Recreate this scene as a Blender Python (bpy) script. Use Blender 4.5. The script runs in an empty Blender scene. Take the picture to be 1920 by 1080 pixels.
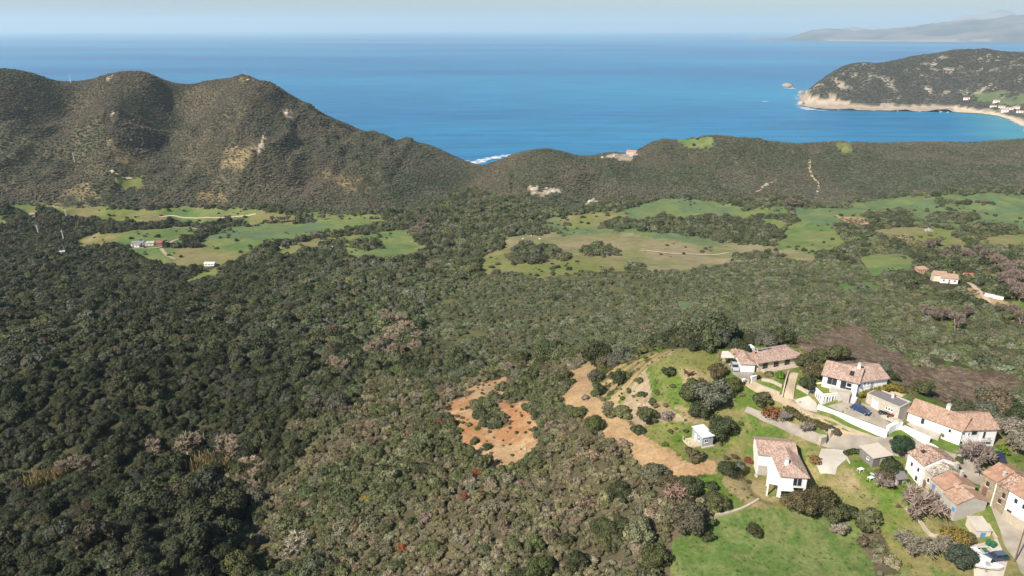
import bpy, bmesh, math, random
import numpy as np
from mathutils import Vector, Matrix

rng = np.random.default_rng(7)
random.seed(7)
scene = bpy.context.scene
COL = scene.collection

# ---------------------------------------------------------------- camera, sky, sun, exposure
HC = 270.0                       # metres above the sea
PITCH = math.radians(20.27)
FPX = 1321.0                     # focal length in pixels of the 1920 px wide photograph
cam_d = bpy.data.cameras.new("camera")
cam_d.sensor_width = 36.0
cam_d.lens = 36.0 * FPX / 1920.0
cam_d.clip_start = 1.0
cam_d.clip_end = 200000.0
cam = bpy.data.objects.new("camera", cam_d)
cam.location = (0, 0, HC)
cam.rotation_euler = (math.pi / 2 - PITCH, 0, 0)
COL.objects.link(cam)
scene.camera = cam

SUN_EL = math.radians(42)
SUN_AZ = math.radians(229)       # clockwise from +Y: left of the view and a little behind it
sun_dir = Vector((math.sin(SUN_AZ) * math.cos(SUN_EL), math.cos(SUN_AZ) * math.cos(SUN_EL), math.sin(SUN_EL)))

world = bpy.data.worlds.new("World")
scene.world = world
world.use_nodes = True
wn = world.node_tree.nodes
bg = wn["Background"]
sky = wn.new("ShaderNodeTexSky")
sky.sky_type = 'NISHITA'
sky.sun_disc = False
sky.sun_elevation = SUN_EL
sky.sun_rotation = SUN_AZ
sky.altitude = 300
sky.air_density = 1.0
sky.dust_density = 1.2
sky.ozone_density = 2.0
world.node_tree.links.new(sky.outputs[0], bg.inputs[0])
bg.inputs[1].default_value = 0.08

sd = bpy.data.lights.new("sun", 'SUN')
sd.energy = 5.0
sd.angle = math.radians(0.5)
sd.color = (1.0, 0.925, 0.81)
sun = bpy.data.objects.new("sun", sd)
sun.rotation_euler = (-sun_dir).to_track_quat('-Z', 'Y').to_euler()
sun.location = (0, 0, 800)
COL.objects.link(sun)

scene.view_settings.view_transform = 'Standard'
scene.view_settings.look = 'None'
scene.view_settings.gamma = 1.0
scene.view_settings.exposure = 0.5
scene.view_settings.use_curve_mapping = False
scene.cycles.max_bounces = 4
scene.cycles.volume_bounces = 1
scene.cycles.use_denoising = True

# ---------------------------------------------------------------- helpers
cP, sP = math.cos(PITCH), math.sin(PITCH)

def ray(px, py):
    u = (px - 960.0) / FPX
    v = (540.0 - py) / FPX
    return u, cP + v * sP, -sP + v * cP

def to_px(x, y, z):
    zz = z - HC
    dep = y * cP - zz * sP
    up = y * sP + zz * cP
    dep = np.where(np.abs(dep) < 1e-3, 1e-3, dep)
    return 960.0 + FPX * x / dep, 540.0 - FPX * up / dep

def at_z(px, py, z):
    d = ray(px, py)
    t = (z - HC) / d[2]
    return d[0] * t, d[1] * t, z

def at_r(px, py, r):
    d = ray(px, py)
    t = r / math.hypot(d[0], d[1])
    return d[0] * t, d[1] * t, HC + d[2] * t

def hash2(ix, iy, seed):
    h = (ix.astype(np.int64) * 374761393 + iy.astype(np.int64) * 668265263 + seed * 1442695041) & 0xFFFFFFFF
    h = ((h ^ (h >> 13)) * 1274126177) & 0xFFFFFFFF
    return ((h ^ (h >> 16)) & 0xFFFF) / 65535.0

def vnoise(x, y, seed=0):
    x = np.asarray(x, float); y = np.asarray(y, float)
    ix = np.floor(x); iy = np.floor(y)
    fx = x - ix; fy = y - iy
    fx = fx * fx * (3 - 2 * fx); fy = fy * fy * (3 - 2 * fy)
    a = hash2(ix, iy, seed); b = hash2(ix + 1, iy, seed)
    c = hash2(ix, iy + 1, seed); d = hash2(ix + 1, iy + 1, seed)
    return a + (b - a) * fx + (c - a) * fy + (a - b - c + d) * fx * fy

def fbm(x, y, seed=0, octv=4, gain=0.5):
    t = 0; a = 1.0; n = 0
    for k in range(octv):
        t = t + a * vnoise(np.asarray(x) * 2 ** k + 13.7 * k, np.asarray(y) * 2 ** k + 5.1 * k, seed + k)
        n += a; a *= gain
    return t / n          # 0..1

def in_poly(px, py, poly):
    inside = np.zeros(px.shape, bool)
    n = len(poly)
    for i in range(n):
        x0, y0 = poly[i]; x1, y1 = poly[(i + 1) % n]
        if y0 == y1:
            continue
        c = ((y0 > py) != (y1 > py)) & (px < (x1 - x0) * (py - y0) / (y1 - y0) + x0)
        inside ^= c
    return inside

def sstep(a, b, x):
    t = np.clip((x - a) / (b - a), 0, 1)
    return t * t * (3 - 2 * t)

def tps_fit(P, z, lam=1e-5):
    P = np.asarray(P, float); n = len(P)
    d2 = ((P[:, None, :] - P[None, :, :]) ** 2).sum(-1)
    K = 0.5 * d2 * np.log(d2 + 1e-12) + lam * np.eye(n)
    Q = np.c_[np.ones(n), P]
    A = np.zeros((n + 3, n + 3)); A[:n, :n] = K; A[:n, n:] = Q; A[n:, :n] = Q.T
    return P, np.linalg.solve(A, np.r_[z, 0, 0, 0])

def tps_eval(fit, X):
    P, w = fit; n = len(P)
    out = np.empty(len(X))
    for s in range(0, len(X), 20000):
        x = X[s:s + 20000]
        d2 = ((x[:, None, :] - P[None]) ** 2).sum(-1)
        out[s:s + 20000] = (0.5 * d2 * np.log(d2 + 1e-12)) @ w[:n] + w[n] + x @ w[n + 1:]
    return out

def tag(o, label=None, cat=None, group=None, kind=None):
    if label: o["label"] = label
    if cat: o["category"] = cat
    if group: o["group"] = group
    if kind: o["kind"] = kind
    return o

def link(o, parent=None):
    COL.objects.link(o)
    if parent is not None:
        o.parent = parent
    return o

def mesh_np(name, V, F, mat=None, parent=None, smooth=False):
    """V (n,3) array, F (m,3|4) int array -> linked object"""
    V = np.asarray(V, np.float32); F = np.asarray(F, np.int32)
    me = bpy.data.meshes.new(name)
    k = F.shape[1]
    me.vertices.add(len(V)); me.vertices.foreach_set("co", V.ravel())
    me.loops.add(F.size); me.loops.foreach_set("vertex_index", F.ravel())
    me.polygons.add(len(F))
    me.polygons.foreach_set("loop_start", np.arange(0, F.size, k, dtype=np.int32))
    me.polygons.foreach_set("loop_total", np.full(len(F), k, np.int32))
    if smooth:
        me.polygons.foreach_set("use_smooth", np.ones(len(F), bool))
    me.update(calc_edges=True)
    if mat: me.materials.append(mat)
    o = bpy.data.objects.new(name, me)
    return link(o, parent)

# ---------------------------------------------------------------- materials
def new_mat(name):
    m = bpy.data.materials.new(name); m.use_nodes = True
    nt = m.node_tree
    return m, nt, nt.nodes["Principled BSDF"]

def N(nt, kind, **kw):
    n = nt.nodes.new("ShaderNode" + kind)
    for k, v in kw.items():
        setattr(n, k, v)
    return n

def plain(name, col, rough=0.7, noise=0.12, scale=1.5, metal=0.0, bump=0.0, spec=0.3):
    """surface colour broken up by fine noise in object space"""
    m, nt, b = new_mat(name)
    L = nt.links.new
    tc = N(nt, "TexCoord")
    no = N(nt, "TexNoise"); no.inputs["Scale"].default_value = scale; no.inputs["Detail"].default_value = 6
    L(tc.outputs["Object"], no.inputs["Vector"])
    mr = N(nt, "MapRange"); mr.inputs[3].default_value = 1 - noise * 1.6; mr.inputs[4].default_value = 1 + noise * 1.6
    L(no.outputs[0], mr.inputs[0])
    mx = N(nt, "Mix", data_type='RGBA', blend_type='MULTIPLY'); mx.inputs[0].default_value = 1
    mx.inputs[6].default_value = (*col, 1)
    L(mr.outputs[0], mx.inputs[7])
    L(mx.outputs[2], b.inputs["Base Color"])
    b.inputs["Roughness"].default_value = rough
    b.inputs["Metallic"].default_value = metal
    b.inputs["Specular IOR Level"].default_value = spec
    if bump:
        bp = N(nt, "Bump"); bp.inputs["Strength"].default_value = bump; bp.inputs["Distance"].default_value = 0.05
        L(no.outputs[0], bp.inputs["Height"]); L(bp.outputs[0], b.inputs["Normal"])
    return m

def make_ground_mat():
    m, nt, b = new_mat("ground_cover")
    L = nt.links.new
    at = N(nt, "Attribute", attribute_name="cover")
    tc = N(nt, "TexCoord")
    n1 = N(nt, "TexNoise"); n1.inputs["Scale"].default_value = 1.1; n1.inputs["Detail"].default_value = 8; n1.inputs["Roughness"].default_value = 0.7
    n2 = N(nt, "TexNoise"); n2.inputs["Scale"].default_value = 0.09; n2.inputs["Detail"].default_value = 8; n2.inputs["Roughness"].default_value = 0.65
    for n in (n1, n2): L(tc.outputs["Object"], n.inputs["Vector"])
    m1 = N(nt, "MapRange"); m1.inputs[1].default_value = 0.3; m1.inputs[2].default_value = 0.7; m1.inputs[3].default_value = 0.68; m1.inputs[4].default_value = 1.32
    m2 = N(nt, "MapRange"); m2.inputs[1].default_value = 0.3; m2.inputs[2].default_value = 0.7; m2.inputs[3].default_value = 0.8; m2.inputs[4].default_value = 1.2
    L(n1.outputs[0], m1.inputs[0]); L(n2.outputs[0], m2.inputs[0])
    mu = N(nt, "Math", operation='MULTIPLY'); L(m1.outputs[0], mu.inputs[0]); L(m2.outputs[0], mu.inputs[1])
    mx = N(nt, "Mix", data_type='RGBA', blend_type='MULTIPLY'); mx.inputs[0].default_value = 1
    L(at.outputs["Color"], mx.inputs[6]); L(mu.outputs[0], mx.inputs[7])
    L(mx.outputs[2], b.inputs["Base Color"])
    b.inputs["Roughness"].default_value = 0.95; b.inputs["Specular IOR Level"].default_value = 0.1
    bp = N(nt, "Bump"); bp.inputs["Strength"].default_value = 0.6; bp.inputs["Distance"].default_value = 0.35
    L(n1.outputs[0], bp.inputs["Height"]); L(bp.outputs[0], b.inputs["Normal"])
    return m

def make_leaf_mat(name, trans=0.12, var=0.45):
    """leaf colour = the plant's own tint (a property carried by each plant) with a little leaf to leaf variation"""
    m, nt, b = new_mat(name)
    L = nt.links.new
    at = N(nt, "Attribute", attribute_name="tint", attribute_type='INSTANCER')
    ge = N(nt, "NewGeometry")
    mr = N(nt, "MapRange"); mr.inputs[3].default_value = 1 - var; mr.inputs[4].default_value = 1 + var
    L(ge.outputs["Random Per Island"], mr.inputs[0])
    mx = N(nt, "Mix", data_type='RGBA', blend_type='MULTIPLY'); mx.inputs[0].default_value = 1
    L(at.outputs["Color"], mx.inputs[6]); L(mr.outputs[0], mx.inputs[7])
    L(mx.outputs[2], b.inputs["Base Color"])
    b.inputs["Roughness"].default_value = 0.6; b.inputs["Specular IOR Level"].default_value = 0.18
    tr = N(nt, "BsdfTranslucent"); L(mx.outputs[2], tr.inputs["Color"])
    ms = N(nt, "MixShader"); ms.inputs[0].default_value = trans
    L(b.outputs[0], ms.inputs[1]); L(tr.outputs[0], ms.inputs[2])
    L(ms.outputs[0], nt.nodes["Material Output"].inputs["Surface"])
    return m

def make_sea_mat():
    m, nt, b = new_mat("sea_water")
    L = nt.links.new
    tc = N(nt, "TexCoord")
    # long swell bands and wind streaks
    mp = N(nt, "Mapping"); mp.inputs["Rotation"].default_value = (0, 0, math.radians(8)); mp.inputs["Scale"].default_value = (0.0035, 0.022, 1)
    L(tc.outputs["Object"], mp.inputs[0])
    n1 = N(nt, "TexNoise"); n1.inputs["Scale"].default_value = 1; n1.inputs["Detail"].default_value = 7; n1.inputs["Roughness"].default_value = 0.62
    L(mp.outputs[0], n1.inputs["Vector"])
    mp2 = N(nt, "Mapping"); mp2.inputs["Scale"].default_value = (0.00016, 0.00045, 1)
    L(tc.outputs["Object"], mp2.inputs[0])
    n2 = N(nt, "TexNoise"); n2.inputs["Scale"].default_value = 1; n2.inputs["Detail"].default_value = 5
    L(mp2.outputs[0], n2.inputs["Vector"])
    mp3 = N(nt, "Mapping"); mp3.inputs["Rotation"].default_value = (0, 0, math.radians(-6)); mp3.inputs["Scale"].default_value = (0.03, 0.12, 1)
    L(tc.outputs["Object"], mp3.inputs[0])
    n3 = N(nt, "TexNoise"); n3.inputs["Scale"].default_value = 1; n3.inputs["Detail"].default_value = 5
    L(mp3.outputs[0], n3.inputs["Vector"])
    # pigment: deep blue, greener where the large drift patches are
    cr = N(nt, "ValToRGB")
    e = cr.color_ramp.elements
    e[0].position = 0.35; e[0].color = (0.001, 0.085, 0.25, 1)
    e[1].position = 0.72; e[1].color = (0.014, 0.25, 0.42, 1)
    L(n2.outputs[0], cr.inputs[0])
    m1 = N(nt, "MapRange"); m1.inputs[1].default_value = 0.3; m1.inputs[2].default_value = 0.7; m1.inputs[3].default_value = 0.72; m1.inputs[4].default_value = 1.3
    L(n1.outputs[0], m1.inputs[0])
    mx = N(nt, "Mix", data_type='RGBA', blend_type='MULTIPLY'); mx.inputs[0].default_value = 1
    L(cr.outputs[0], mx.inputs[6]); L(m1.outputs[0], mx.inputs[7])
    # shallow turquoise along the beach and coast (vertex attribute)
    at = N(nt, "Attribute", attribute_name="shallow")
    mx2 = N(nt, "Mix", data_type='RGBA'); mx2.inputs[7].default_value = (0.04, 0.27, 0.33, 1)
    L(at.outputs["Fac"], mx2.inputs[0]); L(mx.outputs[2], mx2.inputs[6])
    L(mx2.outputs[2], b.inputs["Base Color"])
    b.inputs["Roughness"].default_value = 0.32
    b.inputs["IOR"].default_value = 1.33
    b.inputs["Specular IOR Level"].default_value = 0.42
    ad = N(nt, "Math", operation='ADD'); L(n1.outputs[0], ad.inputs[0])
    mu = N(nt, "Math", operation='MULTIPLY'); mu.inputs[1].default_value = 0.35; L(n3.outputs[0], mu.inputs[0]); L(mu.outputs[0], ad.inputs[1])
    bp = N(nt, "Bump"); bp.inputs["Strength"].default_value = 0.9; bp.inputs["Distance"].default_value = 6.0
    L(ad.outputs[0], bp.inputs["Height"]); L(bp.outputs[0], b.inputs["Normal"])
    return m

GROUND = make_ground_mat()
LEAF = make_leaf_mat("foliage")
TWIG = make_leaf_mat("bare_twigs", trans=0.0, var=0.3)
SEA = make_sea_mat()
BARK = plain("bark", (0.11, 0.085, 0.065), 0.9, 0.2, 4)

# ---------------------------------------------------------------- terrain heights
# (photo x, photo y, ground height) or (photo x, photo y, 'r', distance): the ground seen there is that high / that far away
CTRL = [
 # bottom left mound and ravine
 (-250,1080,134),(0,1080,138),(220,1000,140),(380,1060,141),(120,980,136),(330,950,133),
 (-200,910,116),(60,908,117),(300,892,118),(430,884,120),(485,950,126),(500,1040,133),
 (-250,780,124),(60,790,124),(250,800,123),(400,790,122),(500,770,126),
 (-250,690,126),(100,690,127),(300,690,124),(450,690,122),
 (-200,600,108),(100,605,107),(300,610,106),(450,610,102),
 (-200,562,104),(60,560,104),(250,563,100),(400,575,92),
 (-200,545,74),(60,543,73),(250,540,70),(400,545,68),
 (-200,480,60),(100,480,58),(300,480,54),(480,500,60),(300,440,50),(100,420,52),(480,440,47),
 (-200,400,52),(40,385,48),(250,388,46),(450,388,45),
 # centre left slope
 (560,800,133),(640,760,133),(540,870,132),(620,930,140),(600,1060,144),(700,850,142),(700,960,147),(720,1070,150),
 (640,690,118),(700,650,108),(740,620,102),(620,620,100),(600,560,88),(760,560,84),(600,510,68),(740,500,64),(620,450,49),(760,440,46),
 (650,390,43),(780,400,40),(800,700,128),(820,650,116),
 # spur under the clearings
 (850,760,146),(900,950,156),(900,1070,158),(930,780,150),(990,840,155),(860,850,150),(1010,730,152),
 (960,690,140),(960,640,118),(960,590,99),(960,540,80),(960,500,66),(960,450,53),(960,405,44),(880,480,54),
 (1080,690,157),(1080,740,163),(1120,800,168),(1180,830,170),(1060,880,162),(1050,980,162),(1050,1075,162),(1200,950,167),(1200,1075,165),
 (1290,880,172.5),(1340,875,173),(1220,850,171),(1150,720,166),(1180,700,170),(1200,770,172),
 (1230,700,178),(1290,690,182),(1330,665,182.5),(1260,665,181),(1345,720,180),(1250,750,176),(1310,780,175),(1330,825,173.5),
 (1270,640,150),(1330,635,150),(1130,650,134),(1130,610,112),(1270,600,119),(1270,550,94),(1270,505,72),(1130,550,88),
 (1130,480,60),(1250,460,54),(1400,470,56),(1130,430,46),(1250,400,45),(1400,400,47),
 # hamlet
 (1400,690,183.5),(1470,680,184),(1500,660,184),(1430,730,182),(1420,655,183.5),(1520,700,184.5),(1490,740,182.5),
 (1560,735,184),(1600,715,185.5),(1660,710,185),(1550,760,181.5),(1600,765,182),(1660,765,182.5),(1690,745,183.5),
 (1500,770,179.5),(1580,800,178.2),(1640,822,178),(1430,790,177),(1480,820,175.5),(1560,835,175.8),
 (1420,890,172.5),(1465,905,172.5),(1540,880,174.5),(1400,930,171),(1350,965,170),(1450,960,170),(1400,1070,168),(1580,960,170),(1600,1070,167),
 (1700,805,180),(1780,825,179.5),(1860,830,179),(1640,858,176.5),(1700,880,176),(1620,900,174.5),(1760,880,177.5),(1840,860,178.5),(1920,860,178.5),
 (1700,960,171.5),(1680,1030,168.5),(1760,1000,171.5),(1800,945,174),(1850,965,174.3),(1900,930,175.5),(1890,1040,172.3),(1840,1060,171.5),(2050,1000,174),(2050,860,178),(1800,1085,170),
 # behind the hamlet
 (1560,660,168),(1640,668,165),(1730,715,168),(1800,745,170),(1900,790,172),(2050,800,172),
 (1560,630,146),(1640,640,144),(1760,690,158),(1880,720,160),(2050,730,162),
 (1560,590,121),(1700,620,134),(1820,650,142),(1920,650,142),(2100,660,146),
 (1560,545,101),(1680,560,108),(1800,590,124),(1920,600,128),(2100,610,130),
 (1560,500,80),(1660,520,92),(1760,528,111),(1830,540,114),(1900,560,118),(2050,560,120),
 (1760,505,100),(1850,500,98),(1920,490,97),(2100,500,100),
 (1540,450,62),(1680,455,72),(1820,450,79),(1920,445,80),(2100,450,85),(1540,400,54),(1700,380,58),(1850,370,62),(1920,365,62),(2100,370,66),
 # middle hills and right plateau
 (1020,284,'r',1150),(962,296,'r',1190),(940,304,'r',1210),(920,309,'r',1260),(905,314,'r',1310),(1080,293,'r',1200),(1050,390,44),(1000,350,58),(1060,330,66),(940,340,44),(1140,330,58),(1180,370,50),
 (872,352,24),(888,311,4),(820,385,36),(910,312,3),
 (1105,297,'r',1390),(1150,290,'r',1370),(1190,284,'r',1350),
 (1240,267,'r',1330),(1340,261,'r',1320),(1450,266,'r',1350),(1600,267,'r',1420),(1750,267,'r',1500),(1920,262,'r',1600),(2150,262,'r',1650),
 (1300,340,56),(1500,330,58),(1700,320,62),(1900,310,66),(2150,320,66),(1300,300,64),(1500,295,66),(1700,290,67),(1900,285,68),
 # left hills: foot and ridge line
 (560,385,45),(640,388,43),
]
RIDGE = [(-350,150,1500),(-150,128,1530),(0,137,1520),(60,148,1520),(130,158,1560),(190,152,1500),(240,157,1480),(285,150,1500),(335,160,1550),(380,156,1510),(425,150,1460),(458,136,1440),(480,148,1440),
         (520,165,1440),(600,209,1430),(660,236,1420),(720,260,1415),(800,275,1420),(855,296,1430)]
# (photo x, photo y, metres above a straight slope from the foot to the ridge)
FLANK = [(-200,250,0),(-200,330,0),(0,230,4),(0,320,2),(70,230,-14),(80,310,-12),(130,215,-16),(140,310,-6),(205,200,14),(200,260,14),(195,320,6),(320,200,-22),(315,250,-26),(310,300,-20),(315,345,-8),
         (400,200,10),(390,290,6),(400,350,0),(465,190,10),(470,240,16),(480,320,8),(560,260,-6),(570,330,0),(650,300,-4),(660,350,-4),(740,310,0),(790,330,-4)]
def polar(x, y):
    return math.atan2(x, y), math.hypot(x, y)
pts, zs = [], []
def add_ctrl(x, y, z):
    th, r = polar(x, y)
    pts.append((th * 1.6, math.log(r))); zs.append(z)
for c in CTRL:
    add_ctrl(*(at_z(*c) if len(c) == 3 else at_r(c[0], c[1], c[3])))
for px, py, r in RIDGE:
    add_ctrl(*at_r(px, py, r))
for px, py, dz in FLANK:
    x1, y1, z1 = at_r(px, float(np.interp(px, [c[0] for c in RIDGE], [c[1] for c in RIDGE])), float(np.interp(px, [c[0] for c in RIDGE], [c[2] for c in RIDGE])))
    x0, y0, z0 = at_z(px, 388, 45)
    r0, r1 = math.hypot(x0, y0), math.hypot(x1, y1)
    d = ray(px, py); s = -d[2] / math.hypot(d[0], d[1]); k = (z1 - z0) / (r1 - r0)
    r = (HC - z0 - dz + k * r0) / (s + k)
    add_ctrl(*at_r(px, py, r))
def add_polar(deg, r, z):
    pts.append((math.radians(deg) * 1.6, math.log(r))); zs.append(z)
for deg, r, z in [(-52,1000,55),(-47,1000,50),(-52,1250,110),(-47,1250,120),(-52,1500,170),(-47,1500,185),(-52,500,95),(-52,300,122),
                  (-52,1800,95),(-40,1800,95),(-28,1780,95),(-20,1740,80),(-14,1660,40),(-8,1580,6),(-5,1540,-8),(-2,1500,-8),(2,1440,10),(6,1500,-8),
                  (11,1500,30),(17,1500,34),(24,1600,30),(32,1720,36),(42,1850,40),(52,1850,40),
                  (-52,2150,-30),(-38,2150,-30),(-28,2100,-30),(-20,2050,-30),(-12,1900,-30),(-4,1800,-30),(4,1750,-30),(12,1780,-25),(20,1800,-20),(28,1850,-20),(38,2050,-20),(52,2080,-20),
                  (-52,70,138),(-30,70,146),(-10,80,158),(10,80,166),(25,70,168),(40,70,172),(52,80,176),(52,150,176),(-52,150,135)]:
    add_polar(deg, r, z)
FIT = tps_fit(pts, np.array(zs))

th_deg = np.unique(np.r_[np.arange(-52, 8, 0.25), np.arange(8, 44, 0.125), np.arange(44, 52.01, 0.4)])
TH = np.radians(th_deg)
RR = np.unique(np.r_[np.arange(70, 108, 1.6), np.arange(108, 260, 0.62), 260 * 1.0078 ** np.arange(0, 268)])
NT, NR = len(TH), len(RR)
TG, RG = np.meshgrid(TH, RR, indexing='ij')
XG = RG * np.sin(TG); YG = RG * np.cos(TG)
ZG = tps_eval(FIT, np.c_[(TG * 1.6).ravel(), np.log(RG).ravel()]).reshape(NT, NR)
hill = sstep(880, 1050, RG) * sstep(1600, 1350, RG)
rdg = 1 - 2 * np.abs(fbm(XG / 105, YG / 260, 3, 5) - 0.5)
ZG += hill * sstep(25, 60, ZG) * ((fbm(XG / 150, YG / 150, 13, 4) - 0.5) * 10 * (1 - 0.8 * sstep(1400, 1460, RG)) + (rdg ** 2 - 0.62) * np.where(XG < 0, 30, 13) * np.where((RG > 1080) & (np.abs(XG + 20) < 170), .3, 1.0) * (1 - 0.75 * sstep(1400, 1460, RG)))
ZG += sstep(250, 450, RG) * (fbm(XG / 45, YG / 45, 5, 4) - 0.5) * 5 * (1 - 0.6 * hill)
ZG += (1 - sstep(250, 450, RG)) * (fbm(XG / 12, YG / 12, 9, 4) - 0.5) * 0.9
# level ground where the houses and walls stand
PADS = [(1541,719,185.0),(1570,728,184.9),(1597,737,184.4),(1661,727,184.9),(1630,725,184.9),(1517,736,181.8),(1540,757,181.8),(1575,752,182.0),(1622,758,182.0),(1655,772,182.0),(1683,785,182.0),(1700,788,180.4),(1745,810,179.8),(1793,832,179.1),(1862,836,178.2),
        (1388,697,182.3),(1414,698,182.3),(1460,690,182.6),(1500,681,182.7),(1410,662,183.7),(1430,660,183.4),(1418,889,170.2),(1463,893,170.2),(1440,926,169.6),(1490,928,170.2),(1512,905,173.0),(1635,875,175.8),(1668,869,176.0),(1680,910,174.4),(1316,838,173.4),(1336,834,173.4),
        (1787,976,172.2),(1745,932,173.0),(1700,884,173.8),(1848,977,172.8),(1827,1010,171.5),(1855,1010,171.7),(1835,921,176.2),(1880,960,175.1),(1914,992,174.3),(1850,945,175.2),(1530,774,179.5),(1600,804,178.3),(1661,823,178.1),(1690,812,178.8),(1741,838,177.8),(1620,768,182.0),(1590,768,181.8)]
num, den = np.zeros_like(ZG), np.zeros_like(ZG)
for c in PADS:
    X, Y, Z = at_z(*c); th, r = math.atan2(X, Y), math.hypot(X, Y)
    i0, i1 = np.searchsorted(TH, [th - .1, th + .1]); j0, j1 = np.searchsorted(RR, [r - 14, r + 14])
    sl = np.s_[i0:i1, j0:j1]; w = np.exp(-((XG[sl] - X) ** 2 + (YG[sl] - Y) ** 2) / 4.2 ** 2)
    num[sl] += w * Z; den[sl] += w
ZG = np.where(den > 1e-4, ZG + np.minimum(den * 1.6, 1) * (num / np.maximum(den, 1e-9) - ZG), ZG)
ZG = np.maximum(ZG, -6 + 0.5 * fbm(XG / 60, YG / 60, 2, 3))

def grid_sample(A, x, y):
    th = np.arctan2(x, y); r = np.hypot(x, y)
    i = np.clip(np.searchsorted(TH, th) - 1, 0, NT - 2); j = np.clip(np.searchsorted(RR, r) - 1, 0, NR - 2)
    a = np.clip((th - TH[i]) / (TH[i + 1] - TH[i]), 0, 1); b = np.clip((r - RR[j]) / (RR[j + 1] - RR[j]), 0, 1)
    return (A[i, j] * (1 - a) + A[i + 1, j] * a) * (1 - b) + (A[i, j + 1] * (1 - a) + A[i + 1, j + 1] * a) * b

def HZ(x, y):
    return float(grid_sample(ZG, np.array([x]), np.array([y]))[0])

def G(px, py):
    """the point of the ground that the photograph shows at (px, py)"""
    d = ray(px, py); h = math.hypot(d[0], d[1])
    rr = np.r_[np.arange(75, 300, 0.1), np.arange(300, 2100, 0.5)]
    x = d[0] / h * rr; y = d[1] / h * rr; z = HC + d[2] / h * rr
    under = z < grid_sample(ZG, x, y)
    k = int(np.argmax(under)) if under.any() else len(rr) - 1
    return Vector((x[k], y[k], z[k]))

# ---------------------------------------------------------------- land cover
PXG, PYG = to_px(XG, YG, ZG)
jx = PXG + (fbm(XG / (RG * 0.02), YG / (RG * 0.02), 21, 5, .65) - 0.5) * 30
jy = PYG + (fbm(XG / (RG * 0.02), YG / (RG * 0.02), 31, 5, .65) - 0.5) * 14
nA = fbm(XG / 30, YG / 30, 41, 5); nB = fbm(XG / 9, YG / 9, 51, 5); nC = fbm(XG / 2.2, YG / 2.2, 61, 4); nD = fbm(XG / 120, YG / 120, 71, 5)
COVER = np.zeros((NT, NR, 3)); VEG = np.zeros((NT, NR), np.int8); KLASS = np.zeros((NT, NR), np.int8)
OAK, MAQUIS, HILL, NONE, SPARSE, HEATH, SCRUB, GARDEN = 1, 2, 3, 0, 4, 5, 6, 7
GROUND_K, FIELD_K, EARTH_K, MEADOW_K = 0, 1, 2, 3

def two(c1, c2, n, lo=0.35, hi=0.65):
    t = sstep(lo, hi, n)[..., None]
    return np.array(c1) * (1 - t) + np.array(c2) * t

COVER[:] = two((0.05, 0.048, 0.026), (0.085, 0.075, 0.042), nB)
VEG[:] = OAK
def zone(poly, cover=None, veg=None, klass=None, rmin=0, rmax=9e9, soft=None):
    m = in_poly(jx, jy, poly) & (RG > rmin) & (RG < rmax)
    if cover is not None: COVER[m] = cover[m]
    if veg is not None: VEG[m] = veg
    if klass is not None: KLASS[m] = klass
    return m

C_hill = two((0.115, 0.098, 0.062), (0.075, 0.068, 0.04), nB) * (0.85 + 0.3 * nA[..., None])
C_maq = two((0.12, 0.10, 0.062), (0.085, 0.075, 0.042), nB)
C_field = two((0.105, 0.165, 0.052), (0.165, 0.19, 0.066), nA)
C_fieldb = two((0.105, 0.155, 0.072), (0.14, 0.175, 0.068), nA)
C_yel = two((0.16, 0.18, 0.052), (0.21, 0.185, 0.085), nA)
C_straw = two((0.19, 0.185, 0.08), (0.26, 0.215, 0.125), nA)
C_orange = two((0.33, 0.17, 0.08), (0.40, 0.275, 0.155), nB * .6 + nC * .4, 0.40, 0.62)
C_tan = two((0.40, 0.29, 0.16), (0.33, 0.22, 0.11), nB, 0.35, 0.7)
C_grav = two((0.36, 0.28, 0.185), (0.28, 0.215, 0.13), nC, 0.3, 0.7)
C_grass = two((0.098, 0.15, 0.03), (0.20, 0.178, 0.075), nB * .55 + nC * .45, .40, .60)
C_lush = two((0.09, 0.155, 0.022), (0.18, 0.18, 0.06), nC * .5 + nB * .5, .38, .62)
C_mead = two((0.09, 0.145, 0.036), (0.16, 0.185, 0.065), nB * 0.5 + nC * 0.5, 0.38, 0.62)
C_dry = two((0.27, 0.215, 0.11), (0.17, 0.17, 0.05), nB)
C_dryh = two((0.24, 0.185, 0.10), (0.13, 0.11, 0.06), nB * .5 + nC * .5, .40, .60)
C_heath = two((0.15, 0.11, 0.075), (0.19, 0.145, 0.10), nB)
C_rock = two((0.42, 0.36, 0.28), (0.28, 0.235, 0.17), nC)

# olive scrub wood of the middle slopes, thinner than the oak wood
C_scr = two((0.075, 0.075, 0.035), (0.13, 0.125, 0.05), nB)
zone([(780, 640), (830, 560), (900, 520), (1060, 510), (1230, 505), (1380, 485), (1560, 482), (1640, 505), (1700, 540), (1960, 620), (1960, 800), (1800, 760), (1560, 640), (1350, 652), (1060, 668), (900, 690)], C_scr, SCRUB, rmin=225)
# far hills
zone([(-900, -50), (-900, 388), (40, 384), (480, 386), (640, 398), (800, 390), (880, 352), (960, 372), (1050, 392), (1180, 372), (1300, 372), (1480, 368), (1560, 385), (1700, 362), (2000, 356), (2900, 356), (2900, -50)], C_hill, HILL, rmin=760)
VEG[(RG > 1500) & (VEG == OAK)] = HILL
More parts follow.
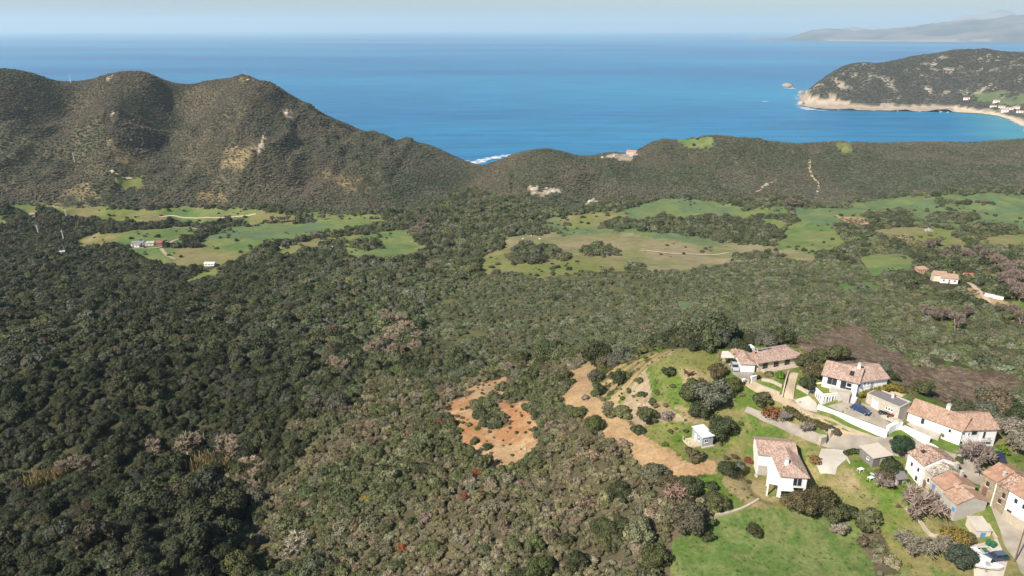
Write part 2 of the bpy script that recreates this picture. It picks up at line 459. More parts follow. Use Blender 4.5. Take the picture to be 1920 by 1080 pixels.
# valley floor default stays wood; open fields
FIELDS = [
 (C_yel, [(35, 378), (140, 384), (260, 388), (480, 388), (495, 398), (430, 409), (330, 411), (310, 404), (215, 413), (120, 396)]),
 (C_field, [(300, 392), (490, 390), (480, 404), (330, 410)]),
 (C_field, [(205, 437), (260, 428), (350, 424), (388, 428), (345, 449), (250, 452)]),
 (C_fieldb, [(385, 441), (420, 424), (590, 418), (720, 408), (732, 415), (650, 425), (612, 437), (470, 466), (370, 459)]),
 (C_field, [(385, 450), (560, 448), (470, 467), (372, 460)]),
 (C_yel, [(318, 462), (470, 470), (425, 489), (330, 490)]),
 (C_field, [(230, 462), (320, 463), (330, 488), (290, 478)]),
 (C_yel, [(490, 472), (600, 447), (592, 457), (545, 471)]),
 (C_field, [(640, 446), (690, 431), (770, 428), (785, 446), (778, 462), (720, 472), (650, 472)]),
 (C_yel, [(465, 411), (480, 401), (555, 399), (558, 408)]),
 (C_field, [(615, 412), (720, 406), (725, 412), (640, 420)]),
 (C_yel, [(1045, 402), (1130, 395), (1142, 404), (1050, 412)]),
 (C_fieldb, [(1020, 412), (1110, 404), (1180, 402), (1250, 378), (1335, 384), (1300, 398), (1210, 420), (1150, 432), (1090, 432), (1030, 424)]),
 (C_fieldb, [(1060, 425), (1180, 418), (1220, 436), (1090, 440)]),
 (C_straw, [(945, 440), (1190, 436), (1300, 446), (1450, 462), (1570, 479), (1450, 478), (1385, 482), (1300, 500), (1230, 501), (1190, 484), (1085, 490), (1030, 470), (950, 468)]),
 (C_yel, [(900, 508), (905, 480), (950, 464), (1060, 472), (1190, 486), (1170, 498), (1060, 502), (1030, 516), (960, 502)]),
 (C_fieldb, [(1180, 436), (1290, 440), (1380, 456), (1310, 452)]),
 (C_field, [(1290, 430), (1380, 395), (1470, 385), (1480, 400), (1400, 408), (1330, 432)]),
 (C_field, [(1465, 432), (1500, 412), (1570, 420), (1592, 450), (1520, 466), (1450, 456)]),
 (C_fieldb, [(1590, 380), (1700, 367), (1960, 360), (1960, 428), (1840, 426), (1700, 411), (1600, 391)]),
 (C_yel, [(1635, 429), (1720, 424), (1800, 431), (1822, 456), (1770, 463), (1700, 446)]),
 (C_yel, [(1845, 440), (1960, 436), (1960, 452), (1850, 454)]),
 (C_field, [(1608, 482), (1650, 474), (1716, 479), (1716, 500), (1640, 508)]),
 (C_field, [(1565, 531), (1640, 527), (1664, 541), (1590, 546)]),
 (C_fieldb, [(1150, 398), (1215, 378), (1260, 372), (1330, 376), (1400, 384), (1380, 396), (1290, 402), (1180, 410)]),
 (C_field, [(1180, 420), (1260, 402), (1330, 400), (1300, 416), (1220, 432)]),
 (C_yel, [(1045, 404), (1140, 396), (1180, 404), (1120, 414), (1050, 418)]),
 (C_fieldb, [(1480, 392), (1540, 386), (1600, 388), (1640, 402), (1560, 408), (1490, 404)]),
 (C_field, [(1380, 430), (1440, 410), (1480, 415), (1450, 436), (1400, 446)]),
 (C_field, [(560, 396), (640, 400), (720, 398), (720, 408), (600, 412)]),
 (C_field, [(690, 468), (780, 450), (800, 462), (760, 476), (700, 480)]),
 (C_yel, [(500, 455), (560, 446), (640, 430), (700, 428), (640, 446), (540, 470)]),
 (C_field, [(20, 385), (60, 378), (110, 384), (60, 394)]),
 (C_lush, [(1868, 566), (1960, 558), (1960, 594), (1890, 590)]),
 (C_field, [(238, 552), (245, 542), (268, 541), (270, 552)]),
 (C_yel, [(338, 528), (385, 510), (415, 500), (425, 512), (360, 532)]),
 (C_field, [(-20, 402), (18, 401), (20, 415), (-20, 416)]),
 (C_field, [(80, 402), (110, 400), (112, 409), (82, 409)]),
 (C_yel, [(215, 330), (265, 329), (268, 339), (225, 343)]),
 (C_dry, [(150, 448), (165, 440), (235, 430), (215, 452), (160, 456)]),
 (C_field, [(1266, 262), (1342, 256), (1342, 266), (1290, 270)]),
 (C_grass, [(1570, 265), (1600, 263), (1604, 275), (1580, 276)]),
 (C_fieldb, [(1262, 566), (1300, 562), (1302, 580), (1268, 582)]),
 (C_lush, [(1770, 690), (1780, 600), (1790, 600), (1784, 690), (1800, 696), (1772, 698)]),
 (C_yel, [(1770, 690), (1800, 688), (1880, 706), (1870, 710), (1800, 698)]),
]
for c, p in FIELDS:
    my = max(q[1] for q in p)
    if my < 520:
        cy = sum(q[1] for q in p) / len(p)
        zone([(q[0], q[1] + (9 if q[1] > cy else 0)) for q in p], c, NONE, FIELD_K)
    zone(p, c, NONE, FIELD_K)
# bushes standing in the open fields, hedgerows between them
WOODS = [
 [(120, 398), (215, 412), (330, 408), (342, 414), (300, 424), (205, 436), (60, 440), (60, 402)],
 [(345, 450), (372, 440), (385, 428), (428, 408), (440, 414), (415, 430), (372, 458)],
 [(470, 466), (610, 436), (655, 424), (720, 412), (768, 412), (770, 424), (690, 432), (600, 446), (490, 472)],
 [(600, 456), (625, 444), (650, 446), (644, 466), (612, 472)], [(655, 448), (700, 442), (718, 455), (690, 468), (660, 460)],
 [(950, 474), (985, 452), (1040, 462), (1075, 470), (1075, 484), (1000, 492), (960, 492)], [(1085, 462), (1115, 452), (1160, 470), (1160, 478), (1098, 480)],
 [(1375, 472), (1440, 470), (1470, 480), (1440, 490), (1380, 484)], [(1190, 412), (1250, 398), (1300, 418), (1260, 434), (1200, 432)],
 [(1120, 428), (1160, 404), (1215, 412), (1180, 430)], [(1300, 402), (1410, 405), (1470, 440), (1440, 462), (1300, 444), (1262, 430)],
 [(1620, 398), (1690, 390), (1720, 410), (1690, 425), (1630, 425)], [(1720, 412), (1760, 396), (1815, 398), (1840, 412), (1800, 420), (1740, 416)],
 [(1790, 440), (1830, 420), (1900, 424), (1880, 440), (1845, 446), (1815, 455)], [(1760, 372), (1850, 380), (1870, 384), (1770, 380)],
]
for p in WOODS:
    cy = sum(q[1] for q in p) / len(p)
    zone([(q[0], q[1] + 3 if q[1] < cy else q[1]) for q in p], COVER * 0 + np.array((0.06, 0.055, 0.03)), OAK, GROUND_K)
# bare patches and rock on the hills
DRY = [[(130, 345), (170, 342), (195, 372), (150, 374)], [(200, 255), (260, 290), (260, 315), (220, 300)], [(370, 355), (420, 360), (430, 378), (380, 376)], [(600, 318), (680, 328), (700, 362), (640, 352)],
       [(480, 290), (486, 270), (496, 246), (500, 246), (494, 272), (486, 292)], [(520, 195), (545, 205), (552, 228), (530, 215)], [(420, 275), (480, 270), (470, 320), (415, 310)], [(450, 145), (470, 146), (475, 155), (455, 156)]]
for p in DRY: zone(p, C_dryh, SPARSE)
for p in [[(990, 350), (1012, 346), (1016, 358), (996, 362)], [(1020, 355), (1050, 356), (1052, 362), (1022, 366)], [(1095, 378), (1115, 368), (1122, 376), (1100, 388)], [(1140, 290), (1190, 284), (1200, 288), (1180, 302), (1130, 296)], [(880, 302), (910, 306), (905, 312), (884, 310)],
          [(483, 287), (489, 268), (496, 245), (500, 247), (495, 270), (489, 290)], [(525, 200), (540, 206), (548, 224), (536, 216)], [(207, 139), (214, 139), (214, 147), (208, 147)], [(210, 207), (220, 208), (219, 218), (212, 216)], [(1408, 362), (1440, 345), (1460, 335), (1430, 358)]]:
    zone(p, C_rock, NONE)
# maquis slope below the clearings, fading raggedly into the oak wood
kx_, ky_ = jx, jy
jx = PXG + (fbm(XG / 26, YG / 26, 121, 5, .62) - 0.5) * 420; jy = PYG + (fbm(XG / 26, YG / 26, 131, 5, .62) - 0.5) * 200
zone([(560, 1200), (470, 1000), (520, 900), (560, 800), (680, 745), (840, 720), (960, 690), (1060, 675), (1200, 660), (1350, 655), (1400, 700), (1350, 900), (1330, 985), (1262, 1060), (1262, 1200)], C_maq, MAQUIS, rmax=300)
jx, jy = kx_, ky_
# hamlet, gardens
zone([(1200, 665), (1240, 655), (1350, 653), (1420, 648), (1510, 640), (1560, 660), (1660, 668), (1720, 740), (1800, 752), (1900, 790), (1960, 800), (1960, 1200), (1540, 1200), (1330, 985), (1345, 900), (1230, 860), (1190, 700)], C_grass, GARDEN, MEADOW_K, rmax=235)
kc = at_z(1292, 700, 182)
dk = np.hypot(XG - kc[0], YG - kc[1]) + (fbm(XG / 7, YG / 7, 141, 3) - .5) * 3.4
band = 0.5 + 0.5 * np.sin(dk * 2 * math.pi / 6.2)
C_terr = np.where((band > .52)[..., None], C_tan, np.where((nC > .5)[..., None], C_grass, C_dry))
C_terr = np.where((dk < 17.5)[..., None], C_grav, C_terr)
zone([(1118, 730), (1135, 690), (1190, 676), (1245, 660), (1268, 654), (1225, 700), (1228, 750), (1300, 795), (1268, 828), (1226, 815), (1172, 782), (1130, 748)], C_terr, SPARSE, EARTH_K, rmax=235)
BANDV = in_poly(PXG, PYG, [(1118, 730), (1135, 690), (1190, 676), (1245, 660), (1268, 654), (1225, 700), (1228, 750), (1300, 795), (1268, 828), (1226, 815), (1172, 782), (1130, 748)]) & (band < .30) & (RG < 235) & (dk > 17)
zone([(1215, 696), (1260, 662), (1345, 659), (1350, 692), (1320, 722), (1250, 724)], C_lush, NONE, MEADOW_K, rmax=235)
zone([(1270, 690), (1330, 672), (1352, 676), (1352, 702), (1335, 722), (1280, 722)], C_dry, NONE, MEADOW_K, rmax=235)
zone([(1218, 800), (1260, 788), (1330, 800), (1345, 850), (1300, 862), (1250, 850), (1222, 825)], C_lush, SPARSE, MEADOW_K, rmax=235)
zone([(1300, 838), (1345, 840), (1420, 800), (1410, 830), (1350, 850), (1330, 862)], C_lush, NONE, MEADOW_K, rmax=235)
zone([(1360, 770), (1440, 735), (1480, 770), (1560, 810), (1540, 838), (1420, 832), (1360, 800)], C_grass, SPARSE, MEADOW_K, rmax=235)
zone([(1260, 760), (1330, 770), (1370, 780), (1380, 800), (1320, 800), (1290, 790)], C_dry, SPARSE, MEADOW_K, rmax=235)
zone([(1355, 870), (1420, 880), (1440, 930), (1560, 935), (1500, 950), (1400, 955), (1350, 905)], C_dry, SPARSE, MEADOW_K, rmax=235)
zone([(1515, 845), (1640, 880), (1590, 930), (1515, 925)], C_dry, NONE, MEADOW_K, rmax=235)
zone([(1265, 1015), (1330, 972), (1450, 950), (1600, 965), (1640, 1020), (1720, 1085), (1720, 1200), (1240, 1200)], C_mead, NONE, MEADOW_K, rmax=235)
zone([(1590, 860), (1680, 870), (1700, 930), (1640, 930), (1600, 900)], C_lush, SPARSE, MEADOW_K, rmax=235)
zone([(1610, 950), (1690, 945), (1720, 1010), (1680, 1030), (1630, 990)], C_lush, SPARSE, MEADOW_K, rmax=235)
zone([(1285, 895), (1345, 892), (1350, 915), (1300, 925)], C_lush, SPARSE, MEADOW_K, rmax=235)
# bulldozed orange clearings and the earth track
jx = PXG + (fbm(XG / 6, YG / 6, 181, 5, .65) - 0.5) * 44; jy = PYG + (fbm(XG / 6, YG / 6, 191, 5, .65) - 0.5) * 28
zone([(838, 760), (900, 722), (965, 698), (990, 703), (940, 730), (950, 758), (988, 756), (1010, 800), (1000, 858), (942, 880), (892, 854), (866, 838), (846, 798)], C_orange, SPARSE, EARTH_K, rmax=300)
zone([(896, 766), (908, 744), (934, 742), (940, 776), (948, 796), (926, 804), (902, 798)], C_maq, MAQUIS, GROUND_K, rmax=300)
TRACK = [(1066, 692), (1100, 676), (1138, 682), (1112, 712), (1122, 742), (1160, 782), (1226, 826), (1288, 862), (1348, 862), (1346, 891), (1290, 898), (1234, 890), (1184, 850), (1128, 806), (1082, 768), (1042, 748), (1072, 722)]
rut = 0.82 + 0.36 * fbm((XG + YG) / 2.2, (YG - XG) / 14.0, 151, 4)[..., None]
zone(TRACK, (C_orange * 0.35 + C_tan * 0.62) * rut, NONE, EARTH_K, rmax=300)
jx, jy = kx_, ky_
zone([(1640, 1080), (1600, 960), (1625, 950), (1690, 1080)], C_maq, MAQUIS, MEADOW_K, rmax=235)
# heath and reeds
jx = PXG + (fbm(XG / 14, YG / 14, 161, 5, .62) - 0.5) * 50; jy = PYG + (fbm(XG / 14, YG / 14, 171, 5, .62) - 0.5) * 28
zone([(1500, 640), (1600, 605), (1660, 650), (1720, 690), (1800, 695), (1905, 700), (1912, 755), (1780, 760), (1690, 722), (1600, 680), (1500, 668)], C_heath, HEATH, GROUND_K, rmin=190)
jx, jy = kx_, ky_
zone([(1840, 540), (1880, 565), (1900, 600), (1855, 575), (1800, 545)], C_tan, SPARSE, GROUND_K, rmin=250)
zone([(1560, 400), (1640, 412), (1640, 425), (1600, 420)], C_tan, SPARSE, GROUND_K, rmin=250)
zone([(1690, 440), (1760, 462), (1720, 470), (1660, 448)], C_dry, SPARSE, GROUND_K, rmin=250)

# ---------------------------------------------------------------- ground sheets (one surface, parted by cover)
idx = np.arange(NT * NR).reshape(NT, NR)
FQ = np.stack([idx[:-1, :-1], idx[:-1, 1:], idx[1:, 1:], idx[1:, :-1]], -1).reshape(-1, 4)
KQ = KLASS[:-1, :-1].ravel()
VALL = np.c_[XG.ravel(), YG.ravel(), ZG.ravel()]
CALL = np.c_[COVER.reshape(-1, 3), np.ones(NT * NR)]
def cover_mesh(name, sel, V, C, F, mat):
    f = F[sel]
    u, inv = np.unique(f, return_inverse=True)
    o = mesh_np(name, V[u], inv.reshape(f.shape), mat, smooth=True)
    a = o.data.attributes.new("cover", 'FLOAT_COLOR', 'POINT')
    a.data.foreach_set("color", C[u].astype(np.float32).ravel())
    o["kind"] = "structure"
    return o
for name, k in (("ground", GROUND_K), ("field", FIELD_K), ("earth_clearing", EARTH_K), ("meadow", MEADOW_K)):
    cover_mesh(name, KQ == k, VALL, CALL, FQ, GROUND)

# ---------------------------------------------------------------- headland across the bay
HT = np.radians(np.arange(14, 60, 0.14)); HR = 2150 * 1.0075 ** np.arange(0, 108)
TH2, RH2 = np.meshgrid(HT, HR, indexing='ij')
hp, hz = [], []
def hadd(p):
    th, r = polar(p[0], p[1]); hp.append((th * 1.6, math.log(r))); hz.append(p[2])
for px, py in [(1500, 181), (1503, 190), (1508, 199), (1530, 203), (1600, 205.5), (1700, 207.5), (1780, 209), (1830, 211), (1870, 217), (1895, 226), (1920, 238), (1990, 262), (2100, 300)]:
    hadd(at_z(px, py, 1.0))
for px, py in [(1490, 181), (1490, 192), (1497, 204), (1530, 210), (1600, 213), (1700, 215), (1780, 217), (1840, 223), (1870, 234), (1890, 246), (1960, 280), (1480, 170), (1460, 200), (1460, 160), (1492, 186), (1470, 190), (1470, 180), (1486, 204), (1485, 198), (1440, 180), (1440, 210), (1510, 210), (1480, 215), (1560, 220), (1420, 195), (1400, 170), (1500, 225), (1480, 150), (1500, 160), (1515, 148)]:
    hadd(at_z(px, py, -14.0))
for px, py, r in [(1524, 166, 3040), (1540, 152, 3090), (1570, 136, 3180), (1590, 126, 3230), (1620, 118, 3300), (1690, 117, 3400), (1720, 110, 3450), (1760, 100, 3550), (1800, 93, 3600), (1850, 92, 3650), (1890, 97, 3680), (1920, 97, 3700), (2050, 104, 3700), (2200, 110, 3700),
                  (1560, 175, 3010), (1600, 165, 3080), (1700, 160, 3170), (1800, 155, 3260), (1900, 150, 3240), (1600, 192, 2940), (1700, 196, 2985), (1800, 198, 3040), (1900, 200, 2960), (1960, 215, 2850), (2100, 200, 2900)]:
    hadd(at_r(px, py, r))
for deg, r, z in [(d_, 2620 - max(0, d_ - 30) * 45, -25) for d_ in range(16, 36, 2)] + [(16, 3300, -30), (20, 3700, -30), (24, 4000, -30), (30, 4400, -20), (40, 4600, 20), (50, 4600, 60), (22, 2500, -30), (30, 2400, -25), (38, 2300, -10), (60, 2400, 40), (60, 3500, 150)]:
    hp.append((math.radians(deg) * 1.6, math.log(r))); hz.append(z)
HFIT = tps_fit(hp, np.array(hz))
XH, YH = RH2 * np.sin(TH2), RH2 * np.cos(TH2)
ZH = tps_eval(HFIT, np.c_[(TH2 * 1.6).ravel(), np.log(RH2).ravel()]).reshape(TH2.shape)
inl = sstep(4, 60, ZH)
ZH += inl * (fbm(XH / 220, YH / 220, 81, 5) - 0.5) * 40 + sstep(2, 16, ZH) * (fbm(XH / 40, YH / 40, 82, 4) - 0.45) * 9
# open water in front of the shoreline
qx, qy = to_px(XH, YH, ZH * 0)
line = np.interp(qx, [1490, 1503, 1530, 1600, 1700, 1780, 1830, 1870, 1895, 1920, 1990, 2100], [196, 199, 205, 207.5, 209.5, 211, 213, 219, 228, 240, 264, 302])
ZH = np.where((qy <= line) & (qy > line - 9) & (qx > 1500) & (qx < 1900) & (ZH < 1.5), 1.5, ZH)
ZH = np.where((qy > line) | ((qx < 1497) & (qy > 176)), -5.0, ZH)
ZH = np.maximum(ZH, -5)
n1 = fbm(XH / 60, YH / 60, 83, 5); n2 = fbm(XH / 200, YH / 200, 84, 4); n3 = fbm(XH / 25, YH / 25, 85, 4)
PXH, PYH = to_px(XH, YH, ZH)
CH = two((0.07, 0.068, 0.05), (0.115, 0.10, 0.075), n1)
rocky = ((n1 * 0.5 + n3 * 0.5 > 0.60 + 0.05 * (n2 > 0.55)))
CH[rocky] = two((0.45, 0.40, 0.33), (0.30, 0.26, 0.2), n3)[rocky]
shore = (ZH < 2.5 + 6 * n2 + 20 * sstep(1640, 1510, PXH)) | ((PXH < 1580) & (n3 + n1 > 1.0 + 0.0015 * (PXH - 1480)))
CH[shore] = two((0.46, 0.37, 0.28), (0.33, 0.26, 0.19), n3)[shore]
gr = in_poly(PXH, PYH, [(1800, 180), (1880, 172), (1960, 180), (1960, 200), (1850, 196)]) & (n1 > 0.48)
CH[gr] = two((0.10, 0.14, 0.06), (0.13, 0.15, 0.07), n3)[gr]
sand = (ZH < 5) & (PXH > 1790)
CH[sand] = (0.58, 0.47, 0.34)
hidx = np.arange(TH2.size).reshape(TH2.shape)
HF = np.stack([hidx[:-1, :-1], hidx[:-1, 1:], hidx[1:, 1:], hidx[1:, :-1]], -1).reshape(-1, 4)
VH = np.c_[XH.ravel(), YH.ravel(), ZH.ravel()]; CHA = np.c_[CH.reshape(-1, 3), np.ones(TH2.size)]
sq = sand[:-1, :-1].ravel(); above = (ZH[:-1, :-1] > -4.9).ravel()
cover_mesh("headland_hill", ~sq & above, VH, CHA, HF, GROUND)
cover_mesh("beach", sq & above, VH, CHA, HF, GROUND)

# ---------------------------------------------------------------- far coast and mountain beyond
def far_range(name, prof, base_y, r0, r1, col1, col2, seed):
    xs = np.arange(prof[0][0], prof[-1][0] + 1, 4.0)
    ys = np.interp(xs, [p[0] for p in prof], [p[1] for p in prof])
    rows = np.linspace(0, 1, 22)
    V, C = [], []
    for i, (x, y) in enumerate(zip(xs, ys)):
        d = ray(x, y); h = math.hypot(d[0], d[1])
        top = max(2.0, HC + d[2] / h * r1)
        top *= 1 + 0.10 * (float(fbm(np.array([x / 9.0]), np.array([1.0]), seed)[0]) - 0.5)
        for j, t in enumerate(rows):
            r = r0 + (r1 - r0) * t
            X, Y = d[0] / h * r, d[1] / h * r
            nz = float(fbm(np.array([X / 500]), np.array([Y / 500]), seed + 3, 5)[0])
            z = top * (t ** 0.8) * (1 + (nz - 0.5) * 1.1 * (1 - t) * min(1, t * 4)) - (6 if t == 0 else 0)
            V.append((X, Y, z))
            k = sstep(0.35, 0.65, np.array(nz))
            c = np.array(col1) * (1 - k) + np.array(col2) * k
            if t < 0.07 and nz > 0.52: c = np.array((0.26, 0.23, 0.19))
            C.append((*c, 1))
        X, Y = d[0] / h * (r1 + 1500), d[1] / h * (r1 + 1500)
        V.append((X, Y, -6)); C.append((*col1, 1))
    V = np.array(V); C = np.array(C); n = len(rows) + 1
    ii = np.arange(len(xs) * n).reshape(len(xs), n)
    F = np.stack([ii[:-1, :-1], ii[:-1, 1:], ii[1:, 1:], ii[1:, :-1]], -1).reshape(-1, 4)
    return cover_mesh(name, np.ones(len(F), bool), V, C, F, GROUND)
far_range("far_coast_hill", [(1400, 73.6), (1430, 71.5), (1470, 71.5), (1490, 67), (1520, 57), (1545, 54), (1570, 54), (1600, 57), (1640, 55), (1680, 53), (1710, 51), (1740, 45), (1770, 42), (1800, 38), (1840, 36), (1870, 33), (1900, 29), (1940, 26), (2100, 30), (2500, 40)], 74, 17500, 20500, (0.10, 0.10, 0.08), (0.2, 0.17, 0.14), 90)
far_range("far_mountain", [(1560, 58), (1600, 50), (1640, 56), (1780, 40), (1800, 31), (1830, 28), (1850, 24), (1866, 20), (1876, 18), (1890, 21), (1905, 27), (1930, 28), (1960, 24), (2100, 30), (2500, 40)], 74, 24500, 27500, (0.22, 0.19, 0.18), (0.3, 0.26, 0.25), 95)

# ---------------------------------------------------------------- sea
sth = np.radians(np.unique(np.r_[np.arange(-180, -44, 8), np.arange(-44, 46, 0.5), np.arange(46, 181, 8)]))
sr = np.r_[0.5, 600, 1000, np.arange(1200, 4000, 25), np.geomspace(4000, 56000, 40)]
ST, SR = np.meshgrid(sth, sr, indexing='ij')
SX, SY = SR * np.sin(ST), SR * np.cos(ST)
SPX, SPY = to_px(SX, SY, SX * 0)
shal = np.zeros(SX.shape)
bc = [(1870, 214), (1905, 222), (1925, 238), (1935, 255)]
for px, py in bc:
    X, Y, _ = at_z(px, py, 0)
    shal = np.maximum(shal, 0.9 * sstep(230, 30, np.hypot(SX - X, SY - Y)))
landz = grid_sample(ZG, SX, SY)
shal = np.maximum(shal, 0.35 * sstep(-5.5, 0, landz) * (SR < 2000) * (np.abs(ST) < 0.9))
si = np.arange(SX.size).reshape(SX.shape)
SF = np.stack([si[:-1, :-1], si[:-1, 1:], si[1:, 1:], si[1:, :-1]], -1).reshape(-1, 4)
sea = mesh_np("sea", np.c_[SX.ravel(), SY.ravel(), 0 * SX.ravel()], SF[:, ::-1], SEA)
a = sea.data.attributes.new("shallow", 'FLOAT', 'POINT'); a.data.foreach_set("value", shal.astype(np.float32).ravel())
sea["kind"] = "structure"

# ---------------------------------------------------------------- air
def make_haze():
    m = bpy.data.materials.new("haze"); m.use_nodes = True
    nt = m.node_tree; nt.nodes.clear()
    out = nt.nodes.new("ShaderNodeOutputMaterial"); v = nt.nodes.new("ShaderNodeVolumePrincipled")
    v.inputs["Color"].default_value = (0.76, 0.92, 1.0, 1)
    v.inputs["Density"].default_value = HAZE
    v.inputs["Anisotropy"].default_value = 0.1
    nt.links.new(v.outputs[0], out.inputs["Volume"])
    X, z0, z1 = 58000.0, -7.0, 900.0
    V = [(x, y, z) for z in (z0, z1) for x, y in ((-X, -X), (X, -X), (X, X), (-X, X))]
    F = [(0, 3, 2, 1), (4, 5, 6, 7), (0, 1, 5, 4), (1, 2, 6, 5), (2, 3, 7, 6), (3, 0, 4, 7)]
    o = mesh_np("haze", V, F, m); o["kind"] = "stuff"
HAZE = 4.3e-5
make_haze()

# ---------------------------------------------------------------- plants: meshes of each kind
def rand_dirs(n, r, zmin=-0.35):
    d = r.normal(size=(n * 3, 3)); d /= np.linalg.norm(d, axis=1)[:, None]
    return d[d[:, 2] > zmin][:n]

def ico(sub):
    bm = bmesh.new(); bmesh.ops.create_icosphere(bm, subdivisions=sub, radius=1)
    V = np.array([v.co[:] for v in bm.verts]); F = np.array([[v.index for v in f.verts] for f in bm.faces]); bm.free()
    return V, F
ICO1 = ico(1); ICO2 = ico(2)

def crown_arrays(seed, lobes, leaves, leaf, squash=0.8, lobe_r=(0.26, 0.42), spread=0.62, fill=0.72):
    """leaf clumps over the lobes of a crown; unit: about 1 wide, standing on z=0"""
    r = np.random.default_rng(seed)
    c = rand_dirs(lobes, r, -0.5) * (spread * r.uniform(0.45, 1.0, (lobes, 1)))
    c[0] = (0, 0, 0.1)
    c[:, 2] *= squash
    R = r.uniform(*lobe_r, lobes)
    R[0] = lobe_r[1] * 1.15
    Vs, Fs, n = [], [], 0
    IV, IF = ICO1
    for k in range(lobes):
        V = IV * R[k] * fill * r.uniform(0.9, 1.1, (len(IV), 1)) + c[k]
        Vs.append(V); Fs.append(np.c_[IF, IF[:, 2:3]] + n); n += len(V)
    w = R ** 2 / (R ** 2).sum()
    k = r.choice(lobes, leaves * 2, p=w)
    d = rand_dirs(leaves * 2, r, -0.6); m = min(len(d), len(k)); d, k = d[:m], k[:m]
    rad = R[k] * r.uniform(0.78, 1.08, m)
    p = c[k] + d * rad[:, None]
    dist = np.linalg.norm(p[:, None] - c[None], axis=2) / R[None]
    dist[np.arange(m), k] = 9
    keep = (dist.min(1) > 0.8)
    p, d = p[keep][:leaves], d[keep][:leaves]
    m = len(p)
    nrm = d + r.normal(size=(m, 3)) * 0.45 + np.array((0, 0, 0.15)); nrm /= np.linalg.norm(nrm, axis=1)[:, None]
    t = np.cross(nrm, r.normal(size=(m, 3))); t /= np.linalg.norm(t, axis=1)[:, None]
    b = np.cross(nrm, t)
    s = leaf * r.uniform(0.6, 1.3, (m, 1))
    q = np.stack([p - t * s - b * s * .6, p + t * s * .7 - b * s, p + t * s + b * s * .7, p - t * s * .6 + b * s], 1).reshape(-1, 3)
    Vs.append(q); Fs.append(np.arange(4 * m).reshape(-1, 4) + n)
    V = np.concatenate(Vs); F = np.concatenate(Fs)
    V = V * (1.0 / (2 * (spread * 0.85 + lobe_r[1] * 0.8)))
    V[:, 2] -= V[:, 2].min()
    return V, F

def tri_quads_to_mesh(name, V, F, mat):
    me = bpy.data.meshes.new(name)
    faces = [tuple(f[:3]) if f[2] == f[3] else tuple(f) for f in F.tolist()]
    me.from_pydata(V.tolist(), [], faces)
    me.materials.append(mat)
    return me

def bare_arrays(seed, sticks=950, w=0.017, up=0.5):
    """leafless crown: forked limbs and a haze of thin twigs; unit 1 wide, on z=0"""
    r = np.random.default_rng(seed)
    S, E, W = [], [], []
    tips = []
    for k in range(9):
        a = r.uniform(0, 6.28); e = r.uniform(0.5, 1.3)
        d = np.array((math.cos(a) * math.cos(e), math.sin(a) * math.cos(e), math.sin(e)))
        s0 = np.array((0, 0, 0.16)); e0 = s0 + d * r.uniform(0.28, 0.4)
        S.append(s0); E.append(e0); W.append(0.022)
        for q in range(4):
            d2 = d + r.normal(size=3) * 0.5; d2 /= np.linalg.norm(d2)
            e1 = e0 + d2 * r.uniform(0.15, 0.28); S.append(e0); E.append(e1); W.append(0.012); tips.append((e0, e1, d2))
    S.append(np.zeros(3)); E.append(np.array((0, 0, 0.2))); W.append(0.04)
    for k in range(sticks):
        e0, e1, d2 = tips[r.integers(len(tips))]
        s0 = e0 + (e1 - e0) * r.uniform(0.1, 1); d3 = d2 * 0.5 + r.normal(size=3) * 0.6 + np.array((0, 0, 0.25)); d3 /= np.linalg.norm(d3)
        S.append(s0); E.append(s0 + d3 * r.uniform(0.07, 0.2)); W.append(w)
    S, E, W = np.array(S), np.array(E), np.array(W)[:, None]
    d = E - S; d /= np.linalg.norm(d, axis=1)[:, None] + 1e-9
    t = np.cross(d, r.normal(size=d.shape)); t /= np.linalg.norm(t, axis=1)[:, None]; b = np.cross(d, t)
    n = len(S)
    V = np.concatenate([S + t * W, S - t * W * .5 + b * W * .87, S - t * W * .5 - b * W * .87, E + t * W * .4, E - t * W * .2 + b * W * .35, E - t * W * .2 - b * W * .35])
    i = np.arange(n)
    F = np.concatenate([np.stack([i, i + n, i + 4 * n, i + 3 * n], 1), np.stack([i + n, i + 2 * n, i + 5 * n, i + 4 * n], 1), np.stack([i + 2 * n, i, i + 3 * n, i + 5 * n], 1)])
    return V, F

def variants(kind, n):
    out = []
    for k in range(n):
        if kind == 'oak': V, F = crown_arrays(100 + k, 24, 2600, 0.038, lobe_r=(0.17, 0.36), spread=0.7)
        elif kind == 'oak_mid': V, F = crown_arrays(150 + k, 14, 760, 0.058, lobe_r=(0.2, 0.38), spread=0.68)
        elif kind == 'shrub': V, F = crown_arrays(200 + k, 9, 620, 0.070, squash=0.7, lobe_r=(0.2, 0.4))
        elif kind == 'far': V, F = crown_arrays(250 + k, 6, 110, 0.12, squash=0.7)
        elif kind == 'airy': V, F = crown_arrays(300 + k, 10, 700, 0.05, squash=0.8, fill=0.45)
        elif kind == 'bare': V, F = bare_arrays(350 + k)
        out.append(tri_quads_to_mesh(kind + "_crown", V, F, TWIG if kind == 'bare' else LEAF))
    return out
M_OAK = variants('oak', 6); M_MID = variants('oak_mid', 6); M_SHRUB = variants('shrub', 6); M_FAR = variants('far', 5); M_BARE = variants('bare', 4); M_AIRY = variants('airy', 4)

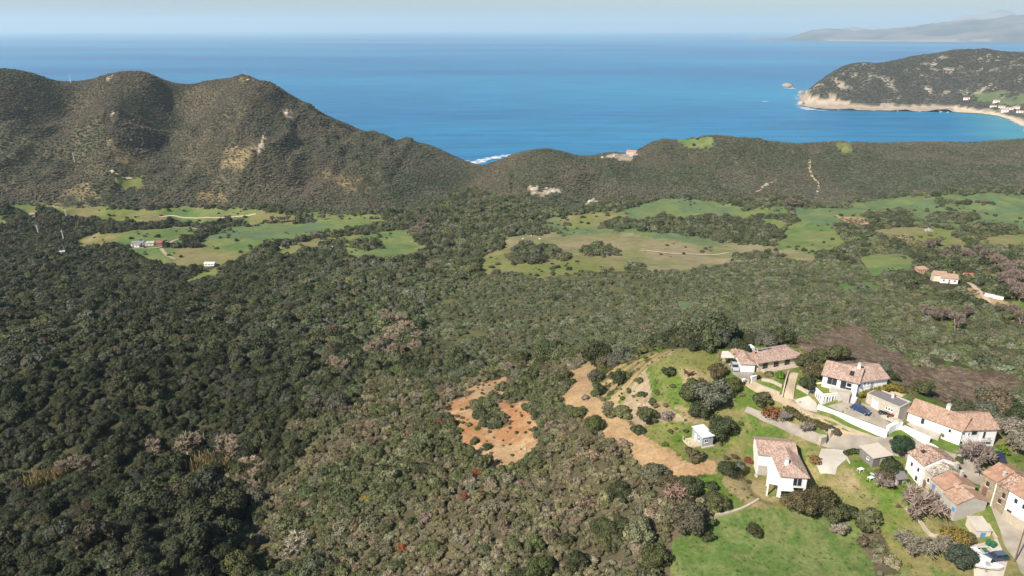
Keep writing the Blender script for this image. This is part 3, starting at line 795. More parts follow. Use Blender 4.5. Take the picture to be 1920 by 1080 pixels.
def trunk_mesh():
    bm = bmesh.new()
    prof = [(0, .06), (.1, .045), (.3, .035), (.55, .02)]
    rings = []
    for k, (z, rr) in enumerate(prof):
        rings.append([bm.verts.new((math.cos(a) * rr + 0.02 * k, math.sin(a) * rr, z)) for a in [j * math.pi / 3 for j in range(6)]])
    for a, b in zip(rings, rings[1:]):
        for j in range(6): bm.faces.new((a[j], a[(j + 1) % 6], b[(j + 1) % 6], b[j]))
    for s in range(4):
        an = s * 1.6; d = Vector((math.cos(an), math.sin(an), 0.9)).normalized()
        base = Vector((0.03, 0, 0.28)); tip = base + d * 0.33
        q = Vector((-d.y, d.x, 0)).normalized() * .018
        v = [bm.verts.new(base + q), bm.verts.new(base - q), bm.verts.new(base + Vector((0, 0, .03))), bm.verts.new(tip)]
        bm.faces.new((v[0], v[1], v[3])); bm.faces.new((v[1], v[2], v[3])); bm.faces.new((v[2], v[0], v[3]))
    me = bpy.data.meshes.new("trunk"); bm.to_mesh(me); bm.free(); me.materials.append(BARK)
    return me
M_TRUNK = trunk_mesh()

# instancing of the mass beyond the individually built plants
GN_CACHE = {}
def stuff(name, meshes, P, size, spin, tint, label=None):
    coll = bpy.data.collections.new(name + "_kinds")
    for k, me in enumerate(meshes):
        o = bpy.data.objects.new("%s_kind" % name, me); coll.objects.link(o)
    me = bpy.data.meshes.new(name)
    n = len(P)
    me.vertices.add(n); me.vertices.foreach_set("co", np.asarray(P, np.float32).ravel())
    def attr(nm, ty, key, val):
        a = me.attributes.new(nm, ty, 'POINT'); a.data.foreach_set(key, val)
    attr("size", 'FLOAT_VECTOR', "vector", np.asarray(size, np.float32).ravel())
    attr("spin", 'FLOAT_VECTOR', "vector", np.asarray(spin, np.float32).ravel())
    attr("pick", 'INT', "value", rng.integers(0, len(meshes), n).astype(np.int32))
    attr("tint", 'FLOAT_COLOR', "color", np.c_[tint, np.ones(n)].astype(np.float32).ravel())
    o = bpy.data.objects.new(name, me); COL.objects.link(o); o["kind"] = "stuff"
    if label: o["label"] = label
    ng = bpy.data.node_groups.new(name + "_plants", 'GeometryNodeTree')
    ng.interface.new_socket("Geometry", in_out='INPUT', socket_type='NodeSocketGeometry')
    ng.interface.new_socket("Geometry", in_out='OUTPUT', socket_type='NodeSocketGeometry')
    nn = ng.nodes.new; L = ng.links.new
    gi = nn("NodeGroupInput"); go = nn("NodeGroupOutput"); ip = nn("GeometryNodeInstanceOnPoints"); ci = nn("GeometryNodeCollectionInfo")
    ci.inputs["Collection"].default_value = coll
    ci.inputs["Separate Children"].default_value = True; ci.inputs["Reset Children"].default_value = True
    ip.inputs["Pick Instance"].default_value = True
    def na(nm, ty):
        a = nn("GeometryNodeInputNamedAttribute"); a.data_type = ty; a.inputs["Name"].default_value = nm; return a.outputs[0]
    m2p = nn("GeometryNodeMeshToPoints")
    L(gi.outputs[0], m2p.inputs[0]); L(m2p.outputs[0], ip.inputs["Points"])
    L(ci.outputs[0], ip.inputs["Instance"]); L(na("pick", 'INT'), ip.inputs["Instance Index"])
    L(na("size", 'FLOAT_VECTOR'), ip.inputs["Scale"])
    e2r = nn("FunctionNodeEulerToRotation"); L(na("spin", 'FLOAT_VECTOR'), e2r.inputs[0]); L(e2r.outputs[0], ip.inputs["Rotation"])
    L(ip.outputs[0], go.inputs[0])
    md = o.modifiers.new("plants", 'NODES'); md.node_group = ng
    return o

# ---------------------------------------------------------------- where the plants stand
slope = (ZG - HC) / RG
CM = np.maximum.accumulate(slope, axis=1)
EXCL = []          # (x, y, radius): kept free for houses, walls, roads
def nearest(A, x, y):
    th = np.arctan2(x, y); r = np.hypot(x, y)
    i = np.clip(np.searchsorted(TH, th), 0, NT - 1); j = np.clip(np.searchsorted(RR, r), 0, NR - 1)
    return A[i, j]

def candidates(kinds, spacing, r0, r1, hmax=7.0, deg=50):
    xm = r1 * math.sin(math.radians(deg))
    gx, gy = np.meshgrid(np.arange(-xm, xm, spacing), np.arange(r0 * 0.6, r1, spacing))
    x = (gx + rng.uniform(-.48, .48, gx.shape) * spacing).ravel(); y = (gy + rng.uniform(-.48, .48, gx.shape) * spacing).ravel()
    r = np.hypot(x, y); m = (r > r0) & (r < r1) & (np.abs(np.arctan2(x, y)) < math.radians(deg))
    x, y, r = x[m], y[m], r[m]
    k = nearest(VEG, x, y); m = np.isin(k, kinds); x, y, r = x[m], y[m], r[m]
    z = grid_sample(ZG, x, y)
    vis = ((z + hmax - HC) / r >= grid_sample(CM, x, y) - 0.0015) & (z > 1.0)
    x, y, z, r = x[vis], y[vis], z[vis], r[vis]
    for ex, ey, er in EXCL:
        m = np.hypot(x - ex, y - ey) > er; x, y, z, r = x[m], y[m], z[m], r[m]
    px, py = to_px(x, y, z)
    return x, y, z, r, px, py

# ---------------------------------------------------------------- building helpers
WHITE = plain("white_render", (0.78, 0.765, 0.735), 0.85, 0.06, 0.5)
CREAM = plain("cream_render", (0.62, 0.54, 0.42), 0.85, 0.10, 0.8)
GREYR = plain("grey_render", (0.42, 0.39, 0.35), 0.9, 0.2, 0.7)
DARKC = plain("bare_blockwork", (0.20, 0.185, 0.175), 0.95, 0.2, 0.9)
CONC = plain("concrete", (0.44, 0.40, 0.34), 0.9, 0.26, 0.4)
ASPH = plain("worn_asphalt", (0.29, 0.255, 0.21), 0.95, 0.36, 0.35)
SANDP = plain("sandy_path", (0.50, 0.40, 0.27), 0.95, 0.14, 0.7)
LANE = plain("earth_lane", (0.37, 0.29, 0.19), 0.95, 0.28, 0.5)
GLASS = plain("window_glass", (0.03, 0.035, 0.045), 0.08, 0.1, 1, spec=0.6)
FRAMEW = plain("white_frame", (0.72, 0.71, 0.69), 0.5, 0.03, 2)
GREYF = plain("grey_shutter", (0.30, 0.31, 0.33), 0.6, 0.06, 2)
BLUE = plain("blue_shutter", (0.10, 0.27, 0.50), 0.6, 0.1, 2)
WOOD = plain("old_wood", (0.17, 0.105, 0.07), 0.85, 0.25, 4)
DWOOD = plain("dark_wood", (0.09, 0.05, 0.035), 0.8, 0.2, 4)
ROOFGREY = plain("roof_felt", (0.19, 0.175, 0.175), 0.95, 0.12, 0.8)
METAL = plain("grey_metal", (0.36, 0.37, 0.38), 0.45, 0.08, 2, metal=0.5)
SOLAR = plain("solar_cells", (0.02, 0.025, 0.05), 0.15, 0.1, 3, spec=0.6)
TYRE = plain("tyre_rubber", (0.02, 0.02, 0.02), 0.85, 0.1, 3)
RED = plain("red_plastic", (0.50, 0.03, 0.05), 0.4, 0.08, 3)
BLACK = plain("black_plastic", (0.025, 0.025, 0.028), 0.5, 0.1, 3)
GREENP = plain("green_plastic", (0.03, 0.13, 0.06), 0.5, 0.1, 3)
LAWN = plain("roof_turf", (0.17, 0.18, 0.035), 0.95, 0.4, 1.2)
TURFG = plain("green_tarpaulin", (0.05, 0.13, 0.06), 0.7, 0.12, 1.2)
CHROME = plain("bright_trim", (0.65, 0.66, 0.68), 0.25, 0.03, 3, metal=0.6)
POOLW = plain("pool_water", (0.10, 0.48, 0.52), 0.08, 0.06, 0.5, spec=0.5)
STONEP = plain("pale_stone", (0.45, 0.38, 0.29), 0.95, 0.22, 1.2)
TERRA = plain("terracotta_render", (0.48, 0.25, 0.16), 0.85, 0.12, 0.8)

def stone_mat(name, c1, c2, joint):
    m, nt, b = new_mat(name); L = nt.links.new
    tc = N(nt, "TexCoord")
    vo = N(nt, "TexVoronoi"); vo.inputs["Scale"].default_value = 2.6; L(tc.outputs["Object"], vo.inputs["Vector"])
    cr = N(nt, "ValToRGB"); cr.color_ramp.elements[0].color = (*c1, 1); cr.color_ramp.elements[1].color = (*c2, 1)
    no = N(nt, "TexNoise"); no.inputs["Scale"].default_value = 1.3; no.inputs["Detail"].default_value = 6; L(tc.outputs["Object"], no.inputs["Vector"])
    sx = N(nt, "SeparateColor"); L(vo.outputs["Color"], sx.inputs[0])
    av = N(nt, "Math", operation='ADD'); L(sx.outputs[0], av.inputs[0]); L(no.outputs[0], av.inputs[1])
    hv = N(nt, "Math", operation='MULTIPLY'); hv.inputs[1].default_value = 0.5; L(av.outputs[0], hv.inputs[0]); L(hv.outputs[0], cr.inputs[0])
    ve = N(nt, "TexVoronoi", feature='DISTANCE_TO_EDGE'); ve.inputs["Scale"].default_value = 2.6; L(tc.outputs["Object"], ve.inputs["Vector"])
    st = N(nt, "MapRange"); st.inputs[2].default_value = 0.07; L(ve.outputs["Distance"], st.inputs[0])
    mx = N(nt, "Mix", data_type='RGBA'); mx.inputs[6].default_value = (*joint, 1); L(st.outputs[0], mx.inputs[0]); L(cr.outputs[0], mx.inputs[7])
    L(mx.outputs[2], b.inputs["Base Color"]); b.inputs["Roughness"].default_value = 0.95; b.inputs["Specular IOR Level"].default_value = 0.1
    bp = N(nt, "Bump"); bp.inputs["Strength"].default_value = 0.8; bp.inputs["Distance"].default_value = 0.08
    L(st.outputs[0], bp.inputs["Height"]); L(bp.outputs[0], b.inputs["Normal"])
    return m
STONE = stone_mat("rubble_stone", (0.20, 0.15, 0.095), (0.48, 0.38, 0.27), (0.30, 0.25, 0.18))
PALESTONE = stone_mat("whitewashed_stone", (0.42, 0.36, 0.28), (0.66, 0.60, 0.52), (0.5, 0.44, 0.36))

def tile_mat(name, dark, mid, light, sc=5.0):
    """clay pantiles: courses of separate tiles, each fired to its own shade, lichen in patches"""
    m, nt, b = new_mat(name); L = nt.links.new
    tc = N(nt, "TexCoord")
    mp = N(nt, "Mapping"); mp.inputs["Scale"].default_value = (sc, sc * 0.7, sc * 0.7); L(tc.outputs["Object"], mp.inputs[0])
    vo = N(nt, "TexVoronoi"); vo.inputs["Scale"].default_value = 1.0; vo.inputs["Randomness"].default_value = 0.55; L(mp.outputs[0], vo.inputs["Vector"])
    sx = N(nt, "SeparateColor"); L(vo.outputs["Color"], sx.inputs[0])
    no = N(nt, "TexNoise"); no.inputs["Scale"].default_value = 0.45; no.inputs["Detail"].default_value = 7; L(tc.outputs["Object"], no.inputs["Vector"])
    av = N(nt, "Math", operation='MULTIPLY_ADD'); av.inputs[1].default_value = 0.62; L(sx.outputs[0], av.inputs[0])
    nh = N(nt, "Math", operation='MULTIPLY'); nh.inputs[1].default_value = 0.42; L(no.outputs[0], nh.inputs[0]); L(nh.outputs[0], av.inputs[2])
    cr = N(nt, "ValToRGB"); e = cr.color_ramp.elements
    e[0].position = 0.12; e[0].color = (*dark, 1); e[1].position = 0.9; e[1].color = (*light, 1)
    e2 = e.new(0.48); e2.color = (*mid, 1)
    L(av.outputs[0], cr.inputs[0]); L(cr.outputs[0], b.inputs["Base Color"])
    b.inputs["Roughness"].default_value = 0.9; b.inputs["Specular IOR Level"].default_value = 0.15
    wv = N(nt, "TexWave"); wv.inputs["Scale"].default_value = 1.35; L(tc.outputs["Object"], wv.inputs["Vector"])
    bp = N(nt, "Bump"); bp.inputs["Strength"].default_value = 0.5; bp.inputs["Distance"].default_value = 0.06
    L(wv.outputs[0], bp.inputs["Height"]); L(bp.outputs[0], b.inputs["Normal"])
    return m
TILE = tile_mat("clay_roof_tiles", (0.225, 0.14, 0.105), (0.375, 0.255, 0.20), (0.53, 0.42, 0.345))
TILEO = tile_mat("ochre_roof_tiles", (0.25, 0.148, 0.10), (0.375, 0.24, 0.17), (0.49, 0.36, 0.28))
TILEOLD = tile_mat("weathered_roof_tiles", (0.13, 0.085, 0.065), (0.32, 0.20, 0.145), (0.56, 0.43, 0.34))
TILEGREY = tile_mat("lichened_stone_tiles", (0.10, 0.085, 0.07), (0.33, 0.28, 0.23), (0.62, 0.56, 0.48))
TILEPLAIN = tile_mat("flat_clay_tiles", (0.30, 0.17, 0.115), (0.37, 0.22, 0.15), (0.44, 0.28, 0.20), 1.2)

class MB:
    def __init__(s): s.v = []; s.f = []
    def quadbox(s, pts8):
        n = len(s.v); s.v += [tuple(p) for p in pts8]
        s.f += [tuple(n + i for i in q) for q in ((0, 3, 2, 1), (4, 5, 6, 7), (0, 1, 5, 4), (1, 2, 6, 5), (2, 3, 7, 6), (3, 0, 4, 7))]
        return s
    def box(s, x0, x1, y0, y1, z0, z1):
        return s.quadbox([(x0, y0, z0), (x1, y0, z0), (x1, y1, z0), (x0, y1, z0), (x0, y0, z1), (x1, y0, z1), (x1, y1, z1), (x0, y1, z1)])
    def poly(s, pts):
        n = len(s.v); s.v += [tuple(p) for p in pts]; s.f.append(tuple(range(n, n + len(pts)))); return s
    def slab(s, pts, t):
        """polygon with thickness t downwards"""
        n = len(s.v); k = len(pts)
        s.v += [tuple(p) for p in pts] + [(p[0], p[1], p[2] - t) for p in pts]
        s.f.append(tuple(range(n, n + k))); s.f.append(tuple(range(n + 2 * k - 1, n + k - 1, -1)))
        for i in range(k):
            j = (i + 1) % k; s.f.append((n + j, n + i, n + k + i, n + k + j))
        return s
    def tube(s, a, b, ra, rb=None, n=6):
        rb = ra if rb is None else rb
        a, b = Vector(a), Vector(b); d = (b - a).normalized(); t = d.orthogonal().normalized(); u = d.cross(t); k0 = len(s.v)
        for p, r in ((a, ra), (b, rb)):
            for i in range(n):
                q = p + (t * math.cos(i * 2 * math.pi / n) + u * math.sin(i * 2 * math.pi / n)) * r; s.v.append(tuple(q))
        for i in range(n): s.f.append((k0 + i, k0 + (i + 1) % n, k0 + n + (i + 1) % n, k0 + n + i))
        s.f.append(tuple(range(k0 + n - 1, k0 - 1, -1))); s.f.append(tuple(range(k0 + n, k0 + 2 * n)))
        return s
    def mesh(s, name, mat, smooth=False):
        me = bpy.data.meshes.new(name); me.from_pydata(s.v, [], s.f); me.materials.append(mat)
        if smooth:
            for p in me.polygons: p.use_smooth = True
        me.update(); return me
    def build(s, name, mat, parent=None, smooth=False):
        return link(bpy.data.objects.new(name, s.mesh(name, mat, smooth)), parent)

def thing(name, label, cat, loc, rz=0.0, group=None):
    o = bpy.data.objects.new(name, None); o.empty_display_size = 0.5
    COL.objects.link(o); o.location = loc; o.rotation_euler = (0, 0, rz)
    return tag(o, label, cat, group)

def excl(*pxr):
    for px, py, r in pxr:
        g = G(px, py); EXCL.append((g.x, g.y, r))

class House:
    """a building in its own frame: x along the wall A-B seen in the photo, y away from it, z above the sea"""
    def __init__(s, name, label, cat, A, B, zA, zB=None):
        zB = zA if zB is None else zB
        a = Vector(at_z(*A, zA)); b = Vector(at_z(*B, zB))
        d = b - a; s.L = math.hypot(d.x, d.y); s.rz = math.atan2(d.y, d.x); s.z = 0.0
        s.root = thing(name, label, cat, (a.x, a.y, 0), s.rz)
        s.a = a
        EXCL.append((a.x + d.x / 2, a.y + d.y / 2, s.L * 0.5 + 1.0))
    def free(s, x, y, r):
        c, q = math.cos(s.rz), math.sin(s.rz); EXCL.append((s.a.x + c * x - q * y, s.a.y + q * x + c * y, r))
    def part(s, mb, name, mat, parent=None): return mb.build(name, mat, parent or s.root)
    def wing(s, x0, x1, y0, y1, zb, ze, rise=1.2, roof='gx', wall=None, tile=None, over=0.45, th=0.2, hipl=0.0, hipr=0.0, name='wall'):
        wall = wall or WHITE; tile = tile or TILE
        m = MB(); xm, ym = (x0 + x1) / 2, (y0 + y1) / 2
        s.free(xm, ym, max(x1 - x0, y1 - y0) * 0.6 + 1)
        if roof in ('gx', 'gy') :
            m.box(x0, x1, y0, y1, zb, ze)
            if roof == 'gx':
                if hipl == 0: m.v += [(x0, y0, ze), (x0, y1, ze), (x0, ym, ze + rise - .02)]; m.f.append((len(m.v) - 3, len(m.v) - 1, len(m.v) - 2))
                if hipr == 0: m.v += [(x1, y0, ze), (x1, y1, ze), (x1, ym, ze + rise - .02)]; m.f.append((len(m.v) - 3, len(m.v) - 2, len(m.v) - 1))
            else:
                if hipl == 0: m.v += [(x0, y0, ze), (x1, y0, ze), (xm, y0, ze + rise - .02)]; m.f.append((len(m.v) - 3, len(m.v) - 2, len(m.v) - 1))
                if hipr == 0: m.v += [(x0, y1, ze), (x1, y1, ze), (xm, y1, ze + rise - .02)]; m.f.append((len(m.v) - 3, len(m.v) - 1, len(m.v) - 2))
        else:
            m.box(x0, x1, y0, y1, zb, ze)
        w = s.part(m, name, wall)
        r = MB()
        if roof == 'gx':
            k = rise / (ym - y0); zo = ze - k * over + 0.12; zr = ze + rise + 0.12
            oxl = over * (0.7 if not hipl else 1); oxr = over * (0.7 if not hipr else 1)
            rl, rr = x0 - oxl + (hipl + over if hipl else 0), x1 + oxr - (hipr + over if hipr else 0)
            r.slab([(x0 - oxl, y0 - over, zo), (x1 + oxr, y0 - over, zo), (rr, ym, zr), (rl, ym, zr)], th)
            r.slab([(x1 + oxr, y1 + over, zo), (x0 - oxl, y1 + over, zo), (rl, ym, zr), (rr, ym, zr)], th)
            if hipl: r.slab([(x0 - oxl, y1 + over, zo), (x0 - oxl, y0 - over, zo), (rl, ym, zr)], th)
            if hipr: r.slab([(x1 + oxr, y0 - over, zo), (x1 + oxr, y1 + over, zo), (rr, ym, zr)], th)
            ro = s.part(r, 'roof', tile)
            s.part(MB().tube((rl + .05, ym, zr), (rr - .05, ym, zr), 0.14), 'ridge_cap', tile, ro)
        elif roof == 'gy':
            k = rise / (xm - x0); zo = ze - k * over + 0.12; zr = ze + rise + 0.12
            y0o, y1o = y0 - over * (0.7 if not hipl else 1), y1 + over * (0.7 if not hipr else 1)
            rf, rb = y0o + (hipl + over if hipl else 0), y1o - (hipr + over if hipr else 0)
            r.slab([(x0 - over, y1o, zo), (x0 - over, y0o, zo), (xm, rf, zr), (xm, rb, zr)], th)
            r.slab([(x1 + over, y0o, zo), (x1 + over, y1o, zo), (xm, rb, zr), (xm, rf, zr)], th)
            if hipl: r.slab([(x0 - over, y0o, zo), (x1 + over, y0o, zo), (xm, rf, zr)], th)
            if hipr: r.slab([(x1 + over, y1o, zo), (x0 - over, y1o, zo), (xm, rb, zr)], th)
            ro = s.part(r, 'roof', tile)
            s.part(MB().tube((xm, rf + .05, zr), (xm, rb - .05, zr), 0.14), 'ridge_cap', tile, ro)
        elif roof == 'flat':
            r.box(x0 + 0.25, x1 - 0.25, y0 + 0.25, y1 - 0.25, ze + 0.005, ze + 0.06)
            ro = s.part(r, 'roof', tile)
            p = MB()
            for q in ((x0 - .05, x1 + .05, y0 - .05, y0 + .24), (x0 - .05, x1 + .05, y1 - .24, y1 + .05), (x0 - .05, x0 + .24, y0 + .245, y1 - .245), (x1 - .24, x1 + .05, y0 + .245, y1 - .245)):
                p.box(*q, ze + 0.002, ze + 0.32)
            s.part(p, 'parapet', wall, ro)
        elif roof == 'mono':    # falls towards the front
            r.slab([(x0 - over, y0 - over, ze + 0.1), (x1 + over, y0 - over, ze + 0.1), (x1 + over, y1 + over, ze + rise + 0.1), (x0 - over, y1 + over, ze + rise + 0.1)], th)
            ro = s.part(r, 'roof', tile)
            u = MB(); u.quadbox([(x0, y0, ze - .01), (x1, y0, ze - .01), (x1, y1, ze - .01), (x0, y1, ze - .01), (x0, y0, ze), (x1, y0, ze), (x1, y1, ze + rise - .05), (x0, y1, ze + rise - .05)])
            s.part(u, 'wall', wall)
        s.roof = ro
        return w
    def _wbox(s, side, at, u0, u1, out0, out1, z0, z1):
        if side == 'f': return (u0, u1, at - out1, at - out0, z0, z1)
        if side == 'l': return (at - out1, at - out0, u0, u1, z0, z1)
        return (at + out0, at + out1, u0, u1, z0, z1)
    def window(s, u, w, z0, z1, at=0.0, side='f', frame=None, pane=None, mull=0, name='window', sill=True):
        frame = frame or FRAMEW; pane = pane or GLASS; t = 0.09
        m = MB()
        for (a, b, c, d) in ((u, u + t, z0, z1), (u + w - t, u + w, z0, z1), (u + t, u + w - t, z0, z0 + t), (u + t, u + w - t, z1 - t, z1)):
            m.box(*s._wbox(side, at, a, b, -0.06, 0.07, c, d))
        for k in range(mull):
            x = u + w * (k + 1) / (mull + 1); m.box(*s._wbox(side, at, x - .04, x + .04, -0.06, 0.06, z0 + t, z1 - t))
        f = s.part(m, name, frame)
        s.part(MB().box(*s._wbox(side, at, u + t, u + w - t, -0.05, 0.02, z0 + t, z1 - t)), 'pane', pane, f)
        if sill and name == 'window': s.part(MB().box(*s._wbox(side, at, u - .08, u + w + .08, -0.05, 0.14, z0 - .09, z0 - .003)), 'sill', WHITE, f)
        return f
    def door(s, u, w, z0, h, at=0.0, side='f', mat=None):
        d = s.part(MB().box(*s._wbox(side, at, u, u + w, -0.05, 0.05, z0, z0 + h)), 'door', mat or WOOD)
        s.part(MB().box(*s._wbox(side, at, u + w * .82, u + w * .9, 0.052, 0.11, z0 + h * .46, z0 + h * .52)), 'handle', METAL, d)
        return d
    def shutters(s, u, w, z0, z1, at=0.0, side='f', mat=None):
        for q in (u - w * .5 - .03, u + w + .03):
            s.part(MB().box(*s._wbox(side, at, q, q + w * .5, 0.01, 0.09, z0, z1)), 'shutter', mat or BLUE)
    def chimney(s, x, y, z0, z1, w=0.6, mat=None):
        c = s.part(MB().box(x - w / 2, x + w / 2, y - w / 2, y + w / 2, z0, z1), 'chimney', mat or WHITE)
        m = MB().box(x - w / 2 - .1, x + w / 2 + .1, y - w / 2 - .1, y + w / 2 + .1, z1 + .003, z1 + .1)
        m.box(x - w / 2 + .06, x + w / 2 - .06, y - w / 2 + .06, y + w / 2 - .06, z1 + .1, z1 + .32)
        s.part(m, 'chimney_cap', CONC, c)
    def post(s, x, y, z0, z1, r=0.12, mat=None, name='post'):
        s.part(MB().box(x - r, x + r, y - r, y + r, z0, z1), name, mat or WHITE)

def patch(name, poly, mat, dz=0.07, step=0.9, zfix=None):
    """a paved surface lying on the ground, its outline given by points of the photograph"""
    from mathutils.geometry import delaunay_2d_cdt
    P = [G(*p) for p in poly]; B = []
    for a, b in zip(P, P[1:] + P[:1]):
        n = max(1, int((b - a).length / step))
        for k in range(n): B.append((a + (b - a) * (k / n)).to_2d())
    ax = np.array([p[0] for p in B]); ay = np.array([p[1] for p in B])
    gx, gy = np.meshgrid(np.arange(ax.min(), ax.max(), step), np.arange(ay.min(), ay.max(), step))
    m = in_poly(gx.ravel(), gy.ravel(), [tuple(p) for p in B])
    pts2 = B + [Vector((x, y)) for x, y in zip(gx.ravel()[m], gy.ravel()[m])]
    n = len(B)
    r = delaunay_2d_cdt(pts2, [(i, (i + 1) % n) for i in range(n)], [], 1, 1e-4)
    V = [(p.x, p.y, (HZ(p.x, p.y) if zfix is None else zfix) + dz) for p in r[0]]
    me = bpy.data.meshes.new(name); me.from_pydata(V, [], r[2]); me.materials.append(mat)
    bm = bmesh.new(); bm.from_mesh(me)
    for f in bm.faces:
        if f.normal.z < 0: f.normal_flip()
    bm.to_mesh(me); bm.free()
    o = link(bpy.data.objects.new(name, me)); o["kind"] = "structure"
    for x, y in list(zip(gx.ravel()[m], gy.ravel()[m]))[::6]: EXCL.append((x, y, 1.6))
    return o

def smooth_path(P, step):
    P = [Vector(p) for p in P]; out = []
    Q = [P[0] * 2 - P[1]] + P + [P[-1] * 2 - P[-2]]
    for i in range(1, len(Q) - 2):
        a, b, c, d = Q[i - 1:i + 3]; n = max(2, int((c - b).length / step))
        for k in range(n):
            t = k / n
            out.append(0.5 * ((2 * b) + (c - a) * t + (2 * a - 5 * b + 4 * c - d) * t * t + (3 * b - 3 * c + d - a) * t ** 3))
    out.append(P[-1]); return out

def strip(name, pxs, width, mat, dz=0.09, step=0.7, kind='structure', wobble=0.0):
    """a road or lane along points of the photograph, draped on the ground"""
    P = smooth_path([G(*p) for p in pxs], step); V, F = [], []
    cols = [-1, -.5, 0, .5, 1]
    for i, p in enumerate(P):
        d = (P[min(i + 1, len(P) - 1)] - P[max(i - 1, 0)]).to_2d(); d.normalize(); q = Vector((-d.y, d.x))
        w = (width if not isinstance(width, (list, tuple)) else float(np.interp(i / (len(P) - 1), np.linspace(0, 1, len(width)), width))) / 2
        for c in cols:
            ww = w * (1 + wobble * (float(vnoise(np.array([p.x / 2.0 + c * 9]), np.array([p.y / 2.0]))[0]) - .5) * (abs(c) == 1))
            s = p.to_2d() + q * c * ww; V.append((s.x, s.y, HZ(s.x, s.y) + dz))
        if i % 3 == 0: EXCL.append((p.x, p.y, w + 0.9))
    n = len(cols)
    for i in range(len(P) - 1):
        for j in range(n - 1): F.append((i * n + j, i * n + n + j, i * n + n + j + 1, i * n + j + 1))
    o = mesh_np(name, np.array(V), np.array(F)[:, ::-1], mat, smooth=True); o["kind"] = kind
    if o.data.polygons[0].normal.z < 0: o.data.flip_normals()
    return o

def wall_path(name, label, pts, h, th, mat, cap=None, cat='wall', below=1.2):
    """pts: world points of the foot; top follows foot + h"""
    P = smooth_path(pts, 1.5); m = MB(); c = MB()
    hs = h if isinstance(h, (list, tuple)) else [h, h]
    L = []
    for i, p in enumerate(P):
        d = (P[min(i + 1, len(P) - 1)] - P[max(i - 1, 0)]).to_2d(); d.normalize(); q = Vector((-d.y, d.x, 0)) * th / 2
        hh = float(np.interp(i / (len(P) - 1), np.linspace(0, 1, len(hs)), hs))
        L.append((p - q, p + q, hh))
        EXCL.append((p.x, p.y, 1.3))
    o0 = P[0]
    def rel(v, z): return (v.x - o0.x, v.y - o0.y, z - o0.z)
    for mm, lo, hi, ex in ((m, None, 0, 0), (c, 0.003, 0.09, 0.05)):
        if mm is c and cap is None: continue
        rows = []
        for a, b, hh in L:
            e = (b - a).normalized() * ex; A, B = a - e, b + e
            z0 = a.z - below if lo is None else a.z + hh + lo; z1 = a.z + hh + hi
            rows.append([rel(A, z0), rel(B, z0), rel(B, z1), rel(A, z1)])
        n0 = 0
        for r in rows: mm.v += r
        for i in range(len(rows) - 1):
            for j in range(4): mm.f.append((i * 4 + j, i * 4 + (j + 1) % 4, i * 4 + 4 + (j + 1) % 4, i * 4 + 4 + j))
        mm.f.append((3, 2, 1, 0)); k = len(mm.v) - 4; mm.f.append((k, k + 1, k + 2, k + 3))
    if cap is None:
        o = m.build(name, mat); o.location = o0; tag(o, label, cat)
    else:
        o = thing(name, label, cat, o0); m.build("wall_face", mat, o); c.build("coping", cap, o)
    for ob in ([o] if cap is None else list(o.children)):
        bm = bmesh.new(); bm.from_mesh(ob.data); bmesh.ops.recalc_face_normals(bm, faces=bm.faces); bm.to_mesh(ob.data); bm.free()
    return o

# ---------------------------------------------------------------- roads, lanes and paved places
strip("road", [(1700, 838), (1740, 846), (1785, 864), (1822, 884), (1848, 912), (1872, 950), (1893, 992), (1918, 1036), (1950, 1085)], [3.5, 4, 4.5, 3.2, 3.0, 3.4, 4.5, 5], ASPH, wobble=0.25)
strip("lane", [(1398, 768), (1440, 786), (1485, 804), (1525, 822), (1560, 832), (1610, 834), (1655, 836), (1700, 838)], [1.8, 2.1, 2.3, 2.4, 2.8, 3.5, 3.6, 3.6], ASPH, wobble=0.3)
strip("dirt_lane", [(1440, 742), (1480, 757), (1520, 780), (1560, 798), (1600, 815), (1640, 828), (1662, 834)], [1.5, 2.2, 2.6, 2.8, 2.8, 2.6, 2.4], LANE, dz=0.06, wobble=0.4)
patch("driveway", [(1540, 842), (1592, 839), (1586, 862), (1570, 876), (1566, 891), (1538, 889), (1530, 872)], CONC)
patch("driveway", [(1365, 682), (1380, 680), (1390, 697), (1416, 699), (1408, 706), (1400, 716), (1392, 713), (1374, 702)], ASPH)
strip("driveway", [(1397, 713), (1410, 722), (1428, 732), (1448, 744)], [2.6, 2.4, 2.4, 2.6], LANE, wobble=0.3)
patch("terrace_path", [(1481, 699), (1497, 700), (1491, 722), (1487, 750), (1468, 749), (1475, 722)], SANDP)
patch("courtyard", [(1487, 749), (1516, 742), (1531, 757), (1532, 774), (1508, 768)], CONC)
patch("courtyard", [(1572, 757), (1600, 750), (1622, 758), (1683, 787), (1692, 794), (1676, 803), (1660, 805), (1640, 797), (1606, 785), (1570, 770), (1550, 762)], ASPH)
patch("courtyard", [(1690, 795), (1718, 806), (1722, 816), (1700, 806)], CONC)
patch("parking_place", [(1768, 858), (1800, 852), (1830, 868), (1842, 882), (1830, 886), (1800, 876)], ASPH, dz=0.12)
patch("boat_yard", [(1822, 1022), (1870, 1010), (1890, 1050), (1880, 1085), (1826, 1085)], CONC, dz=0.05)
patch("poolside_terrace", [(1384, 668), (1424, 669), (1440, 655), (1400, 653), (1386, 659)], CONC, dz=0.10)
patch("garden_path", [(1655, 722), (1690, 730), (1702, 740), (1690, 746), (1668, 738)], SANDP)
strip("mountain_track", [(483, 290), (488, 272), (494, 250)], 3.0, SANDP, dz=0.3, step=6)
strip("mountain_track", [(203, 318), (213, 324), (228, 332), (250, 333)], 4.0, SANDP, dz=0.4, step=5)
strip("field_track", [(300, 408), (325, 405), (380, 409), (440, 407), (480, 402)], 4.5, SANDP, dz=0.5, step=4)
strip("field_track", [(322, 426), (350, 428), (392, 432)], 3.2, SANDP, dz=0.5, step=4)
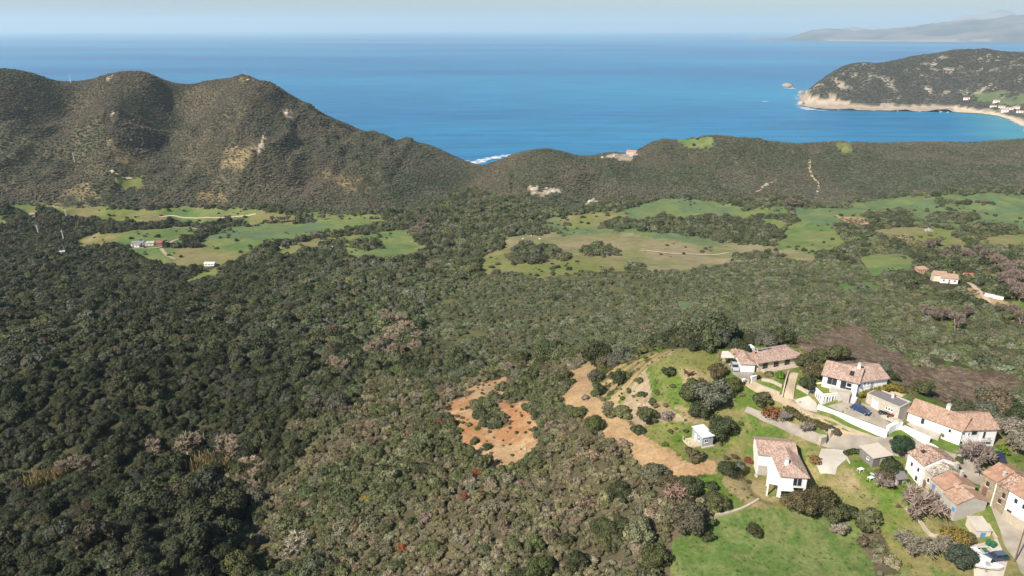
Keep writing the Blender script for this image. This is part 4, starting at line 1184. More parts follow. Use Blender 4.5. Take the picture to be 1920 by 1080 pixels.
strip("farm_track", [(250, 466), (300, 464), (325, 452), (344, 446)], 4.0, LANE, dz=0.4, step=4)
strip("farm_track", [(302, 466), (312, 478), (330, 487)], 3.5, LANE, dz=0.4, step=4)
strip("hill_track", [(1518, 300), (1520, 325), (1534, 345), (1532, 365)], 3.5, SANDP, dz=0.4, step=6)
strip("field_track", [(1200, 470), (1260, 476), (1340, 478), (1370, 474)], 3.0, SANDP, dz=0.4, step=5)
strip("hill_track", [(1815, 530), (1840, 552), (1862, 575)], 3.0, SANDP, dz=0.3, step=3)

# ---------------------------------------------------------------- villa with two wings above the white wall
h = House("villa", "white villa with two angled wings under pink tiles, roof garden porch at its left", "house", (1541, 719), (1597, 737), 185.2, 184.6)
W = h.L
h.wing(0, W + 1.0, 0, 8.6, 182, 188.0, 1.7, over=0.6)
h.window(1.1, 2.3, 185.5, 187.6, mull=1, name='patio_door', frame=GREYF)
h.window(4.2, 2.7, 185.2, 187.4, mull=1, name='patio_door', frame=GREYF)
h.window(7.2 if W > 8.6 else W - 1.5, 1.2, 186.0, 187.2)
z = lambda y: 188.0 + 0.12 + 1.7 * y / 4.3
h.part(MB().quadbox([(W * .80, 1.3, z(1.3) + .02), (W * .80 + 1.0, 1.3, z(1.3) + .02), (W * .80 + 1.0, 2.7, z(2.7) + .02), (W * .80, 2.7, z(2.7) + .02), (W * .80, 1.3, z(1.3) + .14), (W * .80 + 1.0, 1.3, z(1.3) + .14), (W * .80 + 1.0, 2.7, z(2.7) + .14), (W * .80, 2.7, z(2.7) + .14)]), 'skylight', GLASS, h.roof)
h.chimney(W + .2, 4.3, 189, 191.0, 0.65)
h.part(MB().box(2.2, W - .1, -2.0, -.01, 181, 185.1), 'terrace', CONC)
hv = h
# second wing: the same house, its own direction
b = Vector(at_z(1597, 737, 184.6)); c = Vector(at_z(1661, 727, 185.0)); d = c - b
rot = math.atan2(d.y, d.x) - h.rz; base = Vector((W, 0, 0))
before = set(o.name for o in h.root.children)
Lw = math.hypot(d.x, d.y)
h.wing(0, Lw, 0, 8.4, 182, 187.9, 1.6, over=0.55)
h.window(1.2, 0.9, 186.2, 187.0); h.window(2.9, .45, 186.2, 187.2); h.window(4.0, .45, 186.2, 187.2); h.door(5.0, 0.8, 184.9, 2.1, mat=GREYF)
h.part(MB().tube((3.6, 2.9, 188.9), (3.6, 2.9, 189.6), 0.12), 'vent_pipe', TERRA)
for o in h.root.children:
    if o.name not in before:
        o.location = base; o.rotation_euler = (0, 0, rot)
# glazed porch with planted roof
h = House("garden_room", "glazed white annex with a mossy green roof at the left of the villa", "annex", (1517, 736), (1540, 757), 181.9)
W = h.L
D = 5.0
h.wing(0, W, 0, D, 179, 184.3, 0, 'flat', tile=LAWN)
n = 6
for k in range(n): h.window(0.35 + k * (D - .6) / n, (D - .6) / n * (0.72 if k % 2 else .5), 182.2, 183.9, at=W, side='r', sill=False)
for k in range(3): h.window(W - 2.6 + k * 0.8, 0.5, 182.2, 183.9, sill=False)
h.door(W - 4.6, 1.4, 182.0, 2.0, mat=GREYF)
h.part(MB().quadbox([(W - 5.4, -1.3, 183.7), (W - 3.0, -1.3, 183.7), (W - 3.0, -.03, 184.2), (W - 5.4, -.03, 184.2), (W - 5.4, -1.3, 183.76), (W - 3.0, -1.3, 183.76), (W - 3.0, -.03, 184.26), (W - 5.4, -.03, 184.26)]), 'awning', plain("dark_awning", (.05, .045, .07), .8))

# ---------------------------------------------------------------- flat roofed stone garage
h = House("stone_garage", "whitewashed stone garage with flat grey roof in the courtyard behind the parked blue car", "garage", (1622, 758), (1683, 785), 182.1)
W = h.L
h.wing(0, W, 0, 4.8, 180, 184.9, 0, 'flat', wall=PALESTONE, tile=ROOFGREY)
h.chimney(W * .55, 3.6, 184.9, 185.9, 0.5)
h.door(1.6, 1.6, 182.1, 2.1, mat=FRAMEW); h.window(5.0, 0.5, 183.2, 183.9); h.window(W - 2.6, .5, 183.2, 184.0); h.window(W - 1.9, .5, 183.2, 184.0)
h.part(MB().box(W * .6, W + 1.2, -1.2, -.01, 181.2, 182.2), 'plinth', PALESTONE)

# ---------------------------------------------------------------- long white house bent in the middle
h = House("long_house", "long white house with bent tiled roof and a small balcony at its right end", "house", (1700, 788), (1793, 832), 180.5, 179.2)
W = h.L; EZ = 183.1
h.wing(0, W + .6, 0, 7.6, 177, EZ, 1.7, tile=TILEO)
h.window(3.0, .8, 181.0, 182.5, frame=GREYF); h.window(W - 2.2, .7, 181.3, 182.3)
h.chimney(W * .62, 4.6, 184, 185.9, .8)
h.part(MB().box(0, W * .7, -1.5, -.01, 179, 180.3), 'terrace', CONC)
b = Vector(at_z(1793, 832, 179.2)); c = Vector(at_z(1862, 836, 178.3)); d = c - b
rot = math.atan2(d.y, d.x) - h.rz; base = Vector((W, 0, 0)); before = set(o.name for o in h.root.children); Lw = math.hypot(d.x, d.y)
h.wing(0, Lw, 0, 7.6, 175, EZ, 1.7, tile=TILEO)
h.window(2.2, .5, 181.2, 182.2); h.window(3.0, 1.4, 181.4, 182.5, frame=GREYF); h.window(5.8, .8, 180.4, 182.3, name='balcony_door'); h.window(.6, .9, 179.0, 179.9)
bal = MB().box(5.0, 7.3, -.9, -.01, 180.1, 180.25)
bo = h.part(bal, 'balcony', WHITE)
rl = MB(); rl.box(5.0, 7.3, -.9, -.86, 181.05, 181.1)
for k in range(16): rl.box(5.0 + k * .15, 5.03 + k * .15, -.9, -.87, 180.25, 181.05)
h.part(rl, 'railing', BLACK, bo)
for o in h.root.children:
    if o.name not in before:
        o.location = base; o.rotation_euler = (0, 0, rot)

# ---------------------------------------------------------------- house with pool
h = House("pool_house", "low white house with long tiled roof beside the turquoise pool", "house", (1388, 697), (1414, 698), 182.4)
W = h.L
h.wing(0, W, 0, 8.0, 180, 184.85, .75, 'gy', hipl=1.6, over=.3)
h.chimney(W + .4, 4.2, 185.2, 187.0, .55, TERRA)
b = Vector(at_z(1420, 696, 182.5)); c = Vector(at_z(1503, 680, 182.8)); d = c - b
rel = Matrix.Rotation(-h.rz, 3, 'Z') @ Vector((b.x - h.a.x, b.y - h.a.y, 0))
rot = math.atan2(d.y, d.x) - h.rz; before = set(o.name for o in h.root.children); Lw = math.hypot(d.x, d.y)
h.wing(0, 5.4, 0, 3.6, 180, 185.0, 1.05, 'mono', wall=CREAM, over=.5)
h.wing(5.42, Lw, 0.01, 7.2, 180, 185.0, 1.05, hipr=2.2, wall=CREAM, over=0.5)
for k in range(4): h.window(1.5 + k * 3.6, 1.6, 182.9, 184.5, frame=DWOOD)
h.part(MB().box(1.2, Lw * .9, -1.8, -.01, 181, 182.75), 'terrace', STONEP)
for o in h.root.children:
    if o.name not in before:
        o.location = rel; o.rotation_euler = (0, 0, rot)
def quad_at(name, label, cat, pxs, z, mat, th=0.12):
    P = [Vector(at_z(*p, z)) for p in pxs]; o0 = sum(P, Vector()) / len(P)
    P = [p - o0 for p in P]
    a = sum((P[i].x * P[(i + 1) % len(P)].y - P[(i + 1) % len(P)].x * P[i].y) for i in range(len(P)))
    if a < 0: P.reverse()
    o = MB().slab(P, th).build(name, mat); o.location = o0; EXCL.append((o0.x, o0.y, 3)); return tag(o, label, cat)
P4 = [(1392, 663), (1420, 665), (1428, 659), (1404, 659)]
root = thing("swimming_pool", "turquoise swimming pool behind the low tiled house", "pool", Vector(at_z(1410, 662, 183.9)))
def quad_child(name, pxs, z, mat, parent, th, grow=1.0):
    P = [Vector(at_z(*p, z)) - parent.location for p in pxs]; c = sum(P, Vector()) / len(P); P = [c + (p - c) * grow for p in P]
    P[0:] = [Vector((p.x, p.y, z - parent.location.z)) for p in P]
    if sum((P[i].x * P[(i + 1) % 4].y - P[(i + 1) % 4].x * P[i].y) for i in range(4)) < 0: P.reverse()
    return MB().slab(P, th).build(name, mat, parent)
quad_child("pool_edge", P4, 183.9, WHITE, root, 1.5, 1.25); quad_child("water", P4, 183.94, POOLW, root, .03)
EXCL.append((root.location.x, root.location.y, 10))
for k in range(3):
    px = 1427 + k * 8.6
    p = Vector(at_z(px, 661 - k * 1.6, 185.3)); o = thing("solar_panel", ["dark solar panel nearest the pool, leftmost of three in a row", "middle solar panel of the row of three beside the pool", "solar panel farthest from the pool, rightmost of three"][k], "solar panel", p, 0.12, "solar panels beside the pool")
    MB().quadbox([(-.75, -.8, 0), (.75, -.8, 0), (.75, .8, .45), (-.75, .8, .45), (-.75, -.8, .05), (.75, -.8, .05), (.75, .8, .5), (-.75, .8, .5)]).build("cells", SOLAR, o)
    m = MB()
    for a in (-.8, .77): m.quadbox([(a, -.84, -.02), (a + .03, -.84, -.02), (a + .03, .84, .44), (a, .84, .44), (a, -.84, .07), (a + .03, -.84, .07), (a + .03, .84, .53), (a, .84, .53)])
    m.build("panel_frame", FRAMEW, o)["kind"] = "stuff"
    for x in (-.7, .64): MB().box(x, x + .06, .7, .76, -2.2, .42).build("leg", FRAMEW, o)
h = House("pool_cabin", "small hut with grey brown tiled hip roof left of the pool", "hut", (1375, 671), (1391, 671), 183.6)
h.wing(0, h.L, 0, 3.5, 182, 185.3, .9, hipl=1.0, hipr=1.0, wall=STONEP, tile=TILEOLD, over=.35); h.door(.6, .9, 183.6, 1.6)
h = House("pump_house", "tiny flat topped white block behind the pool", "shed", (1403, 660), (1414, 659), 183.8)
h.wing(0, h.L, 0, 2.0, 182.5, 184.8, 0, 'flat', tile=WHITE); h.door(.4, .6, 183.8, .9)
h = House("carport", "open shelter with pale flat roof beside the grassy knoll", "carport", (1352, 682), (1371, 682), 183.0)
r = MB().slab([(-.4, -.6, 185.2), (h.L + .5, -.6, 185.2), (h.L - .2, 2.9, 185.5), (.8, 2.9, 185.5)], .18); h.part(r, 'roof', plain("pale_sheet", (.62, .53, .45), .8, .08))
for x in (.1, h.L - .1):
    for y in (0, 2.5): h.post(x, y, 182, 185.05, .09, WOOD)
h.part(MB().box(.9, h.L - .2, 2.4, 2.55, 182, 185.1), 'back_wall', STONEP); h.free(2, 2, 3.5)

# ---------------------------------------------------------------- white house on stilts with deck
h = House("deck_house", "white house with pink tiled L roof and a raised deck on posts", "house", (1418, 889), (1463, 893), 170.4)
W = h.L; EZ = 176.2
h.wing(0, W + 3, 0, 7.2, 168, EZ, 1.25)
h.window(3.0, 1.1, 173.6, 175.6, name='patio_door', mull=1); h.window(.5, 2.2, 173.9, 175.6, frame=FRAMEW, pane=plain("pale_blind", (.55, .58, .57), .6))
h.part(MB().box(.15, 2.9, -.12, -.01, 170.3, 173.0), 'rendered_panel', GREYR)
fl = 173.3
b = Vector(at_z(1463, 911, fl)); c = Vector(at_z(1511, 914, fl)); d = c - b
rel = Matrix.Rotation(-h.rz, 3, 'Z') @ Vector((b.x - h.a.x, b.y - h.a.y, 0)); rot = math.atan2(d.y, d.x) - h.rz; before = set(o.name for o in h.root.children); Lw = math.hypot(d.x, d.y)
h.wing(0, Lw, 0, 9.5, fl - .25, EZ, 1.25, 'gy', hipl=2.6)
for x in (.2, Lw * .5, Lw - .2):
    for y in (.2, 4.5, 9.0): h.post(x, y, 167, fl - .25, .18)
h.part(MB().box(.1, Lw - .1, 3.2, 9.4, 168, fl - .26), 'basement', GREYR)
h.window(Lw - 3.0, 2.0, 173.5, 175.6, name='patio_door', mull=1)
h.chimney(Lw * .28, 3.0, 176.4, 178.5, .7)
h.part(MB().box(-.2, 2.6, -1.6, -.01, fl - .2, fl), 'landing', WHITE)
st = MB()
for k in range(9): st.box(2.65 + .0, 3.6, -1.5 - k * .3, -1.2 - k * .3, fl - .35 - k * .3, fl - .2 - k * .3)
h.part(st, 'stairs', WHITE)
for o in h.root.children:
    if o.name not in before: o.location = rel; o.rotation_euler = (0, 0, rot)
def loc(px, py, z):
    p = Vector(at_z(px, py, z)); q = Matrix.Rotation(-h.rz, 3, 'Z') @ Vector((p.x - h.a.x, p.y - h.a.y, 0)); return Vector((q.x, q.y, z))
dk_ = [loc(1440, 905, fl), loc(1463, 909.5, fl), loc(1458, 868, fl), loc(1439, 868, fl)]
h.part(MB().slab(dk_, .22), 'deck', WHITE)
r = MB(); a_, b_ = dk_[3], dk_[0]
for k in range(9):
    p = a_ + (b_ - a_) * (k / 8); r.tube((p.x, p.y, fl), (p.x, p.y, fl + 1.0), .03, n=4)
r.tube((a_.x, a_.y, fl + 1.0), (b_.x, b_.y, fl + 1.0), .04, n=4); h.part(r, 'railing', FRAMEW)['kind'] = 'stuff'
for t_, u_ in ((.04, .98), (.9, .98), (.04, .55)):
    p = dk_[3] + (dk_[0] - dk_[3]) * u_ + (dk_[1] - dk_[0]) * t_; h.post(p.x, p.y, 167, fl - .22, .15)
x1, y0 = rel.x, rel.y
h.free(rel.x + Lw / 2, rel.y + 4, 7); h.free(x1, y0, 3)

# ---------------------------------------------------------------- blockwork shed and sheds in the gardens
h = House("block_shed", "unrendered grey blockwork shed with pale flat roof and light green door", "shed", (1635, 875), (1668, 869), 175.9)
h.wing(0, h.L, 0, 4.3, 173, 178.2, .35, 'mono', wall=DARKC, tile=plain('pale_screed', (.52, .46, .38), .9, .1), over=.25, th=.14); h.door(2.0, 1.2, 175.9, 1.9, mat=plain("pale_green_door", (.42, .45, .33), .7)); h.window(1.2, .7, 176.9, 177.5, side='l')
h = House("tool_shed", "little dark roofed hut at the foot of the stone row", "shed", (1680, 910), (1698, 908), 174.6)
h.wing(0, h.L, 0, 2.6, 173, 176.3, .6, wall=GREYR, tile=ROOFGREY, over=.3); h.door(.5, .8, 174.6, 1.6, mat=DWOOD)
h = House("garden_cabin", "pale grey timber cabin with white sheet roof under the dark tree", "cabin", (1316, 838), (1336, 834), 173.6)
h.wing(0, h.L, 0, 4.6, 172, 176.2, .4, 'mono', wall=plain("bluegrey_boards", (.33, .36, .36), .8, .15, 3), tile=plain("white_sheet", (.62, .63, .66), .5, .05), over=.25, th=.1)
h.window(.5, 1.1, 174.6, 175.6, mull=1); h.window(1.0, .8, 174.5, 175.4, side='l'); h.door(2.6, .8, 173.7, 1.9, side='l', mat=FRAMEW)
h.part(MB().box(-2.8, -.05, 0.4, 4.4, 173.3, 173.75), 'deck', SANDP)
h.part(MB().box(-.2, h.L + .2, -.6, -.02, 173.2, 173.7), 'step', STONEP)
for k in range(4): h.post(-2.7, .5 + k * 1.25, 173.7, 174.7, .05, FRAMEW, 'rail_post')

# ---------------------------------------------------------------- old row of village houses
P0 = Vector(at_z(1787, 976, 172.4)); P1 = Vector(at_z(1700, 884, 174.0))
ax = (P1 - P0); LR = math.hypot(ax.x, ax.y); ang = math.atan2(ax.y, ax.x) - math.pi / 2
def row_house(name, label, y0, y1, x0, x1, eave, rise, wall, tile):
    h = House.__new__(House); h.a = Vector((P0.x, P0.y, 0)); h.rz = ang; h.L = x1 - x0
    h.root = thing(name, label, "house", h.a, ang)
    h.wing(x0, x1, y0 + .03, y1 - .03, 169, eave, rise, 'gy', wall=wall, tile=tile, over=.25, th=.16)
    return h
WR = 7.0
h1 = row_house("row_house", "lowest end house of the old row, rough grey gable and blue shutters", 0, LR * .25, 0, WR, 176.6, 1.35, GREYR, TILEO)
h1.window(.25 * LR - 3.6, .7, 174.3, 175.3, side='l', frame=BLUE, pane=BLUE, sill=False)
h1.chimney(2.3, 3.4, 177.0, 178.2, .7, TERRA); h1.door(1.0, .8, 172.4, 1.9, side='l', mat=WOOD)
h2 = row_house("row_house", "row house with faded plain tile roof, second from the lower gable", LR * .25, LR * .50, -.1, WR + .2, 177.4, 1.4, PALESTONE, TILEPLAIN)
h2.window(LR * .30, .7, 174.6, 175.6, -.1, 'l', frame=BLUE, pane=BLUE, sill=False); h2.window(LR * .42, .8, 175.4, 176.6, -.1, 'l', frame=BLUE, pane=BLUE, sill=False); h2.chimney(WR - .8, LR * .46, 177.4, 179.2, .6, GREYR)
h3 = row_house("row_house", "narrow row house with rough white mottled stone tile roof", LR * .50, LR * .66, .1, WR + .1, 178.2, 1.5, PALESTONE, TILEGREY)
h3.window(LR * .55, .8, 175.6, 176.8, .1, 'l'); h3.door(LR * .6, .9, 173.6, 2.0, .1, 'l'); h3.chimney(WR - .7, LR * .58, 178.2, 180, .6, GREYR)
h4 = row_house("row_house", "topmost house of the old row with white wall and mottled pink roof", LR * .66, LR * 1.0, -.6, WR + .6, 179.2, 1.7, WHITE, TILEOLD)
h4.window(LR * .72, .8, 176.6, 177.8, -.6, 'l'); h4.window(LR * .86, .8, 176.6, 177.8, -.6, 'l'); h4.window(LR * .72, .9, 174.2, 175.6, -.6, 'l')
z = lambda x: 179.2 + .12 + 1.7 * (x + .6) / (WR / 2 + .6)
h4.part(MB().quadbox([(1.2, LR * .86, z(1.2) + .02), (2.0, LR * .86, z(2.0) + .02), (2.0, LR * .86 + 1, z(2.0) + .02), (1.2, LR * .86 + 1, z(1.2) + .02), (1.2, LR * .86, z(1.2) + .12), (2.0, LR * .86, z(2.0) + .12), (2.0, LR * .86 + 1, z(2.0) + .12), (1.2, LR * .86 + 1, z(1.2) + .12)]), 'skylight', GLASS, h4.roof)
for hh, y in ((h1, LR * .12), (h2, LR * .34), (h2, LR * .45), (h3, LR * .57)):   # pent roofs over doors on the lane side
    hh.part(MB().slab([(WR + .25, y - .8, 175.2), (WR + 1.1, y - .8, 174.9), (WR + 1.1, y + .8, 174.9), (WR + .25, y + .8, 175.2)], .1), 'door_canopy', DWOOD)
h = House("lean_to", "white lean-to with one blue shutter below the grey gable", "annex", (1827, 1010), (1855, 1010), 171.6)
h.wing(0, h.L, 0, 3.4, 169, 173.5, .9, 'mono', wall=CREAM, tile=CONC, over=.15, th=.14); h.window(1.0, 1.0, 172.0, 173.1, frame=BLUE, pane=BLUE, sill=False)

# ---------------------------------------------------------------- stone house and white house across the lane
h = House("stone_house", "honey coloured rubble stone house with plain terracotta roof across the lane", "house", (1835, 921), (1880, 960), 176.3, 175.2)
W = h.L; EZ = 181.0
h.wing(0, W * .55, 0, 8.0, 172, EZ, 1.5, wall=STONE, tile=TILEPLAIN, over=.3)
h.wing(W * .55 + .02, W, .05, 8.3, 172, EZ - .25, 1.4, wall=STONE, tile=TILEOLD, over=.3)
h.part(MB().box(W * .55 - .1, W * .55 + .1, -.1, -.01, 173, EZ - .1), 'corner_pier', WHITE)
h.window(1.1, .7, 178.6, 179.7, frame=DWOOD); h.door(.7, 1.0, 176.1, 2.0, mat=WOOD); h.window(W * .55 + 1.1, .7, 176.6, 177.6, frame=DWOOD); h.window(W - 1.0, .6, 178.2, 179.4, frame=DWOOD)
h.chimney(W * .5, 2.0, 181, 182.6, .5, GREYR)
h = House("white_house", "tall white rendered house beside the lane, cut by the frame edge", "house", (1880, 965), (1914, 992), 175.0, 174.4)
h.wing(0, h.L + 4, 0, 8.0, 171, 181.2, 1.5, tile=TILEPLAIN, over=.3); h.window(1.3, .8, 179.0, 180.2, frame=plain("pale_blue_frame", (.5, .6, .7), .6)); h.door(.5, 1.0, 174.9, 2.0, mat=DWOOD)
h.part(MB().box(0, h.L + 4, -.16, -.01, 172, 176.4), 'stone_base', STONEP); h.window(h.L - 1, .8, 178.8, 180.0)
h.chimney(2.6, 2.6, 181.4, 183.2, .6, TERRA)

# ---------------------------------------------------------------- walls and gates of the hamlet
wall_path("retaining_wall", "long curved white retaining wall below the courtyard with the blue car", [Vector(at_z(1531, 776, 179.6)), Vector(at_z(1560, 790, 178.9)), Vector(at_z(1600, 806, 178.4)), Vector(at_z(1640, 819, 178.2)), Vector(at_z(1661, 824, 178.2))], [2.6, 3.1, 2.9, 2.4], .5, WHITE, WHITE)
wall_path("retaining_wall", "short white wall bending right above the umbrella tree", [Vector(at_z(1690, 812, 178.9)), Vector(at_z(1712, 823, 178.5)), Vector(at_z(1741, 838, 177.9))], [1.8, 2.1, 2.3], .9, WHITE, WHITE)
wall_path("garden_wall", "white wall stub with grey end facing the gateway", [Vector(at_z(1662, 814, 179.2)), Vector(at_z(1676, 806, 179.8)), Vector(at_z(1689, 804, 180.0))], 1.9, .8, WHITE, WHITE)
wall_path("garden_wall", "pale concrete garden wall beside the lawn next to the driveway", [Vector(at_z(1586, 862, 175.2)), Vector(at_z(1596, 882, 174.4)), Vector(at_z(1608, 906, 173.6))], .9, .35, CONC)
wall_path("garden_wall", "low white wall right of the annex porch above the courtyard", [Vector(at_z(1571, 756, 182.2)), Vector(at_z(1588, 753, 182.4)), Vector(at_z(1604, 749, 182.6))], .8, .35, STONEP)
wall_path("low_wall", "thin pale wall under the big bare tree in the lower garden", [G(1698, 955), G(1718, 972), G(1742, 1004), G(1758, 1008)], .8, .3, STONEP)
wall_path("low_wall", "stepped stone wall along the top of the lower meadow", [G(1338, 968), G(1372, 962), G(1402, 950), G(1422, 938)], .5, .5, STONEP)
wall_path("low_wall", "dry stone wall beside the parking place", [G(1742, 838), G(1756, 846), G(1762, 858)], 1.0, .5, WHITE)
wall_path("low_wall", "upper dry stone terrace wall in the garden below the pool house", [G(1428, 714), G(1446, 717), G(1466, 727)], .8, .4, STONEP)
wall_path("low_wall", "lower dry stone terrace wall in the garden below the pool house", [G(1420, 726), G(1438, 731), G(1462, 741)], .8, .4, STONEP)
wall_path("low_wall", "dark boundary wall along the left of the sandy path", [G(1478, 700), G(1472, 720), G(1466, 748)], .9, .3, STONEP)
wall_path("low_wall", "stone bank wall right of the sandy path under the villa trees", [G(1494, 728), G(1504, 733), G(1516, 740)], 1.0, .5, STONEP)
wall_path("kerb_wall", "rough stone kerb wall along the road beside the lean-to", [G(1852, 985), G(1860, 1000), G(1868, 1012)], .6, .4, STONEP)
for (px, py, lab) in [(1540, 832, "broad pale stone gate pillar at the left of the grey gate"), (1556, 818, "narrow stone gate pillar at the right of the grey gate")]:
    g = G(px, py); o = thing("gate_pillar", lab, "pillar", g, .4, "stone pillars of the lane gate")
    w = .75 if px < 1550 else .45
    MB().box(-w, w, -.4, .4, -.5, 1.9).build("shaft", STONEP, o); MB().box(-w - .1, w + .1, -.5, .5, 1.903, 2.05).build("cap", CONC, o); EXCL.append((g.x, g.y, 2.5))
g = G(1549, 826); o = thing("lane_gate", "grey sheet metal gate between two stone pillars on the lane", "gate", g, math.radians(62))
MB().box(-1.2, 1.2, -.03, .03, .1, 1.6).build("gate_panel", GREYF, o); m = MB().box(-1.26, -1.2, -.05, .05, 0, 1.7).box(1.2, 1.26, -.05, .05, 0, 1.7).box(-1.2, 1.2, -.05, .05, 1.6, 1.66); m.build("gate_frame", METAL, o)
for (px, py, lab) in [(1393, 722, "white gate post at the left of the pool house drive"), (1412, 716, "curved white gate pier at the right of the pool house drive")]:
    g = G(px, py); o = thing("gate_pier", lab, "pillar", g, .5, "white piers of the pool house gate"); w = .45 if px < 1400 else .9
    MB().box(-w, w, -.25, .25, -.5, 1.7).build("shaft", WHITE, o); MB().box(-w - .06, w + .06, -.31, .31, 1.703, 1.8).build("cap", WHITE, o)
g = G(1405, 716); o = thing("drive_gate", "open dark grey gate leaf of the pool house drive", "gate", g, math.radians(70)); MB().box(-1.1, 1.1, -.03, .03, .1, 1.5).build("gate_panel", GREYF, o); MB().box(-1.15, 1.15, -.05, .05, 1.503, 1.57).build("gate_rail", METAL, o)

# ---------------------------------------------------------------- far buildings
excl((1765, 538, 11), (1782, 541, 12), (1800, 540, 11), (1815, 533, 9), (1733, 521, 9), (1748, 530, 9), (1862, 562, 8), (258, 468, 8), (285, 467, 8), (300, 467, 8), (392, 504, 8), (618, 473, 7))
def far_house(name, label, cat, A, B, z, dep, h, rise, roof='gx', wall=None, tile=None, n=2, **k):
    H = House(name, label, cat, A, B, z, z); w = wall or WHITE
    H.wing(0, H.L, 0, dep, z - 4, z + h, rise, roof, wall=w, tile=tile or TILEO, over=.4, **k)
    for q in range(n): H.window(H.L * (q + .6) / (n + .4) - .4, 1.0, z + h * .35, z + h * .75, sill=False)
    return H
H = far_house("farm_shed", "long grey roofed farm shed at the left end of the farm", "shed", (246, 462), (269, 461), HZ(*G(258, 462)[:2]), 9, 3.2, .9, tile=METAL, n=3); H.door(1, 2, H.a.z, 2.4, mat=GREYF)
H = far_house("farm_shed", "low white shed in front of the long grey farm shed", "shed", (252, 463.5), (261, 463.5), HZ(*G(256, 464)[:2]), 4, 2.4, .4, 'mono', n=1)
far_house("farm_shed", "small pale farm outbuilding beside the red roofed barn", "shed", (272, 461), (288, 460), HZ(*G(280, 461)[:2]), 6, 2.6, .5, 'mono', tile=CONC, n=2)
far_house("farm_barn", "barn with red roof at the farm in the valley", "barn", (293, 461), (304, 461), HZ(*G(298, 461)[:2]), 7, 3.4, 1.4, wall=plain("red_boards", (.24, .09, .07), .8), tile=plain("red_sheet", (.28, .10, .09), .7), n=1)
far_house("farm_shed", "white metal shed right of the red roofed barn", "shed", (306, 459), (314, 459), HZ(*G(310, 459)[:2]), 5, 2.6, .5, tile=METAL, n=1)
far_house("stable", "white oblong stable by the small paddock in the woods", "stable", (383, 499), (402, 499), HZ(*G(392, 499)[:2]), 5, 2.6, .6, tile=FRAMEW, n=3)
far_house("field_hut", "grey roofed hut beside trees at the edge of the green fields", "hut", (613, 468), (624, 468), HZ(*G(618, 468)[:2]), 5, 2.3, .5, tile=METAL, n=1)
far_house("woodland_cabin", "pale cabin half hidden in trees left of the farm", "cabin", (112, 477), (122, 476), HZ(*G(117, 477)[:2]), 5, 2.4, .6, tile=CONC, n=1)
far_house("woodland_house", "house with terracotta roof among trees above the far left field", "house", (56, 407), (66, 406), HZ(*G(61, 407)[:2]), 7, 3, 1.2, wall=CREAM, n=1)
zc = HZ(*G(1780, 532)[:2])
H = House("country_house", "white country house with terracotta roof on the wooded slope", "house", (1763, 530), (1795, 533), zc)
H.wing(0, H.L, 0, 8, zc - 4, zc + 3.6, 1.8, tile=TILEO); H.wing(-3.5, 4, 4, 11, zc - 4, zc + 4.0, 1.6, tile=TILEO, wall=CREAM)
for q in range(3): H.window(1.2 + q * 3.2, 1.1, zc + 1.2, zc + 2.6)
H.chimney(H.L * .8, 5, zc + 4.5, zc + 6.8, .8, TERRA); H.door(H.L * .45, 1.0, zc, 2.1)
zc = HZ(*G(1815, 526)[:2]); far_house("guest_house", "small white house with bright red roof right of the country house", "house", (1808, 526), (1824, 527), zc, 6, 3, 1.5, tile=plain("red_roof", (.36, .12, .08), .8, .1), n=2)
zc = HZ(*G(1733, 514)[:2]); far_house("tower_house", "small orange house with pointed roof left of the country house", "house", (1721, 515), (1740, 515), zc, 5.5, 4.2, 1.4, wall=TERRA, tile=TILEO, n=2, hipl=2.2, hipr=2.2)
for px, py, l in [(1855, 556, "white polytunnel at the upper end of the sloping garden"), (1872, 560, "pale polytunnel at the lower end of the sloping garden")]:
    g = G(px, py); m = MB()
    for k in range(8):
        a0, a1 = k * math.pi / 8, (k + 1) * math.pi / 8
        m.poly([(math.cos(a0) * 2, -2.5, math.sin(a0) * 1.8), (math.cos(a0) * 2, 2.5, math.sin(a0) * 1.8), (math.cos(a1) * 2, 2.5, math.sin(a1) * 1.8), (math.cos(a1) * 2, -2.5, math.sin(a1) * 1.8)])
    for y in (-2.5, 2.5): m.poly([(math.cos(k * math.pi / 8) * 2, y, math.sin(k * math.pi / 8) * 1.8) for k in range(9)])
    o = m.build("polytunnel", plain("tunnel_film", (.55, .56, .58), .4)); o.location = g; o.rotation_euler = (0, 0, .9); tag(o, l, "polytunnel", "polytunnels on the slope")
zc = HZ(*G(1185, 288)[:2]); far_house("coast_house", "pink coastal house on the rocky spur above the sea", "house", (1174, 289), (1193, 290), zc, 12, 5, 2.0, wall=plain("pink_render", (.60, .44, .38), .85), tile=TERRA, n=3)
for k, (px, py, w) in enumerate([(1812, 260.5, 20), (1838, 259.5, 16), (1856, 258, 18), (1876, 256.5, 20)]):
    zc = HZ(*G(px, py + 3)[:2]); far_house("shore_villa", ["leftmost white villa of the four on the far crest", "second white villa from the left on the far crest", "third white villa from the left on the far crest", "rightmost white villa of the four on the far crest"][k], "villa", (px - w / 2, py), (px + w / 2, py), zc, 9, 4 + (k % 2), 1.0, 'flat' if k % 2 else 'gx', tile=CONC if k % 2 else TILEPLAIN, n=4)
